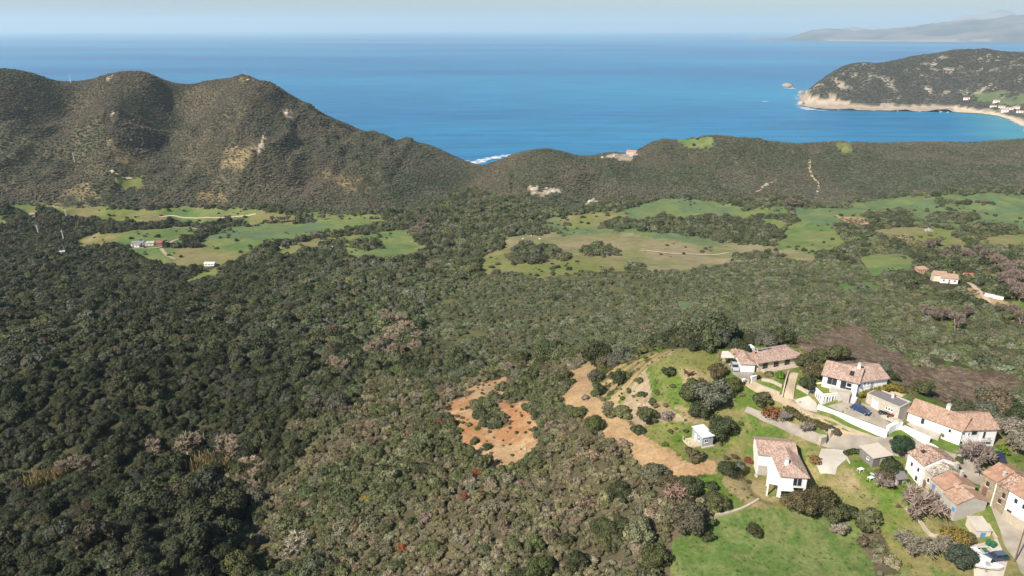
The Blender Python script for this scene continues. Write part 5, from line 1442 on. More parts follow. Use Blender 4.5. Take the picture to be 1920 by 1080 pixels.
for k, (px, py) in enumerate([(1862, 202), (1878, 203), (1893, 206), (1905, 204), (1912, 212), (1884, 209), (1812, 187), (1868, 192)]):
    X, Y = at_r(px, py, 2780)[:2]
    # stand it on the headland
    d = ray(px, py); hh = math.hypot(d[0], d[1]); rr = np.arange(2300, 3600, 2.0); xx, yy, zz = d[0] / hh * rr, d[1] / hh * rr, HC + d[2] / hh * rr
    ti = np.clip((np.arctan2(xx, yy) - HT[0]) / (HT[1] - HT[0]), 0, len(HT) - 1).astype(int); rj = np.clip(np.searchsorted(HR, rr), 0, len(HR) - 1)
    und = zz < ZH[ti, rj]
    if not und.any(): continue
    q = int(np.argmax(und)); H = House.__new__(House); H.a = Vector((xx[q], yy[q], 0)); H.rz = -.6; H.L = 20
    H.root = thing("beach_house", "tiny white house among trees behind the far beach", "house", H.a, H.rz, "white houses behind the far beach")
    z0 = float(zz[q]); H.wing(-10, 10, 0, 12, z0 - 6, z0 + 6, 2.5, wall=WHITE, tile=TILEPLAIN); H.window(-5, 3, z0 + 2, z0 + 4.4, sill=False); H.window(3, 3, z0 + 2, z0 + 4.4, sill=False)

# ---------------------------------------------------------------- vehicles, boats, poles and small things
def paint(name, c): return plain(name, c, 0.25, 0.03, 2, spec=0.55)
def car(label, px, py, heading, col, length=4.3, width=1.78, height=1.5, van=False, group=None):
    g = G(px, py); g.z += 0.1
    o = thing("parked_car", label, "car", g, heading, group); EXCL.append((g.x, g.y, 3))
    L, Wd, Hh = length / 2, width / 2, height
    pm = paint("car_paint", col)
    # side outline: lower body, then the cabin
    body = [(-L, .35), (-L, .72), (-L + .12, .88), (-L + .5, .95), (L - 1.25, .95), (L - .35, .80), (L - .05, .62), (L, .35)]
    m = MB(); ys = [(-Wd, .0), (-Wd + .06, .0), (Wd - .06, .0), (Wd, .0)]
    n = len(body)
    rings = []
    for y, ins in ((-Wd + .1, .06), (-Wd, 0), (Wd, 0), (Wd - .1, .06)):
        rings.append([len(m.v) + i for i in range(n)]); m.v += [(x * (1 - ins / L), y, z + (ins * .4 if z < .5 else -ins * .3)) for x, z in body]
    for a, b in zip(rings, rings[1:]):
        for i in range(n): j = (i + 1) % n; m.f.append((a[i], a[j], b[j], b[i]))
    m.f.append(tuple(reversed(rings[0]))); m.f.append(tuple(rings[-1]))
    b = m.build("body", pm, o)
    bm = bmesh.new(); bm.from_mesh(b.data); bmesh.ops.recalc_face_normals(bm, faces=bm.faces); bm.to_mesh(b.data); bm.free()
    xr0, xr1 = (-L + .25, L - 1.75) if not van else (-L + .1, L - 1.2)
    w0, w1 = Wd - .08, Wd - .28
    bx0, bx1 = xr0 - .15, xr1 + .75
    cab = MB(); cab.quadbox([(bx0, -w0, .93), (bx1, -w0, .93), (bx1, w0, .93), (bx0, w0, .93), (xr0 + .25, -w1, Hh - .05), (xr1, -w1, Hh - .05), (xr1, w1, Hh - .05), (xr0 + .25, w1, Hh - .05)])
    cab.build("window_glass", GLASS, o)
    rf = MB(); rf.quadbox([(xr0 + .2, -w1 - .03, Hh - .06), (xr1 + .05, -w1 - .03, Hh - .06), (xr1 + .05, w1 + .03, Hh - .06), (xr0 + .2, w1 + .03, Hh - .06), (xr0 + .32, -w1 + .06, Hh), (xr1 - .1, -w1 + .06, Hh), (xr1 - .1, w1 - .06, Hh), (xr0 + .32, w1 - .06, Hh)])
    xm = (bx0 + bx1) / 2 - .1
    for s in (-1, 1):
        for x in (bx0 + .12, xm, bx1 - .1):
            xt = xr0 + .28 if x < xm - .1 else (xm if x == xm else xr1 - .02)
            rf.quadbox([(x - .05, s * (w0 + .015), .93), (x + .05, s * (w0 + .015), .93), (x + .05, s * (w0 - .03), .93), (x - .05, s * (w0 - .03), .93), (xt - .05, s * (w1 + .015), Hh - .06), (xt + .05, s * (w1 + .015), Hh - .06), (xt + .05, s * (w1 - .03), Hh - .06), (xt - .05, s * (w1 - .03), Hh - .06)])
    rf.build("roof", pm, o)
    for x in (-L + .8, L - .82):
        for s in (-1, 1):
            t = MB().tube((x, s * (Wd - .2), .32), (x, s * (Wd + .02), .32), .32, n=12).build("wheel", TYRE, o)
            MB().tube((x, s * (Wd - .1), .32), (x, s * (Wd + .035), .32), .19, n=10).build("rim", METAL, t)
    for s in (-1, 1):
        MB().box(L - .16, L - .0, s * (Wd - .32) - .2, s * (Wd - .32) + .2, .58, .72).build("headlight", CHROME, o)
        MB().box(-L - .02, -L + .1, s * (Wd - .3) - .14, s * (Wd - .3) + .14, .62, .8).build("tail_light", RED, o)
        MB().box(xr1 + .35, xr1 + .5, s * (Wd + .1) - .1, s * (Wd + .1) + .1, .95, 1.08).build("wing_mirror", pm, o)
    return o
def heading(p, q):
    a, b = G(*p), G(*q); return math.atan2(b.y - a.y, b.x - a.x)
car("silver grey hatchback parked beside the white garage of the pool house", 1377, 692, heading((1374, 684), (1378, 694)), (.42, .44, .48), 3.9, 1.7)
car("bright blue estate car parked in the courtyard of the stone garage", 1613, 772, heading((1602, 764), (1622, 776)), (.03, .065, .17), 4.5)
car("dark navy van half hidden behind the stone house", 1874, 868, heading((1872, 862), (1876, 874)), (.02, .025, .07), 4.3, 1.8, 1.85, True)
car("slate blue saloon car parked by the boats at the roadside", 1867, 1049, heading((1886, 1046), (1850, 1052)), (.06, .085, .14), 4.4)
car("dark car parked on the slope behind the stone house row at the frame edge", 1884, 868, heading((1880, 864), (1888, 872)), (.03, .03, .035), 4.0) if False else None

def motorbike(label, name, px, py, rz, mat):
    g = Vector(at_z(px, py, 182.22)); o = thing(name, label, "motorbike" if name == "motorbike" else "scooter", g, rz)
    for x in (-.65, .65):
        t = MB().tube((x, -.06, .3), (x, .06, .3), .3, n=12).build("wheel", TYRE, o); MB().tube((x, -.07, .3), (x, .07, .3), .12, n=8).build("hub", METAL, t)
    MB().quadbox([(-.55, -.12, .35), (.35, -.12, .3), (.35, .12, .3), (-.55, .12, .35), (-.6, -.14, .75), (.3, -.17, .85), (.3, .17, .85), (-.6, .14, .75)]).build("body", mat, o)
    MB().box(-.65, .05, -.15, .15, .78, .88).build("seat", BLACK, o)
    MB().tube((.65, 0, .3), (.42, 0, 1.05), .05).tube((.42, -.36, 1.05), (.42, .36, 1.05), .03).build("handlebar", METAL, o)
    return o
motorbike("red motor scooter against the stone garage", "motor_scooter", 1669, 782, .2, RED)
motorbike("black motorbike left of the red scooter, nearer the scooter", "motorbike", 1660, 778, -.3, BLACK)
motorbike("black motorbike farthest left of the red scooter", "motorbike", 1653, 776, -.7, BLACK)

def boat(label, px, py, rz, L, W, cover=False):
    g = G(px, py); g.z += .55; o = thing("boat", label, "boat", g, rz); EXCL.append((g.x, g.y, 3.5))
    st = [(-.5, .42, 0), (-.25, .5, 0), (.1, .48, .02), (.35, .33, .08), (.5, .02, .16)]
    m = MB(); rings = []
    for t, w, up in st:
        x = t * L; hw = w * W; rings.append(len(m.v))
        m.v += [(x, -hw, .75 + up), (x, -hw * .8, .2 + up), (x, 0, -.1 + up * 1.5), (x, hw * .8, .2 + up), (x, hw, .75 + up)]
    for a, b in zip(rings, rings[1:]):
        for j in range(4): m.f.append((a + j, a + j + 1, b + j + 1, b + j))
    m.f.append(tuple(rings[0] + j for j in (4, 3, 2, 1, 0)))
    hl = m.build("hull", FRAMEW, o)
    bm = bmesh.new(); bm.from_mesh(hl.data); bmesh.ops.recalc_face_normals(bm, faces=bm.faces); bm.to_mesh(hl.data); bm.free()
    d = MB()
    for (t0, w0, u0), (t1, w1, u1) in zip(st, st[1:]):
        z = .62 if not cover else 0
        k = .92 if not cover else 1.02
        if cover: d.poly([(t0 * L, -w0 * W * k, .78 + u0), (t1 * L, -w1 * W * k, .78 + u1), (t1 * L, 0, 1.25 + u1 * .3), (t0 * L, 0, 1.2 + u0)]); d.poly([(t0 * L, 0, 1.2 + u0), (t1 * L, 0, 1.25 + u1 * .3), (t1 * L, w1 * W * k, .78 + u1), (t0 * L, w0 * W * k, .78 + u0)])
        else: d.poly([(t0 * L, -w0 * W * k, z + u0), (t1 * L, -w1 * W * k, z + u1), (t1 * L, w1 * W * k, z + u1), (t0 * L, w0 * W * k, z + u0)])
    d.build("boat_cover" if cover else "deck", plain("boat_canvas", (.55, .56, .57), .8) if cover else FRAMEW, o)
    if not cover:
        MB().quadbox([(-.4, -.45, .62), (.5, -.45, .62), (.5, .45, .62), (-.4, .45, .62), (-.3, -.35, 1.1), (.2, -.35, 1.15), (.2, .35, 1.15), (-.3, .35, 1.1)]).build("console", GREYF, o)
    MB().box(-L / 2 - .35, -L / 2 - .02, -.2, .2, .1, 1.1).build("outboard_motor", BLACK, o)
    MB().box(-L * .3, L * .3, -.05, .05, -.4, -.2).box(-.4, -.2, -.7, .7, -.4, -.3).tube((-.3, -.8, -.3), (-.3, -.6, -.3), .26, n=10).tube((-.3, .6, -.3), (-.3, .8, -.3), .26, n=10).build("trailer", METAL, o)
    return o
boat("white open motor boat on a trailer nearest the camera", 1850, 1068, heading((1830, 1066), (1870, 1069)), 5.2, 1.9)
boat("boat under a pale grey cover beside the dark shrub", 1833, 1051, heading((1850, 1056), (1818, 1042)), 4.2, 1.9, True)
g = G(1842, 1036); o = thing("boat_trailer", "empty white flat trailer by the green bins", "trailer", g, heading((1830, 1036), (1860, 1036))); EXCL.append((g.x, g.y, 3))
m = MB()
for y in (-.9, .85): m.box(-2, 2, y, y + .1, .5, .62)
for x in (-2, -.8, .4, 1.9): m.box(x, x + .1, -.8, .85, .5, .6)
m.box(2, 3.2, -.04, .06, .5, .58); m.build("trailer_frame", FRAMEW, o)
MB().box(-1.9, -.9, -.75, .75, .62, .8).build("load_box", FRAMEW, o); MB().box(.0, .8, -.6, .6, .62, .75).build("load_crate", GREENP, o)
for y in (-1.05, 1.0): MB().tube((-.2, y - .08, .3), (-.2, y + .08, .3), .3, n=10).build("wheel", TYRE, o)
for k, (px, py) in enumerate([(1853, 1023), (1861, 1026)]):
    g = G(px, py); o = thing("wheelie_bin", ["green wheelie bin nearer the trailer", "green wheelie bin nearer the road"][k], "bin", g, .3, "green bins by the boat yard"); EXCL.append((g.x, g.y, 1.5))
    MB().quadbox([(-.35, -.35, .1), (.35, -.35, .1), (.35, .35, .1), (-.35, .35, .1), (-.45, -.45, 1.15), (.45, -.45, 1.15), (.45, .45, 1.15), (-.45, .45, 1.15)]).build("bin_body", GREENP, o)
    MB().quadbox([(-.5, -.5, 1.153), (.5, -.5, 1.153), (.5, .5, 1.153), (-.5, .5, 1.153), (-.45, -.45, 1.22), (.45, -.45, 1.22), (.45, .45, 1.3), (-.45, .45, 1.3)]).build("lid", GREENP, o)
    MB().tube((-.3, .42, .15), (.3, .42, .15), .13, n=8).build("wheels", TYRE, o)

def pole(label, px, py, hgt, r=.14, mat=WOOD, cross=True, name="utility_pole", cat="pole", grp=None):
    g = G(px, py); o = thing(name, label, cat, g, .6, grp)
    MB().tube((0, 0, -1), (0, 0, hgt), r, r * .7, 8).build("shaft", mat, o)
    if cross:
        c = MB().box(-.7, .7, -.05, .05, hgt - .6, hgt - .45).build("crossarm", mat, o)
        for x in (-.55, 0, .55): MB().tube((x, 0, hgt - .45), (x, 0, hgt - .25), .05).build("insulator", FRAMEW, c)
        MB().tube((.1, 0, hgt - 2.2), (.7, 0, hgt - 2.0), .03).box(.65, .95, -.1, .1, hgt - 2.08, hgt - 1.98).build("street_lamp", FRAMEW, o)
    return o
pole("tall brown wooden utility pole beside the road at the right frame edge", 1902, 1054, 9.5)
pole("thin grey wooden pole rising behind the purple bare shrub", 1823, 858, 7, .07, GREYF, False)
PYL = [(140, 305, 16, "pale mast on the lower slope of the left hill"), (133, 155, 16, "slim white mast on the saddle of the left ridge"), (460, 139, 9, "short mast on the highest peak of the left hill"),
       (120, 452, 13, "pale pylon at the edge of the wood nearer the farm"), (72, 438, 11, "pale pylon in the dark wood farther from the farm"), (125, 408, 11, "slim pylon at the end of the far left field")]
for px, py, hgt, lab in PYL:
    d = ray(px, py); g = G(px, py + 1); o = thing("power_pylon", lab, "pylon", g, .3)
    k = .45; m = MB()
    for a, b in ((-1, -1), (1, -1), (1, 1), (-1, 1)): m.tube((a * k, b * k, -1), (a * .12, b * .12, hgt), .16, .12, 4)
    for q in range(5):
        z0 = q * hgt / 5; w = k + (0.12 - k) * q / 5; m.tube((-w, -w, z0), (w, -w, z0 + hgt / 5), .07, n=3).tube((w, w, z0), (-w, w, z0 + hgt / 5), .07, n=3)
    m.build("lattice", FRAMEW, o); MB().box(-1.6, 1.6, -.12, .12, hgt - 1.6, hgt - 1.35).build("crossarm", FRAMEW, o)

# stones and rock outcrops
def rock(name, label, g, sx, sy, sz, mat, seed, group=None):
    V, F = ICO2; r = np.random.default_rng(seed); V = V * (1 + 0.25 * (vnoise(V[:, 0] * 2 + seed, V[:, 1] * 2 + V[:, 2] * 1.7, seed)[:, None] - .5) * 2)
    V = V * (sx, sy, sz); V[:, 2] += sz * .3
    o = mesh_np(name, V, F, mat); o.location = g; o.rotation_euler = (0, 0, r.uniform(0, 6)); return tag(o, label, "rock", group)
ROCKM = plain("granite", (.40, .35, .28), .95, .25, .6, bump=.5)
DROCK = plain("wet_granite", (.30, .25, .2), .9, .25, .1, bump=.5)
for k, (px, py, s, lab) in enumerate([(1003, 357, 9, "large pale boulder outcrop on the middle hill"), (1038, 360, 6, "low pale rock spread right of the large outcrop"), (1108, 380, 8, "pale tilted rock slab at the foot of the middle hill"), (1025, 354, 4, "small pale rock above the low spread"),
                             (1186, 294, 8, "pale cliff rock beneath the pink coastal house"), (1130, 297, 7, "pale rocks at the water's edge left of the pink house"), (1152, 293, 5, "knobbly rocks just left of the pink house"), (895, 309, 8, "shore rock at the mouth of the small cove"),
                             (214, 214, 5, "white rock high on the left hill"), (250, 226, 4, "small white rock right of the high white rock"), (245, 264, 4, "flat pale rock halfway up the left hill"), (538, 214, 8, "yellowish crag near the right shoulder of the left hill"), (466, 151, 6, "pale crag just under the highest peak"), (592, 205, 6, "jutting crag on the descending right ridge"), (212, 143, 4, "white crag on the middle summit of the ridge"), (605, 246, 4, "grey boulder below the right shoulder"),
                             (745, 818, 2.2, "white stone slab among the shrubs of the near slope"), (785, 826, 1.2, "small white stone right of the slab"), (1240, 876, .7, "pale boulder on the bend of the earth track"), (1310, 905, .6, "small pale boulder below the track"), (1418, 893, 1.1, "pale boulder beside the deck house wall"), (985, 842, .9, "white stone at the lower edge of the orange clearing"), (1208, 760, .8, "stone on the tan bank below the knoll")]):
    g = G(px, py); rock("rock_outcrop" if s > 3 else "boulder", lab, g, s * .7, s * .5, s * .42, ROCKM, 500 + k)
for k, (px, py, s, lab) in enumerate([(1476, 163, 26, "lone rocky islet off the headland"), (1486, 165, 10, "small dark rock right of the lone islet"), (1503, 176, 22, "rock at the outer tip of the headland"), (1501, 196, 20, "pale sea rock at the near corner of the headland")]):
    rock("sea_rock", lab, Vector(at_z(px, py, -1)), s, s * .6, s * .55, DROCK if k != 3 else ROCKM, 560 + k)

# foam on the water
FOAM = plain("sea_foam", (.80, .82, .82), .9, .15, .03)
def foam(name, pxs, n, rr, z=.25, seed=1):
    r = np.random.default_rng(seed); V, F = [], []
    P = [Vector(at_z(*p, z)) for p in pxs]
    for k in range(n):
        i = r.integers(0, len(P) - 1) if len(P) > 1 else 0; t = r.uniform()
        p = P[i] + (P[min(i + 1, len(P) - 1)] - P[i]) * t + Vector((r.normal() * rr, r.normal() * rr, 0)); s = r.uniform(.3, 1.0) * rr; a0 = r.uniform(0, 6)
        m = 9; b = len(V); el = r.uniform(.3, .7)
        for q in range(m):
            a = q * 2 * math.pi / m; w = s * r.uniform(.6, 1.3); V.append((p.x + math.cos(a) * w * 1.6, p.y + math.sin(a) * w * el, z + .004 * k))
        F.append(tuple(range(b, b + m)))
    me = bpy.data.meshes.new(name); me.from_pydata(V, [], F); me.materials.append(FOAM)
    o = link(bpy.data.objects.new(name, me)); o["kind"] = "stuff"; return o
foam("breaking_surf", [(900, 300), (925, 296), (955, 291)], 70, 5, seed=1)
foam("breaking_surf", [(868, 303), (890, 305), (905, 302)], 40, 5, seed=2)
foam("breaking_surf", [(1120, 293), (1140, 292)], 14, 3.5, seed=3)
foam("breaking_surf", [(1497, 176), (1494, 190), (1500, 198), (1515, 205), (1540, 207)], 60, 9, seed=4)
foam("breaking_surf", [(1462, 165), (1490, 166)], 16, 9, seed=5)
foam("breaking_surf", [(1832, 210), (1868, 215), (1893, 224), (1915, 237), (1935, 252)], 60, 5, seed=6)
foam("wake", [(1430, 190), (1442, 190)], 6, 7, seed=7)
for k, (px, py) in enumerate([(1765, 210), (1778, 211), (1857, 76.5)]):
    g = Vector(at_z(px, py, .3)); s = 1 if k < 2 else 4; o = thing("moored_boat", ["small white boat moored left in the bay off the far beach", "small white boat moored right in the bay off the far beach", "white ship by the distant coast"][k], "boat", g, .4)
    MB().quadbox([(-5 * s, -1.2 * s, 0), (5 * s, -.2, 0), (5 * s, .2, 0), (-5 * s, 1.2 * s, 0), (-5 * s, -1.6 * s, 1.6 * s), (6 * s, -.3, 2 * s), (6 * s, .3, 2 * s), (-5 * s, 1.6 * s, 1.6 * s)]).build("hull", FRAMEW, o); MB().box(-2 * s, 1.5 * s, -1 * s, 1 * s, 1.7 * s, 3 * s).build("cabin", FRAMEW, o)

# garden odds and ends
def table_set(label, px, py):
    g = G(px, py); o = thing("garden_table", label, "table", g, .4)
    MB().box(-.7, .7, -.45, .45, .68, .74).build("table_top", FRAMEW, o)
    for x in (-.6, .6):
        for y in (-.36, .36): MB().box(x - .04, x + .04, y - .04, y + .04, 0, .677).build("leg", FRAMEW, o)
table_set("white garden table on the lawn below the block shed", 1613, 884)
table_set("white table at the edge of the lawn by the hut", 1632, 900)
g = G(1640, 893); o = thing("sun_lounger", "pale blue sun lounger by the bare shrub on the lawn", "lounger", g, -.9)
MB().box(-1, .4, -.3, .3, .3, .38).quadbox([(.4, -.3, .3), (.5, -.3, .3), (.5, .3, .3), (.4, .3, .3), (.9, -.3, .8), (1, -.3, .78), (1, .3, .78), (.9, .3, .8)]).build("cushion", plain("pale_blue_cloth", (.45, .56, .66), .8), o)
for x in (-.9, .3):
    for y in (-.26, .22): MB().box(x, x + .05, y, y + .05, 0, .297).build("leg", FRAMEW, o)
q = quad_at("tarpaulin", "dark green tarpaulin spread between garage and long house", "tarpaulin", [(1693, 750), (1704, 745), (1718, 752), (1706, 761)], HZ(*G(1705, 755)[:2]) + .9, TURFG, .06)
for k, (px, py) in enumerate([(1712, 824), (1732, 836)]): pass
g = G(1608, 757); o = thing("log_pile", "brown pile of firewood behind the blue car", "log pile", g, -.5)
m = MB()
for r_ in range(4):
    for c_ in range(7 - r_): m.tube((-.9 + .26 * c_ + .13 * r_, -.5, .14 + .23 * r_), (-.9 + .26 * c_ + .13 * r_, .5, .14 + .23 * r_), .125, n=7)
o2 = m.build("log", WOOD, o); o2["kind"] = "stuff"
g = G(1600, 754); o = thing("water_tank", "white plastic water tank beside the firewood", "tank", g)
MB().tube((0, 0, 0), (0, 0, 1.3), .75, .75, 14).build("tank_body", FRAMEW, o); MB().tube((0, 0, 1.303), (0, 0, 1.42), .3, .25, 12).build("lid", FRAMEW, o)
g = G(1292, 706)
def horse(label, px, py, rz, mat):
    g = G(px, py); bm = bmesh.new()
    J = dict(p=(-.55, 0, 1.15), m=(0, 0, 1.08), s=(.5, 0, 1.15), n=(.85, 0, 1.4), h=(1.05, 0, 1.55), z=(1.35, 0, 1.3), t1=(-.85, 0, 1.1), t2=(-.98, 0, .6))
    E = [('p', 'm'), ('m', 's'), ('s', 'n'), ('n', 'h'), ('h', 'z'), ('p', 't1'), ('t1', 't2')]; R = dict(p=.3, m=.3, s=.28, n=.16, h=.13, z=.08, t1=.06, t2=.05)
    for sd in (-1, 1):
        for nm, x, kx in (('f', .52, .55), ('b', -.6, -.5)):
            J[nm + 'a%d' % sd] = (x, sd * .18, .85); J[nm + 'k%d' % sd] = (kx - (.1 if nm == 'b' else 0) * 1.6, sd * .18, .48); J[nm + 'h%d' % sd] = (x, sd * .18, .03)
            R[nm + 'a%d' % sd] = .13; R[nm + 'k%d' % sd] = .07; R[nm + 'h%d' % sd] = .06
            E += [('s' if nm == 'f' else 'p', nm + 'a%d' % sd), (nm + 'a%d' % sd, nm + 'k%d' % sd), (nm + 'k%d' % sd, nm + 'h%d' % sd)]
    ks = list(J); me = bpy.data.meshes.new("donkey"); me.from_pydata([J[k] for k in ks], [(ks.index(a), ks.index(b)) for a, b in E], []); me.materials.append(mat)
    o = link(bpy.data.objects.new("donkey", me)); o.location = g; o.rotation_euler = (0, 0, rz)
    sk = o.modifiers.new("skin", 'SKIN'); sb = o.modifiers.new("smooth", 'SUBSURF'); sb.levels = sb.render_levels = 1
    for v, k in zip(me.skin_vertices[0].data, ks): v.radius = (R[k], R[k])
    me.skin_vertices[0].data[0].use_root = True
    return tag(o, label, "donkey", "donkeys on the knoll")
horse("brown donkey standing on the grassy knoll, its head to the right", 1294, 706, .2, plain("brown_coat", (.10, .05, .03), .85, .2, 3))
horse("dark brown donkey just left of its companion on the knoll", 1287, 704, 2.2, plain("dark_coat", (.06, .032, .022), .85, .2, 3))
def cow(px, py, k):
    g = G(px, py); o = MB().box(-.8, .8, -.3, .3, .6, 1.35).box(.8, 1.3, -.17, .17, 1.0, 1.45).box(-.7, -.5, -.28, .28, 0, .6).box(.5, .7, -.28, .28, 0, .6).build("cow", FRAMEW); o.location = g; o.rotation_euler = (0, 0, k * 1.3)
    return tag(o, "pale grazing cow, a white speck in the middle meadow", "cow", "cows in the middle meadow")
for k, (px, py) in enumerate([(980, 449), (996, 443), (1012, 449)]): cow(px, py, k)

# ---------------------------------------------------------------- plants set one by one in the hamlet
OLIVE = (.092, .098, .042); DKOL = (.058, .070, .030); GRYG = (.125, .132, .09); BRNO = (.11, .092, .046); RUST = (.22, .10, .04); PINKB = (.36, .27, .21); GOLD = (.20, .15, .035); LIME = (.10, .17, .02); PURP = (.27, .22, .19); REDB = (.20, .055, .04); STRAWT = (.24, .19, .085); GREYB = (.225, .20, .15)
def px_m(g):
    d = (g - Vector((0, 0, HC))); return FPX / (d.y * cP - d.z * sP)      # photo pixels per metre there
def plant(name, label, cat, px, py, diam, tint, meshes, squash=1.0, trunk=True, group=None, stretch=1.0):
    """px, py: the middle of the crown in the photograph"""
    g = G(px, py); s = px_m(g); g = G(px, py + diam * .36 * squash * s * .8)
    k = random.randrange(len(meshes)); me = meshes[k]; rz = random.uniform(0, 6.28)
    if trunk:
        o = thing(name, label, cat, g, rz, group)
        c = link(bpy.data.objects.new("crown", me), o); c.scale = (diam * stretch, diam, diam * squash); c.location = (0, 0, diam * .1); c["tint"] = [*tint, 1.0]
        t = link(bpy.data.objects.new("trunk", M_TRUNK), o); t.scale = (diam * .8,) * 3
    else:
        o = link(bpy.data.objects.new(name, me)); o.location = g; o.rotation_euler = (0, 0, rz); o.scale = (diam * stretch, diam, diam * squash); o["tint"] = [*tint, 1.0]
        tag(o, label, cat, group)
    EXCL.append((g.x, g.y, diam * .42))
    return o
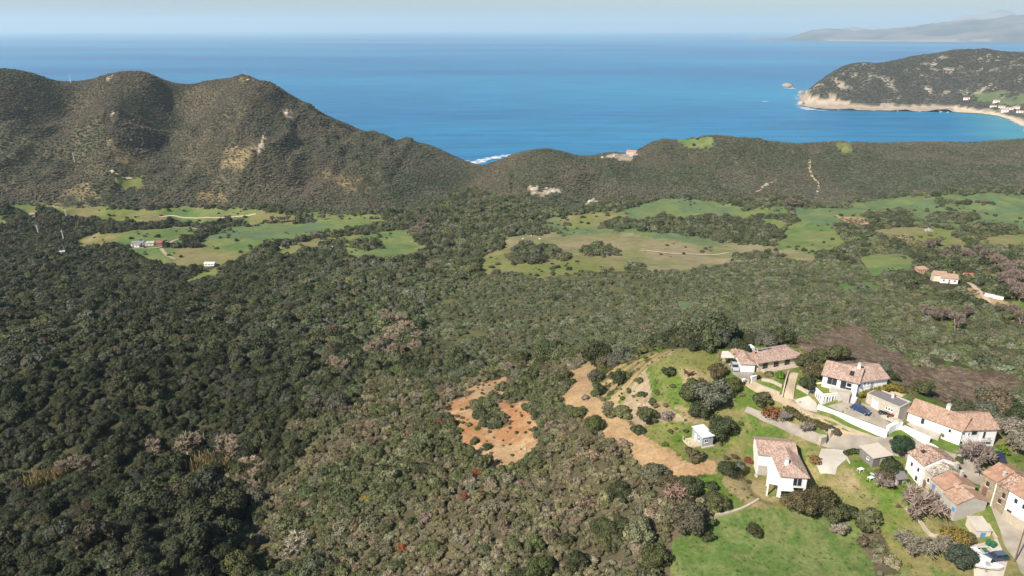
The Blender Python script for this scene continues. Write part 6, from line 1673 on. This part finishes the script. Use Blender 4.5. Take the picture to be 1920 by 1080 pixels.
T = [  # name, label, px, py, diam, tint, kind
 ("tree", "big silvery evergreen tree above the pale grey cabin", 1337, 744, 11.5, GRYG, 'o'), ("tree", "large olive green tree left of the big silvery tree", 1300, 732, 9, OLIVE, 'o'),
 ("tree", "dark green tree overhanging the pale grey cabin", 1350, 803, 8.5, DKOL, 'o'), ("tree", "dark tree between the silvery tree and the cabin", 1312, 770, 6.5, DKOL, 'o'),
 ("shrub", "round grey brown shrub in front of the pale grey cabin", 1303, 852, 5, BRNO, 's'), ("tree", "round olive tree left of the silver car", 1344, 697, 6, BRNO, 'o'), ("tree", "yellowish green tree below the pool house drive", 1372, 720, 6.2, (.10, .10, .035), 'o'),
 ("shrub", "broad olive shrub under the terrace garden", 1425, 745, 6.5, OLIVE, 's'), ("shrub", "rust brown leafless shrub beside the lane", 1447, 768, 6, RUST, 'a'),
 ("tree", "brown green tree touching the left wing of the villa", 1524, 700, 6.5, BRNO, 'o'), ("tree", "dark olive tree above the glazed annex", 1514, 722, 5.5, DKOL, 'o'), ("tree", "olive tree behind the left gable of the villa", 1530, 672, 6.5, OLIVE, 'o'), ("tree", "green tree behind the villa roof ridge", 1570, 664, 7, OLIVE, 'o'), ("tree", "pale tree right of the villa roof", 1655, 688, 4.5, GRYG, 'o'),
 ("shrub", "dark green bush alone on the grassy knoll", 1256, 697, 5, DKOL, 's'), ("tree", "dark tree between the earth track and the knoll bank", 1160, 712, 6.8, DKOL, 'o'), ("tree", "tall dark tree at the foot of the knoll bank", 1214, 782, 6.8, OLIVE, 'o'), ("shrub", "dark olive bush right beside the earth track", 1197, 804, 4.6, DKOL, 's'),
 ("tree", "olive tree jutting into the left side of the earth track", 1115, 797, 6.5, (.085, .095, .03), 'o'), ("shrub", "small bush at the top end of the earth track", 1200, 712, 3.2, OLIVE, 's'), ("shrub", "olive bush at the head of the terraced bank", 1178, 704, 4, OLIVE, 's'), ("shrub", "small green bush in the middle of the terraced bank", 1206, 738, 3, DKOL, 's'), ("shrub", "green bush on the upper lip of the terraced bank", 1224, 752, 3.2, OLIVE, 's'), ("shrub", "dry brown bush low on the terraced bank", 1160, 770, 2.8, BRNO, 's'), ("shrub", "tiny olive bush at the foot of the terraced bank", 1180, 782, 2.2, OLIVE, 's'), ("shrub", "yellowish bush below the lone knoll bush", 1232, 735, 2.6, (.14, .13, .05), 's'), ("shrub", "grey bush where the earth track widens", 1098, 745, 3.4, GREYB, 's'),
 ("shrub", "purple grey shrub on the bank above the track", 1250, 778, 4.5, PURP, 'a'),
 ("tree", "tall dark oval tree at the end of the earth track", 1361, 880, 5.4, DKOL, 'o'), ("shrub", "grey green bush right of the dark oval tree", 1384, 874, 4.6, GRYG, 's'), ("shrub", "dark red bush left of the deck house", 1403, 860, 2.4, REDB, 'a'),
 ("tree", "broad olive brown thicket in front of the deck house, left part", 1497, 946, 8, BRNO, 'o'), ("tree", "highest crown of the thicket in front of the deck house", 1530, 940, 8.5, (.075, .068, .03), 'o'), ("tree", "right crown of the thicket in front of the deck house", 1560, 958, 6.5, OLIVE, 'o'), ("shrub", "dark green bush right of the thicket", 1598, 958, 5, DKOL, 's'), ("shrub", "grey bush below the right end of the thicket", 1572, 985, 5, GREYB, 's'),
 ("tree", "olive tree with black shadow below the stone wall end", 1345, 940, 5.5, OLIVE, 'o'), ("shrub", "dark bush left of the olive tree at the wall end", 1332, 908, 4, DKOL, 's'), ("tree", "pinkish leafless tree below the earth track bend", 1267, 928, 6, (.30, .20, .15), 'b'), ("tree", "olive tree behind the pinkish leafless tree", 1250, 908, 6, BRNO, 'o'), ("tree", "big grey olive tree at the left corner of the meadow", 1290, 975, 9, (.095, .088, .055), 'o'), ("tree", "dark conical tree standing in the meadow", 1327, 1003, 3.4, DKOL, 's'), ("shrub", "round dark bush alone in the middle of the meadow", 1417, 994, 4.4, (.06, .06, .025), 's'),
 ("tree", "flat dark green umbrella tree below the short white wall", 1690, 836, 6.0, (.035, .06, .03), 'o'), ("tree", "dark green tree beside the blockwork shed", 1668, 876, 5.6, DKOL, 'o'), ("tree", "tall brown green tree left of the little hut", 1655, 893, 4.8, BRNO, 'o'), ("tree", "pollarded pink grey tree on the lawn", 1652, 905, 4.5, PURP, 'b'),
 ("shrub", "bright green hedge bush at the foot of the little hut", 1700, 908, 3.2, LIME, 's'), ("tree", "big leafless pinkish brown tree in the lower garden", 1722, 950, 9, (.28, .215, .18), 'b'), ("shrub", "golden autumn bush beside the lean-to", 1790, 1000, 5.5, GOLD, 'a'), ("shrub", "brown green bush left of the lean-to", 1815, 1005, 4, BRNO, 's'), ("tree", "dark blue green tree overhanging the boats", 1802, 1046, 6.6, (.06, .075, .05), 'o'),
 ("shrub", "leafless grey thicket left of the blue green tree", 1700, 1020, 6, GREYB, 'b'), ("shrub", "leafless grey thicket at the lower end of the garden", 1735, 1030, 6, GREYB, 'b'), ("shrub", "leafless grey bush below the golden bush", 1768, 1024, 5, GREYB, 'b'), ("tree", "olive green bush at the garden edge near the meadow", 1640, 962, 4.5, OLIVE, 's'),
 ("shrub", "small round clipped bush before the long white house", 1754, 807, 2.4, DKOL, 's'), ("tree", "pollarded grey tree before the long white house, left one", 1767, 812, 3, PURP, 'b'), ("tree", "pollarded grey tree before the long white house, right one", 1779, 806, 2.6, PURP, 'b'), ("tree", "wide purple leafless tree in front of the long white house", 1824, 856, 7.5, (.23, .185, .16), 'b'), ("shrub", "green bush right of the purple leafless tree", 1851, 852, 5, (.075, .10, .035), 's'), ("shrub", "lime green shrub at the right end of the long house", 1872, 842, 4.6, LIME, 's'), ("shrub", "small dark bush at the edge of the parking place", 1796, 862, 2.4, OLIVE, 's'), ("shrub", "bright green bush against the stone house corner", 1830, 912, 2.4, LIME, 's'),
 ("tree", "slim leafless tree in the grass strip, upper one", 1470, 784, 4, PURP, 'b'), ("tree", "slim leafless tree in the grass strip, lower one", 1513, 803, 4.5, PURP, 'b'), ("shrub", "orange brown dry bush by the concrete drive", 1528, 862, 3.6, (.21, .14, .06), 'a'), ("shrub", "low dark bush on the lane side of the gate", 1566, 808, 3.0, BRNO, 's'),
 ("shrub", "green bush behind the right wing of the villa", 1672, 704, 4.5, DKOL, 's'), ("tree", "tree behind the tarpaulin", 1730, 728, 6, OLIVE, 'o'), ("tree", "olive tree above the roof of the long house", 1800, 768, 7, (.085, .09, .05), 'o'), ("tree", "grey olive tree right above the long house", 1842, 776, 8.5, GRYG, 'o'), ("tree", "silvery tree at the right frame edge above the long house", 1890, 800, 8.5, GREYB, 'o'), ("tree", "bare grey tree right of the long house", 1905, 835, 6.5, GREYB, 'b'),
 ("shrub", "yellow green shrub in the terrace garden", 1462, 702, 3.6, LIME, 's'), ("shrub", "green shrub beside the pool house terrace", 1440, 700, 3.2, (.07, .12, .02), 's'), ("shrub", "dark shrub by the pool house wall", 1418, 706, 2.6, DKOL, 's'), ("tree", "olive tree at the right end of the pool house", 1508, 678, 5.5, OLIVE, 'o'),
 ("tree", "dark tree behind the swimming pool", 1384, 652, 6.5, DKOL, 'o'), ("shrub", "dark bush inside the orange clearing, upper one", 908, 752, 5.5, OLIVE, 's'), ("shrub", "round dark bush inside the orange clearing, lower one", 913, 836, 3.4, DKOL, 's'), ("shrub", "lone bush by the lower orange clearing", 890, 826, 3.8, OLIVE, 's'),
 ("shrub", "red leaved shrub left of the orange clearing", 826, 792, 4.6, (.19, .085, .07), 'a'), ("shrub", "rusty shrub below the orange clearing", 897, 882, 4, (.24, .085, .04), 'a'), ("shrub", "red brown shrub farther below the orange clearing", 870, 930, 3.6, (.22, .075, .055), 'a'), ("shrub", "reddish shrub in the maquis at lower centre", 620, 1058, 5, (.17, .06, .055), 'a'), ("shrub", "orange shrub in the maquis at lower centre", 755, 1025, 3.2, (.28, .10, .035), 'a'), ("shrub", "yellow orange shrub among grey bushes", 690, 932, 3.4, (.30, .19, .03), 'a'), ("tree", "leafless white grey tree with spread limbs at lower centre", 560, 1022, 7.5, (.40, .36, .27), 'b'), ("shrub", "pinkish round shrub in the dark ravine at the bottom", 468, 1020, 4.4, (.21, .13, .115), 'a'),
]
KIND = {'o': (M_OAK, True, .86), 's': (M_SHRUB, False, .72), 'a': (M_AIRY, False, .8), 'b': (M_BARE, False, .95)}
for nm, lab, px, py, dm, ti, k in T:
    ms, tr, sq = KIND[k]; plant("evergreen_tree" if (nm == "tree" and k == 'o') else ("bare_tree" if nm == "tree" and k == 'b' else nm), lab, nm, px, py, dm, ti, ms, sq, tr)

# clipped hedge behind the garage, and hedges along the lane
def hedge(label, pxs, w, hgt, tint, tint_name="hedge"):
    P = smooth_path([G(*p) for p in pxs], .45); r = np.random.default_rng(len(label)); Vs, Fs, n = [], [], 0
    o0 = P[0]
    IV, IF = ICO1
    for p in P:
        V = IV * np.array((w * .45, w * .45, hgt * .5)) + np.array((p.x - o0.x, p.y - o0.y, p.z - o0.z + hgt * .45)); Vs.append(V); Fs.append(np.c_[IF, IF[:, 2:3]] + n); n += len(V)
        m = 60; d = rand_dirs(m, r, -.3); q = d * np.array((w * .52, w * .52, hgt * .55)) * r.uniform(.85, 1.1, (len(d), 1)) + V.mean(0)
        nn = d + r.normal(size=d.shape) * .5; nn /= np.linalg.norm(nn, axis=1)[:, None]; t = np.cross(nn, r.normal(size=d.shape)); t /= np.linalg.norm(t, axis=1)[:, None]; b = np.cross(nn, t); s = .16
        Q = np.stack([q - t * s - b * s, q + t * s - b * s, q + t * s + b * s, q - t * s + b * s], 1).reshape(-1, 3); Vs.append(Q); Fs.append(np.arange(len(Q)).reshape(-1, 4) + n); n += len(Q)
        EXCL.append((p.x, p.y, w * .6))
    o = link(bpy.data.objects.new("hedge", tri_quads_to_mesh("hedge", np.concatenate(Vs), np.concatenate(Fs), LEAF))); o.location = o0; o["tint"] = [*tint, 1]; return tag(o, label, "hedge")
hedge("clipped yellow green hedge behind the stone garage", [(1612, 745), (1640, 738), (1670, 732), (1690, 736)], 2.0, 1.7, (.16, .135, .025))
hedge("dark clipped hedge along the lawn below the block shed", [(1586, 853), (1600, 850), (1612, 852)], 1.2, 1.2, (.05, .065, .02))
hedge("overgrown dark hedge on the slope below the white wall", [(1478, 770), (1500, 785), (1530, 797), (1556, 806)], 2.4, 1.2, (.085, .075, .03))

# reeds in the ravine, leafless woods
BT = [(745, 628, 9), (722, 645, 9), (762, 618, 8.5), (782, 640, 8), (702, 660, 8), (742, 662, 8), (728, 600, 7.5), (720, 590, 6), (778, 655, 7), (755, 600, 7), (640, 690, 8), (626, 682, 6.5), (655, 678, 6), (690, 690, 5),
      (150, 872, 6.5), (120, 878, 5), (290, 842, 6), (352, 838, 8), (372, 830, 6.5), (430, 832, 7), (447, 848, 6.5), (468, 872, 6), (490, 888, 6), (458, 905, 6), (478, 915, 5), (196, 870, 5),
      (800, 415, 9), (790, 425, 9), (780, 432, 9), (812, 405, 9), (808, 392, 8), (770, 436, 8), (795, 440, 8), (525, 413, 9), (540, 411, 9), (512, 412, 8), (605, 408, 8), (1765, 592, 8), (1790, 605, 8), (1740, 586, 7), (1810, 588, 7),
      (1850, 482, 10), (1868, 498, 10), (1885, 508, 10), (1900, 520, 10), (1835, 472, 9), (1810, 478, 9), (1790, 470, 9), (1755, 456, 9), (1740, 460, 8), (1895, 540, 9), (1910, 555, 9), (1870, 488, 9), (1905, 500, 9), (1915, 530, 9), (1880, 525, 9), (1770, 478, 8), (1895, 585, 7), (1912, 600, 7), (1480, 382, 12), (1500, 384, 10)]
for px, py, dm in BT:
    pk = (.245, .175, .135) if px < 800 and py > 550 else ((.20, .135, .12) if py < 700 else (.23, .155, .125))
    j = random.uniform(.85, 1.15) * (.8 if py < 620 and not 600 < px < 800 else 1)
    bgrp = "leafless trees in the ravine" if py > 750 else ("leafless poplars in the gully" if 600 < px < 800 and py > 560 else ("leafless trees on the right slope" if px > 1400 else "leafless trees along the valley stream"))
    lb = {"leafless trees in the ravine": "pinkish leafless tree in the shaded ravine at lower left", "leafless poplars in the gully": "tall pale tan leafless tree in the gully at centre", "leafless trees on the right slope": "purplish leafless tree on the far right slope", "leafless trees along the valley stream": "pinkish leafless tree along the stream in the valley"}[bgrp]
    plant("bare_tree", lb, "tree", px, py, dm * 1.25, (pk[0] * j * 1.25, pk[1] * j * 1.42, pk[2] * j * 1.3), M_BARE, 1.0, False, bgrp)
plant("blossoming_tree", "white blossoming almond tree between the right hand fields", "tree", 1741, 431, 9, (.5, .45, .44), M_AIRY, .8, False)
def reeds(name, pxs, n, hgt, seed, spread):
    r = np.random.default_rng(seed); P = [G(*p) for p in pxs]; V, F = [], []
    for k in range(n):
        i = r.integers(0, len(P) - 1); p = P[i] + (P[i + 1] - P[i]) * r.uniform(); x, y = p.x + r.normal() * spread, p.y + r.normal() * spread; z = HZ(x, y); h = hgt * r.uniform(.6, 1.1); a = r.uniform(0, 3.14); lx, ly = r.normal() * .5, r.normal() * .5; w = .16; b = len(V)
        V += [(x - math.cos(a) * w, y - math.sin(a) * w, z), (x + math.cos(a) * w, y + math.sin(a) * w, z), (x + lx + math.cos(a) * w * .6, y + ly + math.sin(a) * w * .6, z + h), (x + lx - math.cos(a) * w * .6, y + ly - math.sin(a) * w * .6, z + h)]; F.append((b, b + 1, b + 2, b + 3))
    o = mesh_np(name, V, F, LEAF); o["kind"] = "stuff"; o["tint"] = [*STRAWT, 1]; o["label"] = "dry yellow reeds in the ravine"
reeds("reeds", [(375, 876), (400, 878), (430, 884)], 900, 5, 1, 2.2)
reeds("reeds", [(35, 915), (80, 908), (110, 898)], 700, 4, 2, 2.0)
for px, py in ((375, 880), (400, 880), (430, 885), (40, 915), (80, 908), (110, 898)):
    g = G(px, py); EXCL.append((g.x, g.y, 3.0))

# ---------------------------------------------------------------- woods, maquis and hill scrub
def mix3(n, r, cols, wts):
    c = np.array(cols)[r.choice(len(cols), n, p=np.array(wts) / sum(wts))]
    return c * r.uniform(.75, 1.3, (n, 1)) * r.uniform(.93, 1.07, (n, 3))
def patchy(x, y, sc, seed): return fbm(x / sc, y / sc, seed, 3)
def place(x, y, z, diam, hs, r):
    n = len(x); sc = diam[:, None] * np.c_[r.uniform(.88, 1.14, n), r.uniform(.88, 1.14, n), hs]
    return sc, np.c_[np.zeros(n), np.zeros(n), r.uniform(0, 6.28, n)]
r = np.random.default_rng(11)
def oak_tint(x, y, n):
    t = mix3(n, r, [(.048, .057, .026), (.072, .082, .038), (.097, .106, .053), (.112, .117, .08), (.115, .120, .048), (.108, .092, .053)], [3, 4, 3, 1.6, .8, .7])
    return t * (.8 + .4 * patchy(x, y, 60, 301))[:, None]
def individuals(name, cat, label_fn, group_fn, x, y, z, sc, sp, ti, rr, px, py, meshes, nmax, trunk):
    inf = (px > -10) & (px < 1930) & (py > 0) & (py < 1095)
    big = np.where(inf, sc[:, 0] / rr, 0)
    order = np.argsort(-big)[:nmax]
    base = None
    for i in order:
        me = meshes[int(r.integers(len(meshes)))]
        if trunk:
            o = bpy.data.objects.new(name, None); o.empty_display_size = .5; COL.objects.link(o); o.location = (x[i], y[i], z[i]); o.rotation_euler = (0, 0, sp[i, 2])
            c = bpy.data.objects.new("crown", me); c.scale = sc[i]; c.location = (0, 0, sc[i, 2] * .06); c["tint"] = [*ti[i], 1.0]; COL.objects.link(c); c.parent = o
            t = bpy.data.objects.new("trunk", M_TRUNK); t.scale = (sc[i, 0] * .8,) * 3; COL.objects.link(t); t.parent = o
        else:
            o = bpy.data.objects.new(name, me); o.location = (x[i], y[i], z[i]); o.rotation_euler = (0, 0, sp[i, 2]); o.scale = sc[i]; o["tint"] = [*ti[i], 1.0]; COL.objects.link(o)
        tag(o, label_fn(px[i], py[i], ti[i]), cat, group_fn(px[i], py[i]))
    keep = np.ones(len(x), bool); keep[order] = False
    return keep

# evergreen oak wood
x, y, z, rr, px, py = candidates([OAK], 4.3, 95, 340, 8)
dm = np.clip(6.0 * np.exp(r.normal(size=len(x)) * .34), 3.2, 13) * (.8 + .45 * patchy(x, y, 40, 302)); sc, sp = place(x, y, z, dm, r.uniform(.66, 1.15, len(x)), r); ti = oak_tint(x, y, len(x)); z = z - dm * .08
def oak_zone(a, b):
    if a < 520 and b > 900: return "HUE evergreen oak crowding the mound at lower left", "oaks on the lower left mound"
    if a < 900: return "HUE evergreen oak crowding the slope beyond the ravine", "oaks beyond the ravine"
    if a < 1450: return "HUE evergreen oak on the slope behind the knoll", "oaks behind the knoll"
    return "HUE evergreen oak on the slope behind the villas", "oaks behind the villas"
ti *= (1.15 - .45 * sstep(760, 450, px))[:, None]  # deeper oak tone plus slope shade painted into leaf colour towards the left
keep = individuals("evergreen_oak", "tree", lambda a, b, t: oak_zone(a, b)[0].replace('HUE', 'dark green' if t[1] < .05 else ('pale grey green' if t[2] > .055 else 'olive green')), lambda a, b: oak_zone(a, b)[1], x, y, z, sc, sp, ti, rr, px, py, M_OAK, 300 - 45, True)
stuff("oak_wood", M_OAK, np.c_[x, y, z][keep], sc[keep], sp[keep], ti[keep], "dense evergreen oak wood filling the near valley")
print("near oaks", len(x))
x, y, z, rr, px, py = candidates([OAK], 4.8, 340, 1350, 8)
dm = np.clip(6.4 * np.exp(r.normal(size=len(x)) * .36), 3.0, 14) * (.8 + .4 * patchy(x, y, 60, 303)); sc, sp = place(x, y, z, dm, r.uniform(.6, 1.1, len(x)), r); z = z - dm * .06
ti = oak_tint(x, y, len(x)) * (1.35 - .5 * sstep(760, 350, px))[:, None]  # valley oaks likewise: slope shade at left is put into their tint
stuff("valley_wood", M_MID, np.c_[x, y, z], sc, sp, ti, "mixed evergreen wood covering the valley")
print("mid oaks", len(x))
# olive scrub wood of the middle slopes
x, y, z, rr, px, py = candidates([SCRUB], 3.3, 220, 760, 5)
pt = patchy(x, y, 34, 311); gap = patchy(x, y, 26, 312)
m = (gap < .60) | (r.uniform(size=len(x)) < .22); x, y, z, px, pt = x[m], y[m], z[m], px[m], pt[m]
dm = np.clip(3.9 * np.exp(r.normal(size=len(x)) * .30), 2.2, 9) * (.75 + .55 * pt); sc, sp = place(x, y, z, dm, r.uniform(.6, 1.0, len(x)), r)
ti = mix3(len(x), r, [(.094, .107, .051), (.112, .122, .062), (.132, .138, .088), (.076, .09, .043), (.135, .122, .075)], [3, 3, 2, 2, 1]) * (.8 + .4 * pt)[:, None] * 1.25
stuff("scrub_wood", M_MID, np.c_[x, y, z - dm * .08], sc, sp, ti, "olive scrub wood on the middle slopes")
print("scrub", len(x))
# small trees standing among the maquis
x, y, z, rr, px, py = candidates([MAQUIS], 5.5, 95, 300, 6)
m = r.uniform(size=len(x)) < np.where(px > 960, .62, .16) * sstep(.36, .56, patchy(x, y, 18, 313)) * 1.5; x, y, z, rr, px, py = x[m], y[m], z[m], rr[m], px[m], py[m]
dm = np.clip(5.2 * np.exp(r.normal(size=len(x)) * .28), 3, 9); sc, sp = place(x, y, z, dm, r.uniform(.7, 1.05, len(x)), r)
ti = mix3(len(x), r, [(.085, .095, .036), (.10, .105, .045), (.12, .122, .07), (.07, .078, .034)], [3, 3, 2, 2])
individuals("slope_tree", "tree", lambda a, b, t: "%s small tree standing among the maquis %s" % ("dark green" if t[1] < .075 else ("pale grey green" if t[2] > .06 else "olive green"), "below the earth track" if a > 1050 else "left of the orange clearing" if a < 850 else "below the orange clearing"), lambda a, b: "small trees among the maquis", x, y, z, sc, sp, ti, rr, px, py, M_OAK, 200, False)
print("slope trees", len(x))
# green strips along the terraces of the bank
ii, jj = np.where(BANDV); q = r.choice(len(ii), 46, replace=False)
for a_, b_ in zip(ii[q], jj[q]):
    d_ = r.uniform(.8, 2.2); o = bpy.data.objects.new("terrace_bush", M_SHRUB[int(r.integers(6))]); o.location = (XG[a_, b_], YG[a_, b_], ZG[a_, b_] - .1); o.scale = (d_, d_, d_ * .7); o["tint"] = [*(np.array(OLIVE) * r.uniform(.8, 1.3)), 1.0]; COL.objects.link(o); tag(o, "low olive bush in a green strip of the terraced bank", "bush", "bushes on the terraced bank")
# maquis
x, y, z, rr, px, py = candidates([MAQUIS], 2.15, 95, 320, 4)
pz = patchy(x, y, 22, 304)
dm = np.clip(2.7 * np.exp(r.normal(size=len(x)) * .34), 1.5, 6.5); sc, sp = place(x, y, z, dm, r.uniform(.7, 1.05, len(x)), r); z = z - dm * .08
grey = mix3(len(x), r, [(.185, .162, .098), (.155, .135, .078), (.195, .172, .118), (.15, .142, .070), (.185, .14, .095)], [3, 3, 2, 2, .6]); green = mix3(len(x), r, [(.07, .08, .034), (.095, .10, .044), (.11, .11, .06)], [3, 3, 2])
w = sstep(.39, .58, pz + r.normal(size=len(x)) * .08)[:, None]; ti = 1.1 * (grey * w + green * 1.08 * (1 - w))
red = r.uniform(size=len(x)) < .004; ti[red] = np.array((.17, .085, .065)) * r.uniform(.8, 1.2, (red.sum(), 1))
dm2 = np.where(w[:, 0] < .3, 1.25, 1.0); sc = sc * dm2[:, None]
keep = individuals("maquis_shrub", "shrub", lambda a, b, t: ("%s maquis shrub on the near slope %s" % ("reddish" if t[0] > 1.6 * t[1] else ("olive green" if t[1] > t[0] * .97 else ("pale grey brown" if t[0] > .2 else "dark grey brown")), "left of the orange clearing" if a < 850 else ("below the orange clearing" if a < 1050 else "below the earth track"))), lambda a, b: "maquis shrubs on the near slope", x, y, z, sc, sp, ti, rr, px, py, M_SHRUB, 300 - 45, False)
tw = keep & (w[:, 0] > .6) & (r.uniform(size=len(x)) < .35)
stuff("maquis", M_SHRUB, np.c_[x, y, z][keep & ~tw], sc[keep & ~tw], sp[keep & ~tw], ti[keep & ~tw], "grey brown and olive maquis on the near slope")
stuff("leafless_maquis", M_BARE, np.c_[x, y, z][tw], sc[tw] * 1.1, sp[tw], ti[tw] * 1.25, "leafless grey bushes scattered through the maquis")
print("maquis", len(x))
# scattered low bushes on banks and in gardens
x, y, z, rr, px, py = candidates([SPARSE, GARDEN], 2.6, 95, 400, 2)
m = r.uniform(size=len(x)) < .46; x, y, z = x[m], y[m], z[m]
dm = .5 + 2.3 * r.beta(1.2, 2.5, len(x)); sc, sp = place(x, y, z, dm, r.uniform(.5, .9, len(x)), r)
stuff("low_bushes", M_SHRUB[:3], np.c_[x, y, z], sc, sp, mix3(len(x), r, [OLIVE, (.10, .15, .025), BRNO, (.17, .14, .07)], [2, 2, 2, 2]), "low weeds and bushes on banks and in gardens")
# rough grass tufts in the meadows
x, y, z, rr, px, py = candidates([SPARSE, GARDEN, NONE], 1.0, 95, 240, 1)
kk = nearest(KLASS, x, y); m = (kk == MEADOW_K) & (r.uniform(size=len(x)) < .42); x, y, z = x[m], y[m], z[m]
dm = r.uniform(.35, .95, len(x)); sc, sp = place(x, y, z, dm, r.uniform(.25, .5, len(x)), r)
stuff("meadow_tufts", M_FAR[:3], np.c_[x, y, z - .05], sc, sp, nearest(COVER, x, y) * r.uniform(.65, 1.25, (len(x), 1)), "rough grass tufts in the meadows")
# purple brown heath
x, y, z, rr, px, py = candidates([HEATH], 1.5, 150, 400, 2)
dm = r.uniform(1.4, 2.6, len(x)); sc, sp = place(x, y, z, dm, r.uniform(.3, .5, len(x)), r)
stuff("heath", M_AIRY, np.c_[x, y, z], sc, sp, mix3(len(x), r, [(.19, .138, .10), (.22, .168, .125), (.155, .135, .075), (.14, .102, .074)], [3, 2, 1.5, 2]) * (.7 + .6 * patchy(x, y, 12, 331))[:, None], "low purple brown heath behind the villas")
# bushes dotted over open fields
x, y, z, rr, px, py = candidates([NONE], 9, 380, 1400, 5)
m = (r.uniform(size=len(x)) < np.where(nearest(COVER, x, y)[:, 0] > .17, .1, .55) * sstep(.44, .62, patchy(x, y, 60, 305))); x, y, z = x[m], y[m], z[m]
dm = 1.5 + 7 * r.beta(1.3, 2.2, len(x)); sc, sp = place(x, y, z, dm, r.uniform(.6, .9, len(x)), r)
stuff("field_bushes", M_MID, np.c_[x, y, z - .1], sc, sp, oak_tint(x, y, len(x)) * 1.05, "bushes dotted over the fields")
# dry scrub patches on far slopes
x, y, z, rr, px, py = candidates([SPARSE], 4, 400, 1700, 3)
m = r.uniform(size=len(x)) < .8; x, y, z = x[m], y[m], z[m]
dm = r.uniform(2, 4, len(x)); sc, sp = place(x, y, z, dm, r.uniform(.5, .8, len(x)), r)
stuff("dry_scrub", M_FAR, np.c_[x, y, z], sc, sp, mix3(len(x), r, [(.16, .13, .08), (.11, .105, .06)], [1, 1]), "thin scrub over dry patches of the hills")
# hills
x, y, z, rr, px, py = candidates([HILL], 3.7, 750, 1750, 5)
pz = patchy(x, y, 90, 306); dm = r.uniform(2.6, 5.6, len(x)) * (.85 + .4 * patchy(x, y, 70, 307)); sc, sp = place(x, y, z, dm, r.uniform(.5, .85, len(x)), r)
br = mix3(len(x), r, [(.108, .092, .066), (.122, .098, .07), (.095, .09, .064)], [2, 1.2, 2]); gn = mix3(len(x), r, [(.052, .064, .038), (.068, .078, .048), (.084, .09, .06)], [3, 3, 2])
w = sstep(.40, .62, pz + r.normal(size=len(x)) * .06)
for poly, a in (([(380, 200), (520, 170), (640, 240), (700, 360), (560, 340), (380, 330)], .45), ([(180, 200), (270, 200), (270, 320), (200, 320)], .3), ([(960, 330), (860, 340), (880, 370), (980, 365)], .35), ([(275, 150), (345, 165), (360, 330), (300, 330)], -.5), ([(640, 220), (880, 300), (860, 380), (700, 370)], -.3), ([(-50, 100), (110, 140), (120, 300), (-50, 330)], -.3), ([(980, 240), (1960, 240), (1960, 400), (980, 400)], -.3)):
    w = np.clip(w + a * in_poly(px, py, poly), 0, 1)
w = w[:, None]
stuff("hill_scrub", M_FAR, np.c_[x, y, z - .2], sc, sp, 1.6 * (br * w + gn * (1 - w)) * (1 + .35 * (patchy(x, y, 30, 316) - .5))[:, None], "maquis scrub covering the hills along the coast")
print("hills", len(x))
# headland scrub
th = r.uniform(math.radians(16), math.radians(40), 60000); ra = np.sqrt(r.uniform(2600 ** 2, 3800 ** 2, 60000)); x, y = ra * np.sin(th), ra * np.cos(th)
fi = np.clip((th - HT[0]) / (HT[1] - HT[0]), 0, len(HT) - 1.001); ti_ = fi.astype(int); rj = np.clip(np.searchsorted(HR, ra) - 1, 0, len(HR) - 2)
a_ = fi - ti_; b_ = (ra - HR[rj]) / (HR[rj + 1] - HR[rj])
z = (ZH[ti_, rj] * (1 - a_) + ZH[ti_ + 1, rj] * a_) * (1 - b_) + (ZH[ti_, rj + 1] * (1 - a_) + ZH[ti_ + 1, rj + 1] * a_) * b_
ok = (z > 12) & ~shore[ti_, rj] & ~sand[ti_, rj] & (~rocky[ti_, rj] | (r.uniform(size=len(z)) < .3)) & ~gr[ti_, rj]
cm = np.maximum.accumulate((ZH - HC) / RH2, axis=1); ok &= (z + 8 - HC) / ra >= cm[ti_, rj] - .001
x, y, z = x[ok], y[ok], z[ok]; dm = r.uniform(5, 11, len(x)); sc, sp = place(x, y, z, dm, r.uniform(.4, .65, len(x)), r)
stuff("headland_scrub", M_FAR, np.c_[x, y, z - .6], sc, sp, mix3(len(x), r, [(.055, .058, .04), (.075, .072, .05), (.095, .085, .065)], [3, 3, 2]) * 1.4, "dark scrub covering the headland across the bay")
print("headland", len(x))
